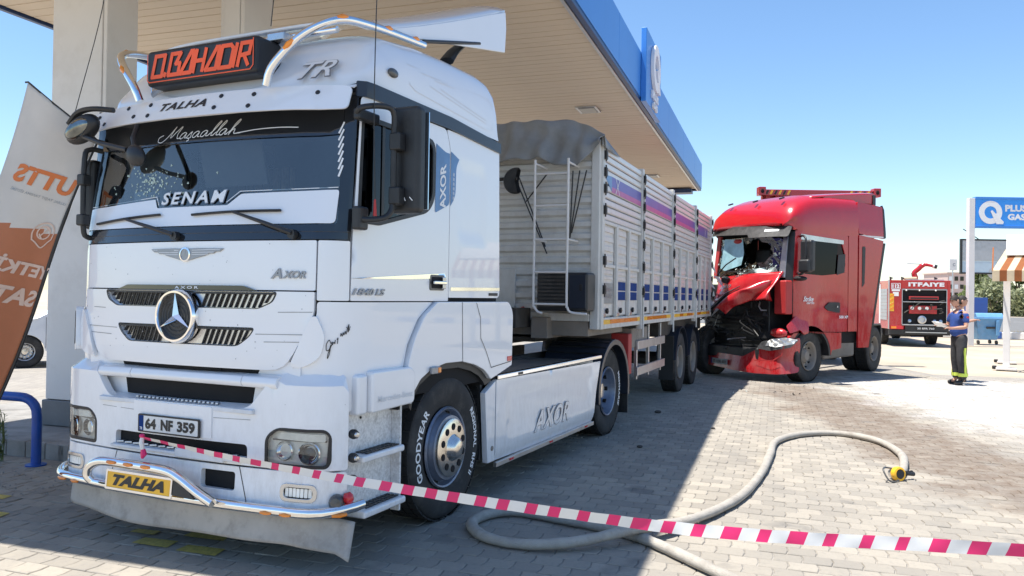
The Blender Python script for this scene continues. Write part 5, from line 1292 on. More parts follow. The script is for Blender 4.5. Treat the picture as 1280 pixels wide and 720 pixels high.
b = B(); b.grid(tp, 110, 34); tpo = b.make('tarpaulin', 'tarp', TR, ang=80); s_ = tpo.modifiers.new('thickness', 'SOLIDIFY'); s_.thickness = .006
def tp2(u, v):
    return V((.028 + .008 * sin(u * 9), -.06 + .5 * u, 3.45 - .12 * u - .13 * v * (1 - u)))
b = B(); b.grid(tp2, 12, 4); o2 = b.make('tarpaulin_fold', 'tarp', TR, ang=80); s_ = o2.modifiers.new('thickness', 'SOLIDIFY'); s_.thickness = .006
# ladder with the cooling box caged behind it
for k, (x, e) in enumerate(((-.64, -.54), (-.255, -.03))):
    B().tube(dense3([(x, -.40, 3.14), (x, -.40, 2.4), (x, -.40, 1.60), (x + .01, -.40, 1.52), (x + .05, -.39, 1.465), (e, -.38, 1.45)], 5), .014, 8).make('ladder_rail', 'postwhite', TR)
for z in (2.98, 2.63, 2.26, 1.90, 1.55): B().tube([(-.64, -.40, z), (-.255, -.40, z)], .012, 8).make('ladder_rung', 'postwhite', TR)
for x in (-.64, -.255):
    for z in (3.10, 2.26): B().tube([(x, -.40, z), (x, -.02, z)], .011, 6).make('ladder_stay', 'postwhite', TR)
bx = B().box(-.62, -.03, -.36, -.06, 1.475, 1.90).make('cooling_box', 'black', TR, bevel=.03, seg=3)
for k in range(9): B().box(-.605, -.28, -.372, -.361, 1.52 + k * .040, 1.542 + k * .040).make('louvre', 'chassis', bx)
B().box(-.235, -.05, -.370, -.361, 1.51, 1.87).make('box_door', 'navy', bx, bevel=.008)
B().box(-.12, -.09, -.376, -.371, 1.70, 1.77).make('door_catch', 'txtblack', bx, bevel=.003)
for (y0_, x0_) in ((-.2, -1.15),): B().box(-1.30, -1.0, -.05, -.0, 1.45, 1.95).make('wall_stiffener', 'trailer', TR, bevel=.01)
lamp = B().lathe([(.0005, .0), (.13, .0), (.15, .03), (.13, .10), (.0005, .12)], (-.90, -.36, 2.93), (0, 1, 0), 24, -pi * .08, pi * 1.08)
lamp.v = [(-.90 + (z - 2.93) * 1., y, 2.93 + (x + .90)) for x, y, z in lamp.v]
lamp.make('work_lamp', 'black', TR); B().tube([(-1.5, -.28, 2.96), (-.90, -.30, 2.96)], .02, 8).make('lamp_bracket', 'chassis', TR)
for (a, b2) in (((-1.0, 3.0), (-.60, 2.12)), ((-.95, 3.0), (-.62, 2.2)), ((-.30, 3.05), (-.33, 2.28)), ((-.22, 3.05), (-.33, 2.28)), ((-.14, 3.05), (-.31, 2.35)), ((-.86, 2.72), (-.62, 3.02))):
    B().tube([(a[0], -.10, a[1]), (b2[0], -.09, b2[1])], .008, 6).make('tie_rope', 'txtblack', TR)
# under frame
for x in (-1.75, -.75): B().box(x - .07, x + .07, .5, LEN - .1, .98, 1.28).make('frame_beam', 'chassis', TR, bevel=.01)
B().box(-2.35, -.12, -.02, 1.5, 1.19, 1.36).make('front_bolster', 'chassislt', TR, bevel=.01)
B().box(-.75, -.55, -.18, 1.1, 1.16, 1.40).make('bolster_end', 'chassislt', TR, bevel=.01)
B().box(-1.55, -.80, -.50, -.05, 1.28, 1.50).make('connection_box', 'chassis', TR, bevel=.01)
o = B().box(-1.50, -1.12, -.512, -.502, 1.33, 1.47).make('blue_plate', 'plate', TR); B().box(-1.50, -1.12, -.516, -.5125, 1.33, 1.38).make('plate_band', 'bluepanel', o)
text('plate_lettering', 'KOCA', plane((0, -.513, 0)), -1.31, 1.43, .2, .04, 'txtblack', o, bold=.03)
rbx = B().box(-.30, -.06, 1.62, 1.80, .62, 1.16).make('red_box', 'redmatte', TR, bevel=.015)
B().box(-.34, -.10, 1.95, 2.9, .95, 1.22).make('tool_box', 'chassislt', TR, bevel=.01)
for z in (.56, .92): B().box(-.10, -.06, 2.15, 4.0, z, z + .12).make('side_guard', 'alu', TR, bevel=.006)
for y in (2.25, 3.0, 3.85): B().box(-.14, -.10, y, y + .06, .5, 1.25).make('guard_post', 'alu', TR, bevel=.006)
for s, x in ((1, -.21), (-1, -2.29)):
    for y in (5.45, 6.80):
        wheel(TR, x, y, s, .52, .95, 'dusty', 'chassislt')
        A = [pi * (.98 - .96 * k / 14) for k in range(15)]
        B().prism([(y + .60 * cos(a), .55 + .60 * sin(a)) for a in A] + [(y + .575 * cos(a), .55 + .575 * sin(a)) for a in A[::-1]], 'x', *sorted((x - .17, x + .17))).make('mudguard', 'navy', TR)
for y in (5.45, 6.80): B().tube([(-2.2, y, .52), (-.3, y, .52)], .07, 10).make('axle', 'chassis', TR)
B().box(-.33, -.08, 4.84, 4.86, .25, 1.0).make('mudflap', 'black', TR)
B().box(-2.3, -.2, 4.2, LEN, 1.0, 1.26).make('spare_structure', 'chassis', TR, bevel=.02)
# rear end torn where the red lorry struck it
b = B()
for k in range(26):
    p = V((-.1 + rnd.uniform(-.25, .25), LEN + rnd.uniform(-.1, .25), rnd.uniform(1.2, 2.3))); d = V((rnd.uniform(-.3, .3), rnd.uniform(-.1, .3), rnd.uniform(-.3, .3)))
    b.add([p, p + d, p + d * .5 + V((0, .1, .12))], [(0, 1, 2)])
b.make('torn_sheet', 'trailer', TR, smooth=False, kind='stuff')
# ------------------------------------------------------------- wrecked red tractor
RL = thing('wrecked_tractor_unit', 'red lorry cab with crushed front and shattered windscreen, rammed against the white trailer', 'truck', (4.748, 16.484, 0), -1.05)
def y0r(z): return .0 if z < 2.1 else .0 + (min(z, 3.05) - 2.1) * .16
rf, rS = cab_surface(.10, 1.15, .32, .10, .0, y0r)
yf = lambda y: rS(y)
q0 = rS(.42)
RP = 'redpaint'
# dark core behind the crushed front
B().box(-1.0, 1.15, .45, 2.4, .75, 2.05).make('engine_bay', 'void', RL, bevel=.05)
B().box(-.95, 1.12, 1.6, 1.66, 2.0, 3.1).make('cab_rear_wall', 'void', RL)  # interior shade painted in: rear wall, headliner and door lining are near-black
B().box(-1.0, 1.15, .45, 2.1, 3.0, 3.05).make('headliner', 'void', RL)
B().box(-1.05, -1.0, .5, 2.2, .98, 3.0).make('far_door', 'redmatte', RL, bevel=.02); B().box(-.995, -.98, .5, 1.6, 2.05, 3.0).make('door_lining', 'void', RL)
B().box(-.95, 1.12, .3, 1.6, 2.0, 2.05).make('dashboard', 'black', RL, bevel=.02)
for x in (-.4, .7): B().obox((x, 1.2, 2.35), (.45, .18, .8), (-.1, 0, 0)).make('seat', 'black', RL, bevel=.05)
B().obox((.62, .9, 2.55), (.06, .06, 1.0), (.1, .2, 0)).make('seat_belt', 'redmatte', RL)
# side: door, sleeper panel, fairings
hr = RL
dwin = rounded([(yf(.50), 2.16), (yf(1.05), 2.14), (yf(1.66), 2.20), (yf(1.75), 2.35), (yf(1.72), 2.62), (yf(1.62), 2.86), (yf(.42), 2.93)], [.03, .02, .08, .06, .04, .03, .03])
dr = panel('door', rounded([(yf(.24), .98), (yf(1.0), .98), (yf(1.25), .98), (yf(1.83), 1.0), (yf(1.83), 2.98), (yf(.24), 3.02)], [.02, .01, .05, .02, .05, .03]), rf, RP, RL, holes=(dwin,), th=.04, bevel=.01,
           offf=lambda s, z: .02 * sin((s - yf(.2)) * 4) * max(0, 1 - abs(z - 1.3)) + (-.015 if z < 1.38 else 0))
panel('side_window', dwin, rf, M.setdefault('deepglass', glassmat('deep_tinted_glass', (.05, .055, .06), .0, gcol=(.45, .45, .48))), dr, th=.001, off=-.02)
panel('window_frame', dense([(yf(.40), 2.84), (yf(1.68), 2.80), (yf(1.68), 2.88), (yf(.40), 2.95)], .2), rf, 'chromed', dr, th=.01, off=.006)
panel('window_frame', dense([(yf(1.48), 2.16), (yf(1.72), 2.22), (yf(1.74), 2.6), (yf(1.52), 2.58)], .2), rf, 'black', dr, th=.01, off=.004)
panel('sleeper_panel', rounded([(yf(1.85), 1.0), (yf(2.14), 1.0), (yf(2.14), 3.0), (yf(1.85), 2.98)], .02), rf, RP, RL, th=.04, bevel=.01)
fair = [(2.16, .66), (2.50, .66), (2.95, 2.86), (2.97, 2.93), (2.16, 3.02)]
fp = plane((1.25, 0, 0), (0, 1, 0))
panel('side_fairing', rounded(fair, .02), fp, RP, RL, th=.04, bevel=.01, off=.015)
panel('fairing_edge', rounded([(2.505, .66), (2.56, .66), (3.03, 2.88), (2.955, 2.88)], .01), fp, 'black', RL, th=.05, off=.018)
panel('air_vent', rounded([(2.26, 1.92), (2.34, 2.0), (2.36, 2.78), (2.26, 2.78)], .03), fp, 'black', RL, th=.01, off=.022)
panel('upper_fairing', rounded([(2.16, 3.05), (2.97, 2.97), (2.98, 3.66), (2.16, 3.72)], .03), lambda s, z: V((1.25 - .08 * max(0, z - 3.1), s, z)), RP, RL, th=.04, bevel=.01, off=.01)
panel('fairing_edge', rounded([(2.97, 2.97), (3.05, 2.99), (3.04, 3.60), (2.985, 3.70)], .01), lambda s, z: V((1.25 - .08 * max(0, z - 3.1), s, z)), 'black', RL, th=.05, off=.012)
B().box(-.95, 1.16, 2.75, 2.80, 2.9, 3.7).make('fairing_back', 'redmatte', RL, bevel=.01)
B().box(1.20, 1.262, 2.17, 2.97, 2.985, 3.02).make('fairing_gap', 'postwhite', RL)
panel('handle_recess', rounded([(1.10, 1.50), (1.22, 1.43), (1.58, 1.38), (1.58, 1.60), (1.25, 1.60)], .03), fp, 'black', dr, th=.02, off=.012)
B().disc((1.28, 1.47, 1.51), (1, 0, 0), .02, .01).make('door_lock', 'chromed', dr)
text('door_lettering', '500 XP', fp, 1.70, 1.30, .28, .06, 'txtwhite', dr, bold=.03, off=.01)
text('door_lettering', 'Strike', fp, .60, 1.66, .30, .10, 'txtwhite', dr, bold=.02, shear=.4, off=.03)
text('door_lettering', 'cargo', fp, .66, 1.57, .22, .05, 'txtwhite', dr, bold=.02, shear=.3, off=.03)
strokes('seam', [[(yf(.26), 1.38), (yf(1.82), 1.38)]], rf, 'redmatte', dr, w=.012, off=.008)
# A pillars, frame, windscreen remains
for s in (-1, 1):
    panel('window_pillar', [(s * x, z) for x, z in [(.86, 2.08), (1.0, 2.08), (.98, 3.0), (.86, 3.0)]][::s], rf, 'redmatte' if s < 0 else 'alu', RL, th=.05, off=.0, bevel=.01)
panel('window_pillar', [(1.0, 1.4), (yf(.24), 1.4), (yf(.24), 3.0), (.99, 3.0)], rf, 'black', RL, th=.05, off=-.01)
ws = [(-.86, 2.15)]
top = []
for k in range(14): top.append((.86 - k * .132, 2.93 - rnd.uniform(0, .08)))
# hole with ragged outline
hole = []
for k in range(26):
    a = 2 * pi * k / 26; hole.append((.24 + cos(a) * (.36 + rnd.uniform(-.07, .05)), 2.62 + sin(a) * (.24 + rnd.uniform(-.05, .04))))
M['brokenglass'] = mat('shattered_glass', (.60, .70, .66), .35, var=.35, scale=40, bump=.8, bscale=60)
panel('shattered_windscreen', [(-.86, 2.12), (.86, 2.12), (.86, 2.93), (-.86, 2.93)], rf, 'glass', RL, holes=(hole,), th=.006, off=-.02, offf=lambda s, z: -.10 * sin((z - 2.1) * 4) * cos(s * 1.6) + .006 * sin(s * 31) * sin(z * 27), step=.06)
M['loosepane'] = mat('loose_pale_pane', (.30, .50, .55), .12, var=.25, scale=5, coat=.5)
panel('hanging_pane', [(-.74, 2.30), (-.60, 2.24), (-.12, 2.36), (-.06, 2.60), (-.14, 2.90), (-.66, 2.92)], rf, 'loosepane', RL, th=.006, off=.01, offf=lambda s, z: .03 * sin(s * 6) - .05 * (2.9 - z), step=.08)
B().ell(rf(-.28, 2.86) + V((0, .02, 0)), (.13, .03, .05), 14, 8).make('inside_mirror', 'redmatte', RL)
b = B()
for k in range(170):
    e = rnd.random()
    if e < .6: s_, z_ = rnd.uniform(-.2, .86), 2.12 + abs(rnd.gauss(0, .10))
    elif e < .85: s_, z_ = rnd.uniform(.6, .86), rnd.uniform(2.15, 2.85)
    else: s_, z_ = rnd.uniform(-.85, -.7), rnd.uniform(2.15, 2.9)
    p = rf(s_, z_) + nrm(rf, s_, z_) * rnd.uniform(-.06, .03); r_ = rnd.uniform(.015, .06)
    b.add([p + V((rnd.uniform(-1, 1), rnd.uniform(-.5, .5), rnd.uniform(-1, 1))) * r_ for _ in range(3)], [(0, 1, 2)])
b.make('glass_shard', 'brokenglass', RL, smooth=False, kind='stuff')
panel('crumpled_glass', rounded([(-.15, 2.10), (.86, 2.10), (.80, 2.28), (.45, 2.30), (.2, 2.22)], .04), rf, 'brokenglass', RL, th=.01, off=.0, offf=lambda s, z: .08 * sin(s * 9) * sin(z * 20), step=.05)
B().tube([rf(-.75, 2.16) + V((0, -.06, 0)), rf(-.45, 2.36) + V((0, -.10, 0)), rf(-.2, 2.50) + V((0, -.06, 0))], .014, 6).make('wiper', 'black', RL)
B().tube([rf(-.65, 2.08) + V((0, -.08, 0)), rf(-.3, 2.22) + V((0, -.14, 0)), rf(.25, 2.18) + V((0, -.06, 0))], .014, 6).make('wiper', 'black', RL)
B().obox(rf(-.4, 2.04) + V((0, -.1, 0)), (.16, .1, .12), (.4, .3, .2)).make('wiper_motor', 'black', RL, bevel=.01)
# visor
M['visordust'] = mat('dusty_black_visor', (.04, .038, .037), .5, var=.4, scale=14, dirt=(.18, .17, .16), dirt_amt=.4, dirt_scale=10)
vz = panel('sun_visor', rounded([(-1.03, 2.99), (.15, 2.94), (.22, 2.86), (1.05, 2.87), (1.10, 3.10), (-.98, 3.20)], [.03, .02, .02, .05, .04, .04]), rf, 'visordust', RL, th=.02, offf=lambda s, z: .06 + (3.2 - z) * .45 * max(0, 1 - (abs(s) / 1.25) ** 6), bevel=.005)
panel('visor_sticker', rrect(.52, .86, 2.985, 3.055, .01), rf, 'txtwhite', vz, th=.001, offf=lambda s, z: .066 + (3.2 - z) * .45 * max(0, 1 - (abs(s) / 1.25) ** 6))
# roof
def rroof(u, y):
    T_ = [(.10, 3.20, 3.16, .98), (.15, 3.33, 3.24, 1.02), (.25, 3.50, 3.38, 1.04), (.45, 3.67, 3.51, 1.05), (.8, 3.80, 3.62, 1.05), (1.4, 3.85, 3.68, 1.05), (2.1, 3.86, 3.70, 1.05), (2.3, 3.84, 3.69, 1.05)]
    for a, b_ in zip(T_, T_[1:]):
        if y <= b_[0] + 1e-6:
            t = max(0, (y - a[0]) / (b_[0] - a[0])); zt, zs, xs = [a[i] + (b_[i] - a[i]) * t for i in (1, 2, 3)]; break
    a = abs(u); sg = 1 if u >= 0 else -1; zb = 2.98 + .17 * max(0, min(1, (.40 - y) / .25)); xb = 1.15 if y > .48 else .83 + .32 * sqrt(max(0, 1 - ((.48 - y) / .40) ** 2)); xs = min(xs, xb - .06)
    P = [(xb, zb), (xb, zb + (zs - zb) * .45), (xs + .06, zs - .05), (xs - .07, zs + (zt - zs) * .5), (xs - .35, zt - .01), (0, zt)]
    t = (1 - a) * 5; i = min(4, int(t)); f_ = t - i; Q = [P[max(0, i - 1)], P[i], P[i + 1], P[min(5, i + 2)]]
    cr = lambda a0, a1, a2, a3, t: .5 * (2 * a1 + (a2 - a0) * t + (2 * a0 - 5 * a1 + 4 * a2 - a3) * t * t + (3 * a1 - a0 - 3 * a2 + a3) * t ** 3)
    return V((.10 + sg * max(0, cr(*[q[0] for q in Q], f_)), y, cr(*[q[1] for q in Q], f_)))
ys = [.10, .12, .15, .19, .25, .33, .42, .5, .6, .8, 1.1, 1.4, 1.8, 2.1, 2.16]
vs = [rroof(-1 + 2 * i / 36, y) for y in ys for i in range(37)]
b = B().add(vs, [(j * 37 + i, j * 37 + i + 1, (j + 1) * 37 + i + 1, (j + 1) * 37 + i) for j in range(len(ys) - 1) for i in range(36)]); b.add(vs[:37], [tuple(range(37))])
b.make('roof', RP, RL, ang=60)
b = B()
def spoil(u, v): return V((.1 + (-1.0 + 2.0 * u), .9 + 1.95 * v, 3.80 + .20 * v ** .8 - .07 * abs(2 * u - 1) ** 4 + .02 * v))
b.grid(spoil, 18, 10); sp = b.make('roof_spoiler', RP, RL, ang=60); s_ = sp.modifiers.new('thickness', 'SOLIDIFY'); s_.thickness = .03
B().prism([(1.2, 3.72), (2.9, 3.72), (2.88, 3.95), (1.3, 3.80)], 'x', 1.07, 1.10).make('spoiler_side', RP, RL, bevel=.01)
B().box(1.0, 1.12, 2.80, 2.90, 3.70, 3.92).make('spoiler_end', 'black', RL, bevel=.01)
for x in (-.6, .1, .8): B().obox((x, .35, 3.70), (.05, .12, .03), (.3, 0, 0)).make('roof_lamp', 'black', RL, bevel=.006)
# mirror on the visible side
mr = B().obox((1.50, .30, 2.50), (.26, .16, .62), (0, 0, .15)).make('main_mirror', 'black', RL, bevel=.05, seg=3)
B().obox((1.49, .26, 2.30), (.24, .20, .26), (0, 0, .15)).make('lower_mirror', 'black', mr, bevel=.05, seg=3)
B().tube(dense3([(1.24, .35, 2.16), (1.38, .22, 2.14), (1.46, .25, 2.2), (1.52, .22, 2.5), (1.50, .24, 2.82), (1.38, .3, 2.90), (1.24, .4, 2.9)], 4), .022, 8).make('mirror_arm', 'black', mr)
B().ell((1.34, .28, 2.06), (.16, .08, .05), 14, 8).make('mirror_bracket', 'black', mr)
# ripped bonnet: upper red panel below the glass and one flap folded down
def hood(u, v):
    s_ = -.75 + 1.72 * u; p = rf(s_, 2.05); k = v
    z = 2.10 - (.40 + .22 * (1 - u)) * k + .05 * sin(u * 5) * k + .10 * u * (1 - k)
    y = p.y - .05 - .30 * sin(k * 1.4) * (.4 + .9 * u) + .06 * sin(u * 7 + k * 4)
    return V((p.x, y, z))
b = B(); b.grid(hood, 30, 12); h1 = b.make('bonnet_panel', RP, RL, ang=70); s_ = h1.modifiers.new('thickness', 'SOLIDIFY'); s_.thickness = .012
text('bonnet_lettering', 'IVECO', lambda s, z: hood((s + .75) / 1.72, (2.10 - z) / .55), -.33, 1.86, .50, .07, 'alu', h1, bold=.03, shear=.2, off=.01)
def hflap(u, v):
    a = V((1.02, -.12, 2.02)); b_ = V((-.10, -.60, 1.42)); c = V((.90, .02, 1.62)); d = V((.26, -.62, 1.33))
    p = a.lerp(b_, v) * (1 - u) + c.lerp(d, v) * u
    return p + V((0, -.14, .10)) * sin(v * pi) + V((0, -.10, .05)) * sin(u * pi) + V((0, .02, .02)) * sin(v * 11 + u * 5)
b = B(); b.grid(hflap, 12, 20); h2 = b.make('folded_bonnet_flap', RP, RL, ang=70); s_ = h2.modifiers.new('thickness', 'SOLIDIFY'); s_.thickness = .012
for k in range(3):
    o = V((0, -.02 * k, -.06 * k)); B().tube([V((-.75, -.30, 1.30)) + o, V((-.3, -.42, 1.50)) + o, V((.12, -.46, 1.76)) + o, V((.42, -.40, 1.90)) + o], [.02, .03, .03, .012], 6, flat=.5).make('grille_strip', ('alu', 'black', 'black')[k], RL)
# crushed cooling pack and torn black plastic
B().box(-1.05, .78, .05, .5, .45, 1.95).make('cooling_pack', 'black', RL, bevel=.03)
for k in range(11): B().obox((-.15 + rnd.uniform(-.05, .05), .02 - rnd.uniform(0, .08), .52 + k * .082), (1.6, .03, .028), (rnd.uniform(-.1, .1), rnd.uniform(-.06, .06), rnd.uniform(-.04, .04))).make('radiator_slat', 'black', RL, bevel=.004)
b = B()
for k in range(60):
    p = V((rnd.uniform(-1.0, .95), rnd.uniform(-.25, .05), rnd.uniform(.5, 1.7))); r_ = rnd.uniform(.04, .18)
    q = [p + V((rnd.uniform(-1, 1), rnd.uniform(-.4, .4), rnd.uniform(-1, 1))) * r_ for _ in range(4)]; b.add(q, [(0, 1, 2), (0, 2, 3)])
b.make('torn_plastic', 'black', RL, smooth=False, kind='stuff')
for k in range(12):
    p = V((rnd.uniform(-.9, .9), -.02, rnd.uniform(.6, 1.8))); B().tube(dense3([p, p + V((rnd.uniform(-.3, .3), -.12, rnd.uniform(-.2, .2))), p + V((rnd.uniform(-.4, .4), -.05, rnd.uniform(-.5, .1)))], 4), .014, 6).make('hanging_hose', 'black', RL)
B().tube([(.0, -.30, .80), (.2, -.34, .83), (.48, -.28, .86)], .014, 6).make('bent_bracket', 'alu', RL)
B().tube([(.62, .0, 1.70), (.60, -.05, 1.50), (.66, -.05, 1.42), (.76, .0, 1.42)], .018, 6).make('bent_bracket', 'alu', RL)
B().box(.92, 1.22, .02, .22, 1.35, 2.02).make('hinge_housing', 'redmatte', RL, bevel=.03)
B().box(-1.0, .75, -.22, .1, .42, .66).make('crash_beam', 'black', RL, bevel=.03)
# bumper remains, headlight
rb_, rbS = cab_surface(.12, 1.18, .30, .16, -.30, lambda z: -.30 + .10 * max(0, z - .5))
panel('bumper', rounded([(-.95, .24), (-.2, .20), (.6, .16), (1.0, .17), (rbS(.30), .22), (rbS(.32), .90), (1.12, .80), (.55, .62), (.30, .48), (-.95, .52)], [.03, .02, .02, .06, .10, .06, .04, .05, .05, .03]), rb_, RP, RL, th=.03, offf=lambda s, z: .02 * sin(s * 5) + .02 * sin(z * 9) + .03 * max(0, s - .9) * sin(z * 12), bevel=.012)
strokes('bumper_crease', [[(.58, .42), (.95, .44), (1.10, .55), (1.14, .78)]], rb_, 'redmatte', RL, w=.02, off=.035)
panel('fender', rounded([(rbS(.06), .98), (rbS(.34), 1.05), (rbS(.46), .95), (rbS(.58), .98), (rbS(.62), 1.20), (rbS(.30), 1.32), (rbS(-.02), 1.12)], .03), rb_, RP, RL, th=.03, off=.0, offf=lambda s, z: -.03 + .04 * sin(z * 8), bevel=.01)
A = [pi * (1.0 - 1.0 * k / 16) for k in range(17)]
ach = [(.72 + .60 * cos(a), .52 + .60 * sin(a)) for a in A]
B().prism(rounded(ach + [(1.35, .62), (1.64, .66), (1.64, .98), (.22, .98), (.10, .9), (.06, .52)], .01), 'x', 1.05, 1.255).make('wheel_arch', RP, RL, bevel=.015)
B().prism([(y, z - .01) for y, z in ach] + [(.72 + .55 * cos(a), .51 + .55 * sin(a)) for a in A[::-1]], 'x', .7, 1.25).make('arch_liner', 'black', RL)
B().ell(rb_(1.0, .98) + V((0, .02, 0)), (.20, .10, .10), 16, 8).make('lamp_cover', RP, RL)
hlg = panel('headlight', rounded([(.60, .66), (.85, .62), (1.25, .70), (rbS(.28), .86), (1.1, .90), (.70, .80)], .03), rb_, 'lensdk', RL, th=.03, off=.035)
panel('broken_lens', rounded([(.78, .72), (1.0, .70), (1.3, .78), (rbS(.2), .86), (1.15, .90), (.85, .84)], .02), rb_, 'lens', hlg, th=.004, off=.05, offf=lambda s, z: .02 * sin(s * 40) * sin(z * 50), step=.04)
panel('lamp_void', rounded([(.60, .86), (1.2, .90), (1.2, .99), (.62, .97)], .02), rb_, 'void', RL, th=.02, off=.01)
p0 = rb_(-.35, .33); pl = panel('number_plate', rrect(-.60, -.08, .28, .39, .01), rb_, 'platedirty', RL, th=.01, off=.05)
panel('plate_band', rrect(-.60, -.56, .28, .39, .002), rb_, 'bluepanel', pl, th=.001, off=.052)
text('plate_lettering', '35 ASR 601', rb_, -.32, .335, .42, .065, 'txtblack', pl, bold=.04, off=.053)
B().box(1.05, 1.2, .12, .3, .35, .75).make('step_remains', 'black', RL, bevel=.02)
# chassis, skewed against the cab
CA = .30
def ch(x, y): return (1.22 + (x - 1.22) * cos(CA) - (y - .72) * sin(CA), .72 + (x - 1.22) * sin(CA) + (y - .72) * cos(CA))
def chb(x0, x1, y0, y1, z0, z1):
    P = [ch(x0, y0), ch(x1, y0), ch(x1, y1), ch(x0, y1)]; return B().prism(P, 'z', z0, z1)
for xx in (.75, -.1): chb(xx - .04, xx + .04, .8, 5.3, .72, 1.0).make('frame_rail', 'chassis', RL, bevel=.01)
x, y = ch(1.08, .72); wheel(RL, x, y, 1, .52, 1., 'dusty', 'chassislt', steer=CA - .10)
x, y = ch(-.95, .72); wheel(RL, x, y, -1, .52, 1., 'dusty', 'chassislt', steer=CA - .10)
for xo in (1.08, .75):
    x, y = ch(xo, 4.5); wheel(RL, x, y, 1, .52, .95, 'dusty', 'chassislt', steer=CA)
x, y = ch(-.9, 4.5); wheel(RL, x, y, -1, .52, .95, 'dusty', 'chassislt', steer=CA)
chb(.78, 1.12, 1.75, 3.5, .38, .92).make('fuel_tank', 'chassislt', RL, bevel=.06)
chb(.85, 1.1, 1.35, 1.7, .45, .95).make('battery_box', 'chassis', RL, bevel=.03)
P = [pi * (1.0 - 1.0 * k / 12) for k in range(13)]
b = B()
for a in P: pass
chb(.6, 1.2, 4.0, 5.0, 1.06, 1.10).make('mudguard', 'black', RL, bevel=.01)
chb(.6, 1.2, 5.0, 5.04, .3, 1.06).make('mudflap', 'black', RL, bevel=.01)
# container on the trailer behind it
ct = thing('trailer_headboard', 'red headboard beam with hazard striped corner castings, showing above the red cab', 'headboard', (7.78, 20.0, 0), 0)
B().box(-1.40, 1.42, .12, .30, 1.25, 4.30).make('board', 'redmatte', ct, bevel=.02)
B().box(-1.46, 1.46, -.02, .12, 4.28, 4.44).make('top_beam', 'redpaint', ct, bevel=.01)
for s in (-1, 1):
    c_ = B().box(s * 1.46 - .09, s * 1.46 + .09, -.06, .16, 4.28, 4.50).make('corner_casting', 'redpaint', ct, bevel=.012)
    B().ell((s * 1.46, -.062, 4.39), (.045, .01, .06), 10, 6).make('casting_hole', 'void', c_)
    for k in range(6):
        x = s * (1.34 - k * .11); B().prism([(x - .04, 4.31), (x + .01, 4.31), (x + .06, 4.42), (x + .01, 4.42)], 'y', -.026, -.021).make('hazard_stripe', 'yellow' if k % 2 else 'txtblack', ct)
for k in range(12): B().box(-1.34 + k * .23, -1.24 + k * .23, .03, .08, 1.4, 4.28).make('corrugation', 'redmatte', ct, bevel=.01)
B().box(-.4, 1.3, .3, 3.0, .85, 1.24).make('carrier_frame', 'chassis', ct, bevel=.02)
for s in (-1, 1): wheel(ct, .45 + s * .75, 2.2, s, .5, .9, 'dusty', 'chassislt')

# ------------------------------------------------------------- fire engine
FE = thing('fire_engine', 'red fire engine seen from behind, rear pump bay open, water cannon on the roof', 'fire engine', (15.02, 29.0, 0), -.20)
Wd = 1.04
B().box(-Wd, Wd, .06, 5.6, .62, 2.42).make('body', 'redpaint', FE, bevel=.02)
B().box(-Wd, Wd, 5.7, 7.6, .6, 2.5).make('cab', 'redpaint', FE, bevel=.08)
B().box(-Wd - .002, -Wd + .43, -.02, .055, .62, 2.43).make('rear_panel', 'redpaint', FE, bevel=.01)
B().box(Wd - .10, Wd, -.02, .055, .62, 2.43).make('rear_panel', 'redpaint', FE, bevel=.01)
B().box(-Wd + .43, Wd - .10, -.02, .055, 2.12, 2.43).make('rear_header', 'redpaint', FE, bevel=.01)
B().box(-Wd - .03, -Wd + .005, -.03, .03, .62, 2.44).make('corner_strip', 'alu', FE, bevel=.006)
by0, bx0, bx1 = .056, -Wd + .43, Wd - .10
B().box(bx0, bx1, .50, .52, .78, 2.12).make('bay_back', 'void', FE)
# bay is cut by boxes: shelves, pump and gauges stand in front of a dark plate
B().box(bx0 + .01, bx1 - .01, .0565, .060, .80, 2.12).make('bay_opening', 'void', FE)
B().box(bx0, bx1, -.01, .05, 2.07, 2.12).make('shutter_box', 'fir_grey', FE, bevel=.01)
for x in (bx0, bx1 - .03): B().box(x, x + .03, -.01, .05, .80, 2.08).make('bay_frame', 'alu', FE, bevel=.005)
for z in (1.62,): B().box(bx0 + .03, bx1 - .03, -.06, .05, z, z + .025).make('shelf', 'alu', FE, bevel=.004)
B().box(bx0, bx1, -.10, .05, .77, .81).make('bay_sill', 'alu', FE, bevel=.006)
pn = B().box(bx0 + .25, bx1 - .3, -.04, .05, 1.72, 1.84).make('hose_tray', 'redmatte', FE, bevel=.01); B().box(bx0 + .29, bx1 - .34, -.045, -.041, 1.745, 1.80).make('tray_slot', 'txtblack', pn)
pu = B().box(bx0 + .25, bx1 - .35, -.03, .05, 1.20, 1.5).make('pump', 'redmatte', FE, bevel=.02)
for x in (bx0 + .35, bx0 + .6, bx0 + .85): B().disc((x, -.035, 1.4), (0, -1, 0), .06, .02).make('gauge', 'plate', pu)
B().lathe([(.15, 0), (.15, .05), (.10, .07), (.10, .02), (.0005, .02)], (bx0 + .68, -.03, .98), (0, -1, 0), 20).make('suction_port', 'alu', FE)
for x in (bx0 + .25, bx0 + 1.1, bx0 + 1.3): B().lathe([(.06, 0), (.06, .08), (.0005, .09)], (x, -.03, .92), (0, -1, .2), 12).make('outlet', 'chromed', FE)
for x in (bx0 + .15, bx0 + .6, bx0 + 1.15): B().ell((x, -.03, 2.06), (.03, .02, .03), 8, 6).make('bay_lamp', 'lens', FE)
for k in range(8): 
    p = V((rnd.uniform(bx0 + .15, bx1 - .15), -.02, rnd.uniform(.9, 1.6))); B().tube(dense3([p, p + V((rnd.uniform(-.2, .2), -.03, rnd.uniform(-.15, .15))), p + V((rnd.uniform(-.3, .3), 0, rnd.uniform(-.2, .2)))], 4), .02, 6).make('pump_hose', 'chassis', FE)
ff = plane((0, -.022, 0))
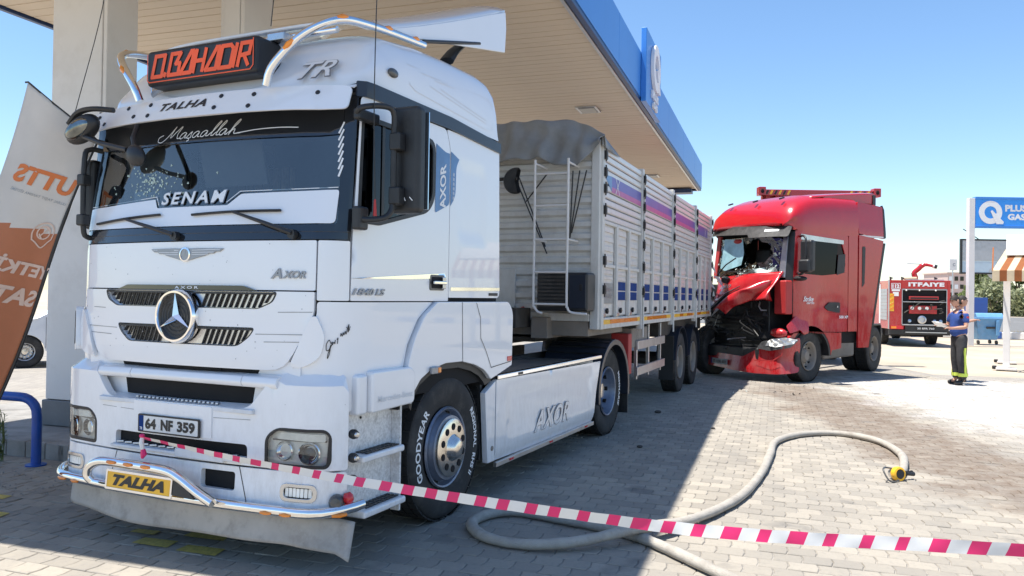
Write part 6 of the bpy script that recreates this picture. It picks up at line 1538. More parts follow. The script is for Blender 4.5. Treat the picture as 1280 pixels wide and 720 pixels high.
text('lettering', 'ITFAIYE', ff, .22, 2.28, 1.22, .15, 'txtwhite', FE, bold=.06, space=1.15)
text('lettering', '112', ff, -.82, 2.21, .24, .14, 'txtwhite', FE, bold=.06)
strokes('number_frame', [[(-.97, 2.31), (-.67, 2.31), (-.67, 2.11), (-.97, 2.11), (-.97, 2.31)]], ff, 'txtwhite', FE, w=.018)
panel('sticker', rrect(-.96, -.68, 2.02, 2.09, .01), ff, 'txtwhite', FE, th=.002, off=.003)
panel('sticker', rrect(-.92, -.72, 1.84, 1.99, .005), ff, 'paper', FE, th=.002, off=.003)
panel('hazard_panel', [(-1.03, 1.28), (-.88, 1.28), (-.88, 1.93), (-1.03, 1.93)], ff, 'yellow', FE, th=.002, off=.003)
for k in range(4): panel('hazard_stripe', [(-1.03, 1.30 + k * .16), (-.88, 1.38 + k * .16), (-.88, 1.45 + k * .16), (-1.03, 1.37 + k * .16)], ff, 'orange', FE, th=.002, off=.006)
B().box(-Wd, Wd, -.04, .05, .42, .60).make('rear_bumper', 'black', FE, bevel=.01)
B().box(-.98, -.55, -.06, -.04, .62, .74).make('tail_light', 'red_lens', FE, bevel=.01)
B().box(-.98, -.80, -.065, -.06, .64, .72).make('indicator', 'orange', FE)
B().box(-.50, .98, -.06, -.02, .56, .76).make('plate_beam', 'black', FE, bevel=.01)
q_ = B().box(-.15, .55, -.075, -.061, .61, .71).make('number_plate', 'txtblack', FE); text('plate_lettering', '35 EFR 760', plane((0, -.076, 0)), .2, .66, .58, .07, 'plate', q_, bold=.04)
B().box(-.5, .9, -.12, -.06, .50, .53).make('tow_bar', 'alu', FE)
for s in (-1, 1):
    for y in (1.6, 6.4): wheel(FE, s * .86, y, s, .46, .9, 'dusty', 'chassislt')
B().box(-.9, .9, .3, 7, .35, .7).make('underframe', 'void', FE)
# left side shutters and white lettering strips
sf = lambda s, z: V((-Wd - .003, -s, z))
for (a, b2) in ((.25, 1.15), (2.3, 3.6), (3.75, 5.2)):
    for k in range(9): panel('shutter_slat', [(-b2, .95 + k * .13), (-a, .95 + k * .13), (-a, 1.07 + k * .13), (-b2, 1.07 + k * .13)], sf, 'fir_grey', FE, th=.012, off=.012, step=.6, bevel=.003)
for (a, b2) in ((1.2, 1.4), (3.62, 3.73)): panel('white_strip', [(-b2, .8), (-a, .8), (-a, 2.3), (-b2, 2.3)], sf, 'txtwhite', FE, th=.002, off=.006, step=.6)
text('lettering', 'ITFAIYE', lambda s, z: V((-Wd - .016, .9 - s, z)), -1.1, 2.27, 1.5, .14, 'txtwhite', FE, bold=.05)
# roof gear
mo = B(); mo.tube([(.10, .9, 2.42), (.10, .9, 2.62)], .10, 12); mo.tube(dense3([(.10, .9, 2.60), (.06, .9, 2.74), (.20, .88, 2.88), (.34, .86, 3.02), (.50, .84, 3.04)], 4), [.09] * 14 + [.06] * 3, 12); mo.tube([(.48, .84, 3.04), (.74, .80, 2.98)], [.055, .05], 10)
mo.make('water_cannon', 'redpaint', FE); B().tube([(.72, .80, 2.985), (.82, .79, 2.96)], .075, 12).make('cannon_nozzle', 'black', FE); B().tube([(.68, .81, 2.99), (.73, .80, 2.98)], .08, 12).make('nozzle_ring', 'plate', FE)
B().tube([(.28, .86, 3.07), (-.20, .86, 3.08)], .018, 6).make('cannon_lever', 'alu', FE)
for x in (-.92, -.52, .62): B().tube([(x, .3, 2.43), (x - .02, .3, 2.55), (x + .06, .3, 2.5)], .035, 8).make('roof_bracket', 'black', FE)
B().box(-.4, .9, .25, .4, 2.42, 2.47).make('roof_rail', 'alu', FE); B().tube([(-.45, .4, 2.50), (.0, .4, 2.52)], .05, 10).make('rolled_cover', 'awncream', FE)
B().tube([(-.12, .45, 2.44), (-.16, .45, 2.72)], .012, 6).make('roof_aerial', 'black', FE)
# ------------------------------------------------------------- people
def skin(name, chains, m, parent, root, sub=2, **kw):
    """chains: lists of (x,y,z,radius or (rx,ry)); equal coordinates are welded"""
    bm = bmesh.new(); L = bm.verts.layers.skin.verify(); idx = {}
    def vert(p):
        k = tuple(round(c, 4) for c in p[:3])
        if k not in idx:
            v = bm.verts.new(k); r = p[3]; v[L].radius = r if isinstance(r, tuple) else (r, r); idx[k] = v
        return idx[k]
    for c in chains:
        for a, b_ in zip(c, c[1:]):
            va, vb = vert(a), vert(b_)
            if va is not vb and bm.edges.get((va, vb)) is None: bm.edges.new((va, vb))
    rk = tuple(round(c, 4) for c in root[:3]); idx[rk][L].use_root = True
    me = bpy.data.meshes.new(name); bm.to_mesh(me); bm.free(); o = bpy.data.objects.new(name, me); COL.objects.link(o)
    sk_ = o.modifiers.new('skin', 'SKIN'); sk_.use_smooth_shade = True; sk_.branch_smoothing = .6
    ss = o.modifiers.new('sub', 'SUBSURF'); ss.levels = sub; ss.render_levels = sub
    dg = bpy.context.evaluated_depsgraph_get(); dg.update(); me2 = bpy.data.meshes.new_from_object(o.evaluated_get(dg)); bpy.data.objects.remove(o)
    me2.materials.clear(); me2.materials.append(M[m]); me2.name = name
    o = bpy.data.objects.new(name, me2); link(o, parent); return o
def hand(base, d, up, sc=1.):
    """five short finger chains rooted in the palm; returns chains"""
    base = V(base); d = V(d).normalized(); up = V(up).normalized(); side = d.cross(up).normalized(); out = []
    palm = base + d * .05 * sc
    P4 = lambda p, r: (p.x, p.y, p.z, r)
    out.append([P4(base, (.020, .028)), P4(palm, (.016, .036)), P4(base + d * .085 * sc, (.013, .036))])
    k = base + d * .085 * sc
    for i, (o_, l) in enumerate(((-.028, .060), (-.009, .070), (.010, .066), (.028, .052))):
        r0 = k + side * o_ * sc
        out.append([P4(k, (.013, .036)), P4(r0 + d * .01, .0095), P4(r0 + d * l * .55 - up * .006, .009), P4(r0 + d * l * .9 - up * .022, .008), P4(r0 + d * l - up * .034, .007)])
    t0 = base + d * .025 * sc; out.append([P4(base, (.020, .028)), P4(t0 - side * .03, .011), P4(t0 - side * .05 + d * .03, .010), P4(t0 - side * .052 + d * .055 - up * .008, .008)])
    return out
def person(label, loc, rz, arms, shirt, group=None, head_dir=(-.1, 0, 0), name='person', tablet=False, tilt=.0):
    """faces local -x ; z up"""
    p = thing(name, label, 'person', loc, rz)
    H = lambda x, y, z, r: (x, y, z, r)
    hx = head_dir[0]
    pel = H(0, 0, .96, (.125, .16)); wa = H(-.01, 0, 1.10, (.125, .155)); ch = H(-.02, 0, 1.30, (.125, .185)); up = H(-.01, 0, 1.43, (.085, .14)); nk = H(-.035, 0, 1.52, (.055, .055)); nt_ = H(-.05, 0, 1.57, (.052, .052))
    body = [[pel, wa, ch, up, nk, nt_]]
    # bare arms and neck
    sk_chains = [[pel, wa, ch, up, nk, nt_]]
    for (s, el, wr, hd, hup) in arms:
        sh = H(-.01, s * .19, 1.42, .055); e = (*el, .042); w = (*wr, .027)
        mid = H((sh[0] + el[0]) / 2, (sh[1] + el[1]) / 2, (sh[2] + el[2]) / 2, .05); fm = H((el[0] + wr[0]) / 2, (el[1] + wr[1]) / 2, (el[2] + wr[2]) / 2 + .005, .038)
        sk_chains.append([up, sh, mid, e, fm, w])
        hc = hand(wr, hd, hup)
        hc[0][0] = w; hc[-1][0] = w
        sk_chains += hc
    for s in (-1, 1): sk_chains.append([pel, H(0.0, s * .095, .90, .09), H(-.01, s * .105, .50, .055), H(.02, s * .11, .10, .04), H(-.10, s * .12, .05, .035)])
    bd = skin('body', sk_chains, 'skin', p, pel)
    # head
    hc = V((-.075 + hx, 0, 1.665)); t = tilt
    b = B(); n, m = 28, 20
    def headpt(u, v):
        a = 2 * pi * u; e = -pi / 2 + pi * v; x, y, z = cos(e) * cos(a), cos(e) * sin(a), sin(e)
        # face towards -x
        rx = .098 if x > 0 else .092; ry = .076 - (.018 * max(0, -z)) ; rz = .118
        px, py, pz = x * rx, y * ry, z * rz
        if x < 0:
            f_ = -x
            px -= .022 * math.exp(-((z + .05) / .13) ** 2) * math.exp(-(y / .16) ** 2) * 1.0      # nose
            px += .010 * math.exp(-((z - .18) / .13) ** 2) * math.exp(-((abs(y) - .38) / .2) ** 2)   # eye sockets
            px -= .008 * math.exp(-((z + .42) / .09) ** 2) * math.exp(-(y / .3) ** 2)                # lips
            px -= .012 * math.exp(-((z + .80) / .15) ** 2)                                           # chin
        q = Matrix.Rotation(t, 3, 'Y') @ V((px, py, pz)); return hc + q
    b.grid(lambda u, v: headpt(u, v), n, m); hd_ = b.make('head', 'skin', bd, ang=80)
    for s in (-1, 1):
        b = B(); b.ell(hc + Matrix.Rotation(t, 3, 'Y') @ V((.008, s * .078, -.005)), (.022, .009, .034), 10, 8); b.make('ear', 'skin', bd)
        b = B(); b.ell(hc + Matrix.Rotation(t, 3, 'Y') @ V((-.081, s * .03, .018)), (.008, .013, .007), 8, 6); b.make('eye', 'txtblack', bd)
    b = B()
    def hairpt(u, v):
        a = 2 * pi * u; e0 = radians(-34) * max(0, min(1, (cos(a) + .15) * 2)); e = e0 + (radians(90) - e0) * v; x, y, z = cos(e) * cos(a), cos(e) * sin(a), sin(e)
        low = 0
        if x < 0 and z < .45: low = (.45 - z) * .9 * (-x)
        px, py, pz = x * .103, y * .080, (z + low) * .122
        return hc + Matrix.Rotation(t, 3, 'Y') @ V((px, py, pz))
    b.grid(hairpt, 26, 10); b.make('hair', 'hair', bd, ang=80)
    # clothing
    shc = [[H(0, 0, .94, (.160, .185)), H(-.015, 0, 1.10, (.155, .180)), H(-.03, 0, 1.28, (.145, .20)), H(-.01, 0, 1.43, (.10, .155)), H(-.03, 0, 1.50, (.07, .07))]]
    for (s, el, wr, hd, hup) in arms:
        sh = V((-.01, s * .195, 1.425)); e = V(el); m1 = sh.lerp(e, .45); m2 = sh.lerp(e, .78)
        shc.append([H(-.01, 0, 1.43, (.10, .155)), H(*sh, .075), H(*m1, .066), H(*m2, .060)])
    skin('shirt', shc, shirt, p, shc[0][0])
    trc = [[H(0, 0, 1.07, (.145, .17)), H(0, 0, .93, (.15, .18))]]
    for s, dx in ((-1, -.015), (1, .02)):
        trc.append([H(0, 0, .93, (.15, .18)), H(dx * .4, s * .10, .82, (.115, .115)), H(dx - .02, s * .11, .50, (.088, .088)), H(dx + .02, s * .115, .28, (.085, .085)), H(dx + .01, s * .12, .11, (.082, .082))])
    skin('trousers', trc, 'trouser', p, trc[0][1])
    for s, dx in ((-1, -.015), (1, .02)):
        b = B(); b.lathe([(.089, .17), (.091, .20), (.090, .235)], (dx + .015, s * .118, 0), (0, 0, 1), 20); b.make('reflective_band', 'hivis', p)
        b = B(); pts = [(dx + .0 + .01 * sin(z * 6), s * (.118 + (.088 if z < .7 else .105)), z) for z in (.22, .35, .5, .65, .74)]
        for i in range(len(pts) - 1):
            (x0, y0_, z0), (x1, y1_, z1) = pts[i], pts[i + 1]; b.add([(x0 - .018, y0_ + s * .004, z0), (x0 + .018, y0_ + s * .004, z0), (x1 + .018, y1_ + s * .004, z1), (x1 - .018, y1_ + s * .004, z1), (x0 - .018, y0_ - s * .02, z0), (x0 + .018, y0_ - s * .02, z0), (x1 + .018, y1_ - s * .02, z1), (x1 - .018, y1_ - s * .02, z1)],
                     [(0, 1, 2, 3), (4, 7, 6, 5), (0, 4, 5, 1), (3, 2, 6, 7), (0, 3, 7, 4), (1, 5, 6, 2)])
        b.make('reflective_stripe', 'hivis', p)
        b = B(); q = [(dx + .05, s * .12, .05, (.05, .05))]
        skin('boot', [[H(dx + .01, s * .12, .15, (.06, .055)), H(dx + .02, s * .12, .055, (.05, .055)), H(dx - .10, s * .125, .045, (.038, .052)), H(dx - .17, s * .128, .038, (.028, .045))]], 'boot', p, (dx + .02, s * .12, .055))
    return p
ff1 = person('firefighter in blue polo shirt and dark turnout trousers reading papers, facing the wreck', (8.94, 15.72, 0), .12,
       [(1, (-.06, .26, 1.16), (-.30, .15, 1.18), (-1, -.35, .1), (0, 0, 1)), (-1, (-.05, -.27, 1.15), (-.29, -.19, 1.12), (-1, .25, .15), (0, 0, 1))], 'shirtblue', head_dir=(-.02, 0, 0), tilt=-.25)
b = B(); b.obox((-.43, -.10, 1.185), (.21, .15, .004), (0, .45, .2)); b.obox((-.45, .02, 1.20), (.20, .14, .004), (0, .55, .4))
o = b.make('paper_sheets', 'paper', None, smooth=False, label='white sheets of paper held by the firefighter in the blue shirt', cat='papers'); o.location = (8.94, 15.72, 0); o.rotation_euler = (0, 0, .12)
ff2 = person('second firefighter in dark navy top standing behind the first, arm reaching towards the bin', (9.27, 16.35, 0), pi - .35,
       [(1, (-.08, .24, 1.22), (-.22, .20, 1.27), (-1, -.1, .2), (0, 0, 1)), (-1, (.0, -.27, 1.17), (-.15, -.26, .98), (-.5, 0, -.8), (-.5, 0, .4))], 'shirtnavy', head_dir=(.0, 0, 0), tilt=.1)
badge_ = B().disc((-.02, -.272, 1.34), (0, -1, 0), .028, .006, 14).make('sleeve_patch', 'red_lens', ff1)

# ------------------------------------------------------------- right background
sg = thing('fuel_brand_sign', 'tall blue roadside sign on white posts with a big white letter Q', 'sign', (17.35, 30.0, 0), 0)
B().box(0, .22, -.1, .1, 0, 5.62).make('post', 'postwhite', sg, bevel=.01)
B().box(4.1, 4.32, -.1, .1, 0, 5.62).make('post', 'postwhite', sg, bevel=.01)
bd_ = B().box(.23, 4.09, -.09, .09, 4.50, 5.66).make('sign_board', 'signblue', sg, bevel=.01)
for z0, z1 in ((5.57, 5.67), (4.49, 4.58)): B().box(.225, 4.095, -.12, .12, z0, z1).make('board_frame', 'fascia', bd_, bevel=.01)
gf2 = plane((0, -.092, 0))
rq = ringpoly(40, .44, .235, gf2, .80, 5.08, .02, .002)
rq.add([V(gf2(a, z)) + V((0, -o2, 0)) for o2 in (.003, .03) for a, z in ((.80, 5.12), (.86, 5.16), (1.30, 4.72), (1.27, 4.64), (1.02, 4.64))], [(5, 6, 7, 8, 9), (0, 1, 6, 5), (1, 2, 7, 6), (2, 3, 8, 7), (3, 4, 9, 8), (4, 0, 5, 9)])
rq.make('logo_letter', 'signwhite', bd_)
text('sign_lettering', 'PLUS', gf2, 1.78, 5.25, .84, .26, 'signwhite', bd_, bold=.05)
text('sign_lettering', 'GAS', gf2, 1.80, 4.92, .68, .24, 'signwhite', bd_, bold=.05)
bb_ = thing('framed_board', 'large dark framed roadside board with grey and pale panels behind the white post', 'billboard', (20.55, 36.0, 0), 0)
B().box(.0, 4.0, -.05, .05, 3.55, 4.48).make('upper_panel', 'fir_grey', bb_)
M['palepanel'] = mat('pale_blue_panel', (.45, .56, .64), .3, var=.06)
B().box(.0, 4.0, -.045, .045, 3.02, 3.54).make('lower_panel', 'palepanel', bb_)
B().ell((1.6, -.03, 3.03), (.45, .03, .34), 24, 10).make('round_motif', 'fir_grey', bb_)
for (x0, x1, z0, z1) in ((-.06, 4.06, 4.48, 4.55), (-.06, 4.06, 2.95, 3.02), (-.06, .0, 3.02, 4.48), (4.0, 4.06, 3.02, 4.48)): B().box(x0, x1, -.07, .07, z0, z1).make('frame', 'txtblack', bb_)
for x in (.4, 3.6): B().box(x, x + .15, .06, .2, 0, 4.4).make('post', 'alu', bb_)
B().tube([(.05, -.02, 5.0), (.8, -.02, 4.52)], .02, 6).make('stay_wire', 'txtblack', bb_)
ss = thing('small_sign', 'small white square sign on a thin post left of the framed board', 'sign', (20.15, 36.0, 0)); B().box(-.02, .02, -.02, .02, 0, 3.5).make('post', 'alu', ss); pl_ = B().box(-.17, .17, -.05, -.02, 3.10, 3.62).make('plate', 'plate', ss, bevel=.01)
text('lettering', 'C', plane((0, -.052, 0)), .03, 3.36, .12, .14, 'txtgrey', pl_, bold=.04)

aw = thing('striped_awning', 'market stall awning with brown and cream stripes on white posts', 'awning', (12.2, 19.4, 0), -.565)
for (x, y) in ((0, 0), (3.2, 0), (0, 2.6), (3.2, 2.6)):
    B().box(x - .075, x + .075, y - .06, y + .06, .08, 2.9).make('post', 'postwhite', aw, bevel=.01)
    B().box(x - .22, x + .22, y - .20, y + .20, .0, .05).make('foot_plate', 'postwhite', aw, bevel=.01)
    B().box(x - .30, x - .20, y - .06, y + .06, .0, .09).make('castor', 'black', aw, bevel=.02)
n = 26; x0, x1 = -.30, 3.6
for k in range(n):
    a, b2 = x0 + (x1 - x0) * k / n, x0 + (x1 - x0) * (k + 1) / n
    m_ = 'awnbrown' if k % 2 else 'awncream'; ia = .0 + (a - x0) * .93; ib_ = .0 + (b2 - x0) * .93
    vs = [(a, -.75, 2.42), (b2, -.75, 2.42), (ib_, .0, 3.02), (ia, .0, 3.02)]
    b = B(); b.add(vs + [(x, y, z - .01) for x, y, z in vs], [(0, 1, 2, 3), (4, 7, 6, 5), (0, 4, 5, 1), (1, 5, 6, 2), (2, 6, 7, 3), (3, 7, 4, 0)]); b.make('canvas_stripe', m_, aw)
    B().box(a, b2, -.758, -.75, 2.16, 2.42).make('valance_strip', m_, aw)
B().prism([(-.36, 2.80), (-.30, 2.90), (.05, 3.14), (1.3, 3.42), (2.7, 3.1), (2.7, 3.04), (1.3, 3.35), (.06, 3.08)], 'x', -.02, 3.5).make('white_cover', 'white_canvas', aw)
for s in (0.0,): B().prism([(-.75, 2.42), (0, 3.02), (0, 2.95), (-.7, 2.38)], 'x', -.31, -.28).make('side_edge', 'awnbrown', aw)

bn = thing('rubbish_container', 'battered light blue wheeled rubbish container by the painted kerb', 'bin', (18.85, 31.4, 0), -.1)
b = B(); vs = []
for z, wx, wy in ((.18, .36, .30), (1.0, .50, .46)): vs += [(-wx, -wy, z), (wx, -wy, z), (wx, wy, z), (-wx, wy, z)]
b.add(vs, [(3, 2, 1, 0), (4, 5, 6, 7), (0, 1, 5, 4), (1, 2, 6, 5), (2, 3, 7, 6), (3, 0, 4, 7)]); b.make('tub', 'binblue', bn, bevel=.03)
B().box(-.54, .54, -.50, .50, .98, 1.05).make('rim', 'binblue', bn, bevel=.02)
lid = B().prism(rounded([(-.5, 1.05), (.5, 1.05), (.42, 1.20), (-.38, 1.24)], .05), 'x', -.50, .50).make('lid', 'binblue', bn, bevel=.02)
B().box(.22, .34, -.52, -.44, .35, .95).make('corner_rib', 'binblue', bn, bevel=.02); B().box(-.12, .2, -.47, -.42, .62, .70).make('front_handle', 'chassis', bn, bevel=.01)
for x in (-.34, .34):
    for y in (-.26, .26):
        B().lathe([(.0005, -.03), (.08, -.03), (.08, .03), (.0005, .03)], (x, y, .08), (1, 0, .1), 14).make('castor', 'black', bn)
bp = B().box(-.45, .50, -.02, .02, .9, 1.85).make('blue_panel', 'blue', None, bevel=.01, label='dark blue upright board standing behind the light blue rubbish container', cat='board'); bp.location = (19.2, 32.6, 0)
B().box(-.4, -.35, -.02, .02, -.9, .0)

# painted kerb
kb = [(17.5, 37.0), (20.2, 37.6), (22.8, 36.6), (25.4, 34.6), (28.5, 32.0), (32, 29.5), (36, 27)]
kk = 0
kerb = thing('painted_kerb', 'kerb painted in alternating blue and white blocks beside the bin', 'kerb', (22.8, 36.6, 0))
for i in range(len(kb) - 1):
    a, b2 = V((*kb[i], 0)), V((*kb[i + 1], 0)); n = max(1, int((b2 - a).length / .95)); d = (b2 - a) / n
    for j in range(n):
        c = a + d * (j + .5); ang = atan2(d.y, d.x)
        o = B().obox((0, 0, .14), (d.length * .985, .26, .32)).make('kerbstone', 'kerbblue' if kk % 2 else 'kerbwhite', kerb, bevel=.03); o.location = c - kerb.location; o.rotation_euler = (0, 0, ang); kk += 1
# road beyond and verge
rp = [(-40, 150), (16, 47.5), (60, 41), (140, 60), (140, 84), (60, 92), (10, 120)]
B().prism(rp, 'z', -.03, -.012).make('road', 'asphalt', smooth=False, kind='structure')
lb = B()
for k in range(14): lb.obox((14 + k * 8, 66 + k * .8, -.006), (4, .18, .004), (0, 0, .1))
lb.make('lane_marking', 'kerbwhite', smooth=False, kind='structure')
gb = B()
M['drygrass'] = mat('dry_grass', (.36, .30, .16), .9, var=.3)
for k in range(2600):
    u = rnd.random(); v = rnd.random(); x = 19 + u * 22; y = 37.6 + v * 5.5 - max(0, (x - 23)) * .45
    h = rnd.uniform(.08, .32); a = rnd.uniform(0, 6.28); w = .02
    gb.add([(x - w * cos(a), y - w * sin(a), -.03), (x + w * cos(a), y + w * sin(a), -.03), (x + rnd.uniform(-.08, .08), y + rnd.uniform(-.08, .08), h)], [(0, 1, 2)])
gb.make('dry_grass', 'drygrass', smooth=False, kind='stuff')
gt = thing('grass_tuft', 'small green tuft growing on the bare ground beside the awning post', 'tuft', (11.35, 16.9, 0)); b = B()
for k in range(90):
    a = rnd.uniform(0, 6.28); r_ = rnd.uniform(0, .14); h = rnd.uniform(.05, .14); x, y = r_ * cos(a), r_ * .7 * sin(a)
    b.add([(x - .008, y, 0), (x + .008, y, 0), (x + rnd.uniform(-.07, .07), y + rnd.uniform(-.05, .05), h)], [(0, 1, 2)])
b.make('blades', 'leaf1', gt, smooth=False, kind='stuff')
# plants: clumps of small leaf faces round limbs
def plant(name, label, cat, loc, h, w, seed, leaf='leaf1', trunk=.0, n=900, ls=.22, group=None):
    r = random.Random(seed); t = thing(name, label, cat, loc, r.uniform(0, 6), group); tb = B(); cl = []
    th = h * trunk
    for k in range(5 if trunk else 7):
        a = 2 * pi * k / 5 + r.uniform(-.4, .4); e = V((cos(a) * w * .33, sin(a) * w * .33, th + (h - th) * r.uniform(.35, .75)))
        base = V((0, 0, th * .7)) if trunk else V((cos(a) * w * .15, sin(a) * w * .15, 0))
        m_ = base.lerp(e, .5) + V((0, 0, .1 * h)); tb.tube([base, m_, e], [max(.03, h * .02), h * .013, h * .006], 6)
    if trunk: tb.tube([(0, 0, -.1), (.05, .02, th * .5), (0, 0, th), (0, 0, h * .7)], [h * .035, h * .028, h * .024, h * .01], 8)
    tb.make('trunk', 'bark', t)
    for k in range(24):
        a = r.uniform(0, 6.28); q = sqrt(r.random()); z = r.uniform(.12 if not trunk else .0, 1); k_ = sin(pi * min(1, .18 + z * .80)) ** .7
        cl.append((V((cos(a) * q * w * .5 * k_, sin(a) * q * w * .5 * k_, th + (h - th) * z * .93)), r.uniform(.10, .22) * w))
    b = B()
    for k in range(n):
        c, cr_ = cl[r.randrange(len(cl))]; d = V((r.gauss(0, 1), r.gauss(0, 1), r.gauss(0, .8))); d.normalize(); p = c + d * cr_ * (r.random() ** .4)
        if p.z < .03: p.z = .03 + r.random() * .2
        u = V((r.gauss(0, 1), r.gauss(0, 1), r.gauss(0, 1))).normalized(); v = u.cross(V((r.gauss(0, 1), r.gauss(0, 1), r.gauss(0, 1)))).normalized(); s_ = ls * r.uniform(.5, 1.2)
        b.add([p - u * s_, p + v * s_ * .5, p + u * s_, p - v * s_ * .5], [(0, 1, 2, 3)])
    b.make('crown', leaf, t, smooth=False, kind='stuff'); return t
xs = [(62, 101, 4.2, 8, 'leaf2'), (66, 98, 3.4, 7, 'leaf2'), (70.5, 101, 4.6, 8, 'leaf1'), (75, 98, 3.0, 7, 'leaf2'), (80, 99, 3.6, 8, 'leaf2'), (86, 98, 3.2, 8, 'leaf2'), (96, 101, 3.6, 9, 'leaf2'), (103, 100, 4, 9, 'leaf2')]
nm = ['olive green bush at the left end of the far roadside row', 'olive green bush across the road behind the white sign post', 'mid green bush across the road just right of the white sign post', 'low grey green bush across the road above the rubbish container', 'grey green bush across the road left of the awning post', 'low olive bush across the road right of the awning post', 'olive bush across the road behind the awning valance', 'olive bush at the right end of the far roadside row']
for k, (x, y, h, w, lf_) in enumerate(xs): plant('roadside_bush', nm[k], 'bush', (x, y, 0), h, w, 20 + k, lf_, 0, 2600, .34, 'bushes across the road')
ts = [(67.5, 112, 7.0, 7, 'leaf1', 'mid green tree across the road behind the white sign post'), (73.5, 114, 7.6, 7, 'leaf3', 'dark green tree across the road under the framed board'), (81, 112, 7.0, 8, 'leaf3', 'dark leafy tree across the road left of the striped awning'), (89, 114, 7.4, 8, 'leaf1', 'green tree across the road hidden behind the striped awning')]
for k, (x, y, h, w, lf_, lb_) in enumerate(ts): plant('roadside_tree', lb_, 'tree', (x, y, 0), h, w, 40 + k, lf_, .25, 3200, .40, 'trees across the road')
plant('tree', 'sunlit green tree at the far left edge behind the banner flag', 'tree', (-21.3, 30, 0), 8.0, 4.2, 77, 'leaf1', .35, 5200, .16)
bl = thing('apartment_building', 'distant pinkish apartment block behind the fire engine', 'building', (114.5, 205, 0), 0)
B().box(-1, 12, 0, 12, 0, 9.2).make('wall', 'building', bl)
for i in range(9):
    for j in range(4): B().box(-.7 + i * 1.45, .2 + i * 1.45, -.08, .02, 1.0 + j * 2.1, 2.1 + j * 2.1).make('window', 'glassdk' if (i + j) % 3 else 'txtwhite', bl)
B().box(-1.3, 12.3, -.3, 12.3, 9.2, 9.5).make('roof', 'building', bl)
# ------------------------------------------------------------- hose, nozzle, tape, debris
hp_ = [(2.0, 3.2), (1.6, 3.9), (1.25, 4.58), (1.04, 5.0), (.88, 5.27), (.69, 5.46), (.37, 5.68), (.08, 5.84), (-.12, 5.80), (-.255, 5.56), (-.17, 5.26), (.08, 5.09), (.44, 5.08), (.88, 5.27), (1.28, 5.62), (1.82, 6.31), (2.28, 7.18), (2.67, 8.1), (3.02, 8.93), (3.50, 9.42), (3.98, 9.50), (4.22, 9.05), (4.11, 8.29), (3.81, 7.62), (3.60, 7.28)]
P = [V((x, y, .036)) for x, y in hp_]; P[13].z = .10; P[12].z = .06; P[14].z = .055
D3 = dense3(P, 8)
b = B(); b.tube(D3, [.040 + .0015 * sin(i * 1.7) + .003 * sin(i * .31) * sin(i * .13) for i in range(len(D3))], 14, flat=.86)
b.make('fire_hose', 'hose', label='pale canvas fire hose looping over the paving from the shade to its brass coupling', cat='hose')
nz_ = thing('hose_nozzle', 'small yellow ringed hose nozzle with wire handle lying at the end of the fire hose', 'nozzle', (3.55, 7.17, 0), .35)
B().tube([(.05, .13, .045), (.02, .05, .05)], [.045, .05], 14).make('coupling', 'chromed', nz_)
B().lathe([(.035, 0), (.062, .0), (.066, .02), (.062, .05), (.045, .055), (.040, .02), (.0005, .02)], (.01, .05, .062), (-.1, -1, .12), 20).make('nozzle_body', 'yellow', nz_)
B().disc((.006, .0, .066), (-.1, -1, .12), .04, .004).make('nozzle_bore', 'txtblack', nz_)
B().tube(dense3([(.0, .06, .10), (-.10, .07, .12), (-.15, .04, .10), (-.15, -.02, .03), (-.10, -.03, .012), (-.03, -.02, .02)], 4), .008, 6).make('wire_handle', 'lensdk', nz_)
B().tube([(.06, .05, .06), (.12, .04, .055), (.20, .03, .05)], [.02, .016, .02], 8).make('trigger_grip', 'black', nz_)
for k in range(4): B().disc((.08 + k * .035, .045, .058), (1, -.1, 0), .024, .008, 10).make('grip_ring', 'black', nz_)
# barrier tape: from the plate of the white lorry to the right foreground
TPTS = [(-.06, -1.575, .722), (.30, -1.56, .69), (.685, -1.543, .659), (1.05, -1.52, .634), (1.402, -1.50, .614), (2.04, -1.455, .586), (2.654, -1.42, .571), (3.24, -1.389, .566), (3.763, -1.361, .588), (4.233, -1.336, .622), (4.604, -1.317, .647), (5.4, -1.27, .71), (6.4, -1.2, .80)]
A_ = T2W(*TPTS[0])
TP = dense3([T2W(*p) for p in TPTS], 20); tb_ = B(); acc = [0.]
for i in range(1, len(TP)): acc.append(acc[-1] + (TP[i] - TP[i - 1]).length)
L = acc[-1]; U = len(TP) - 1
for i in range(U + 1):
    t = acc[i] / L; c = TP[i]; dv = (TP[min(i + 1, U)] - TP[max(i - 1, 0)]).normalized()
    tw = .75 * math.exp(-t * 6) + .16 * sin(t * 19) + .10 * sin(t * 43 + 1); w = .019 + .009 * min(1, t * 3)
    nrm_ = V((dv.y, -dv.x, 0)).normalized(); up_ = V((0, 0, 1)) * cos(tw) + nrm_ * sin(tw)
    cr_ = .0035 * sin(acc[i] * 31) * sin(acc[i] * 7); c = c + nrm_ * cr_
    for q in (-1, 0, 1): tb_.v.append(tuple(c + up_ * (w * q) + dv * (.010 * q) + nrm_ * (.003 * sin(acc[i] * 23 + 2) if q == 0 else 0)))
for i in range(U):
    m_ = 1 if (acc[i] % .140) < .060 else 0
    for q in (0, 1): tb_.f.append((3 * i + q, 3 * i + 3 + q, 3 * i + 4 + q, 3 * i + 1 + q)); tb_.m.append(m_)
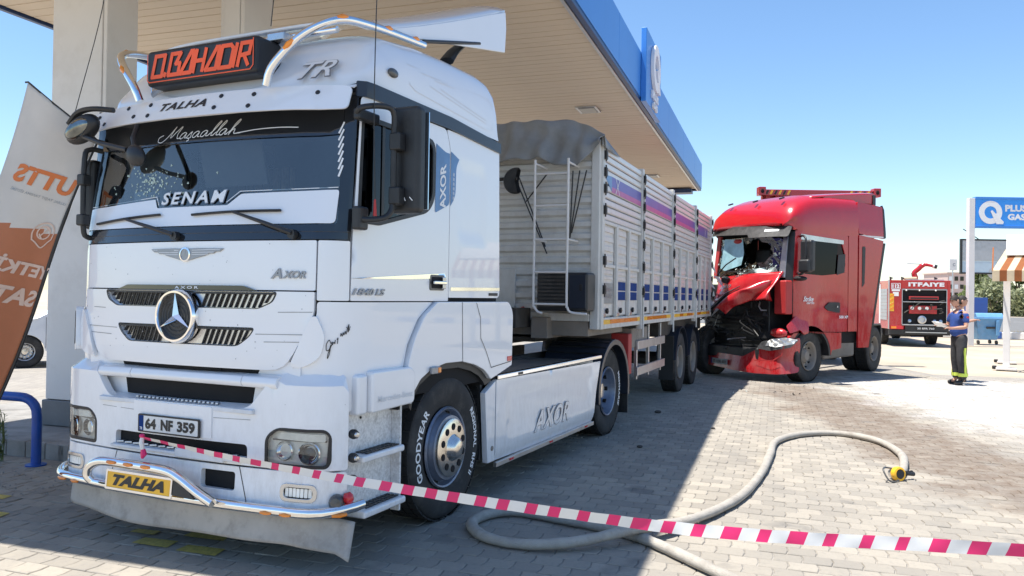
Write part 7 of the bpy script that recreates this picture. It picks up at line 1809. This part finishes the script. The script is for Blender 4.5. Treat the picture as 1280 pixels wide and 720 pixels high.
to = tb_.make('barrier_tape', ['tapewhite', 'tapered'], smooth=True, label='white and magenta striped barrier tape stretched from the lorry across the foreground', cat='tape')
kn = thing('tape_knot', 'knotted end of the barrier tape hanging at the number plate of the white lorry', 'tape knot', A_)
b = B(); b.tube([(0, 0, .01), (.0, -.012, -.03), (.01, -.01, -.075)], [.012, .016, .012], 8); b.make('white_tail', 'tapewhite', kn)
b = B(); b.tube([(.01, -.01, -.07), (.016, -.012, -.10), (.005, -.01, -.125)], [.014, .02, .008], 7); b.ell((.0, -.005, .012), (.018, .016, .014), 8, 6); b.make('red_tail', 'tapered', kn)
# debris near the wreck and pebbles
for k in range(14):
    x, y = rnd.uniform(3.6, 5.6), rnd.uniform(13.4, 15.2)
    r_ = rnd.uniform(.02, .07); b = B(); c = [V((rnd.uniform(-1, 1) * r_, rnd.uniform(-1, 1) * r_, z)) for z in (.0, .01, .03, .015)]
    b.add(c, [(0, 1, 2), (0, 2, 3), (1, 2, 3), (0, 1, 3)]); o = b.make('debris_piece', ('txtblack', 'black', 'chassis', 'brokenglass', 'chassis')[k % 5], smooth=False, label='broken bit of plastic or glass scattered on the paving around the wrecked red cab', cat='debris', group='crash debris on the paving'); o.location = (x, y, 0.002)
for (x, y, r_, lb_) in ((1.42, 8.6, .035, 'small dark pebble lying in the shade beside the skirt of the white lorry'), (2.55, 9.9, .03, 'small dark pebble on the sunlit paving left of the hose bend'), (2.1, 11.2, .05, 'dark scrap lying on the shaded paving before the trailer wheels')):
    b = B(); b.ell((0, 0, r_ * .4), (r_, r_ * .7, r_ * .45), 8, 6); o = b.make('pebble', 'chassis', label=lb_, cat='pebble'); o.location = (x, y, 0)
# pebbly joint sand, twigs at the kerb
b = B()
for k in range(400):
    x, y = rnd.uniform(-7.6, -3.5), rnd.uniform(6.2, 7.4); p = V((x, y, 0.004)); r_ = rnd.uniform(.004, .014)
    b.add([p + V((cos(a) * r_, sin(a) * r_, 0)) for a in (0, 2, 4)] + [p + V((0, 0, r_))], [(0, 1, 3), (1, 2, 3), (2, 0, 3)])
b.make('grit', 'concrete', smooth=False, kind='stuff')
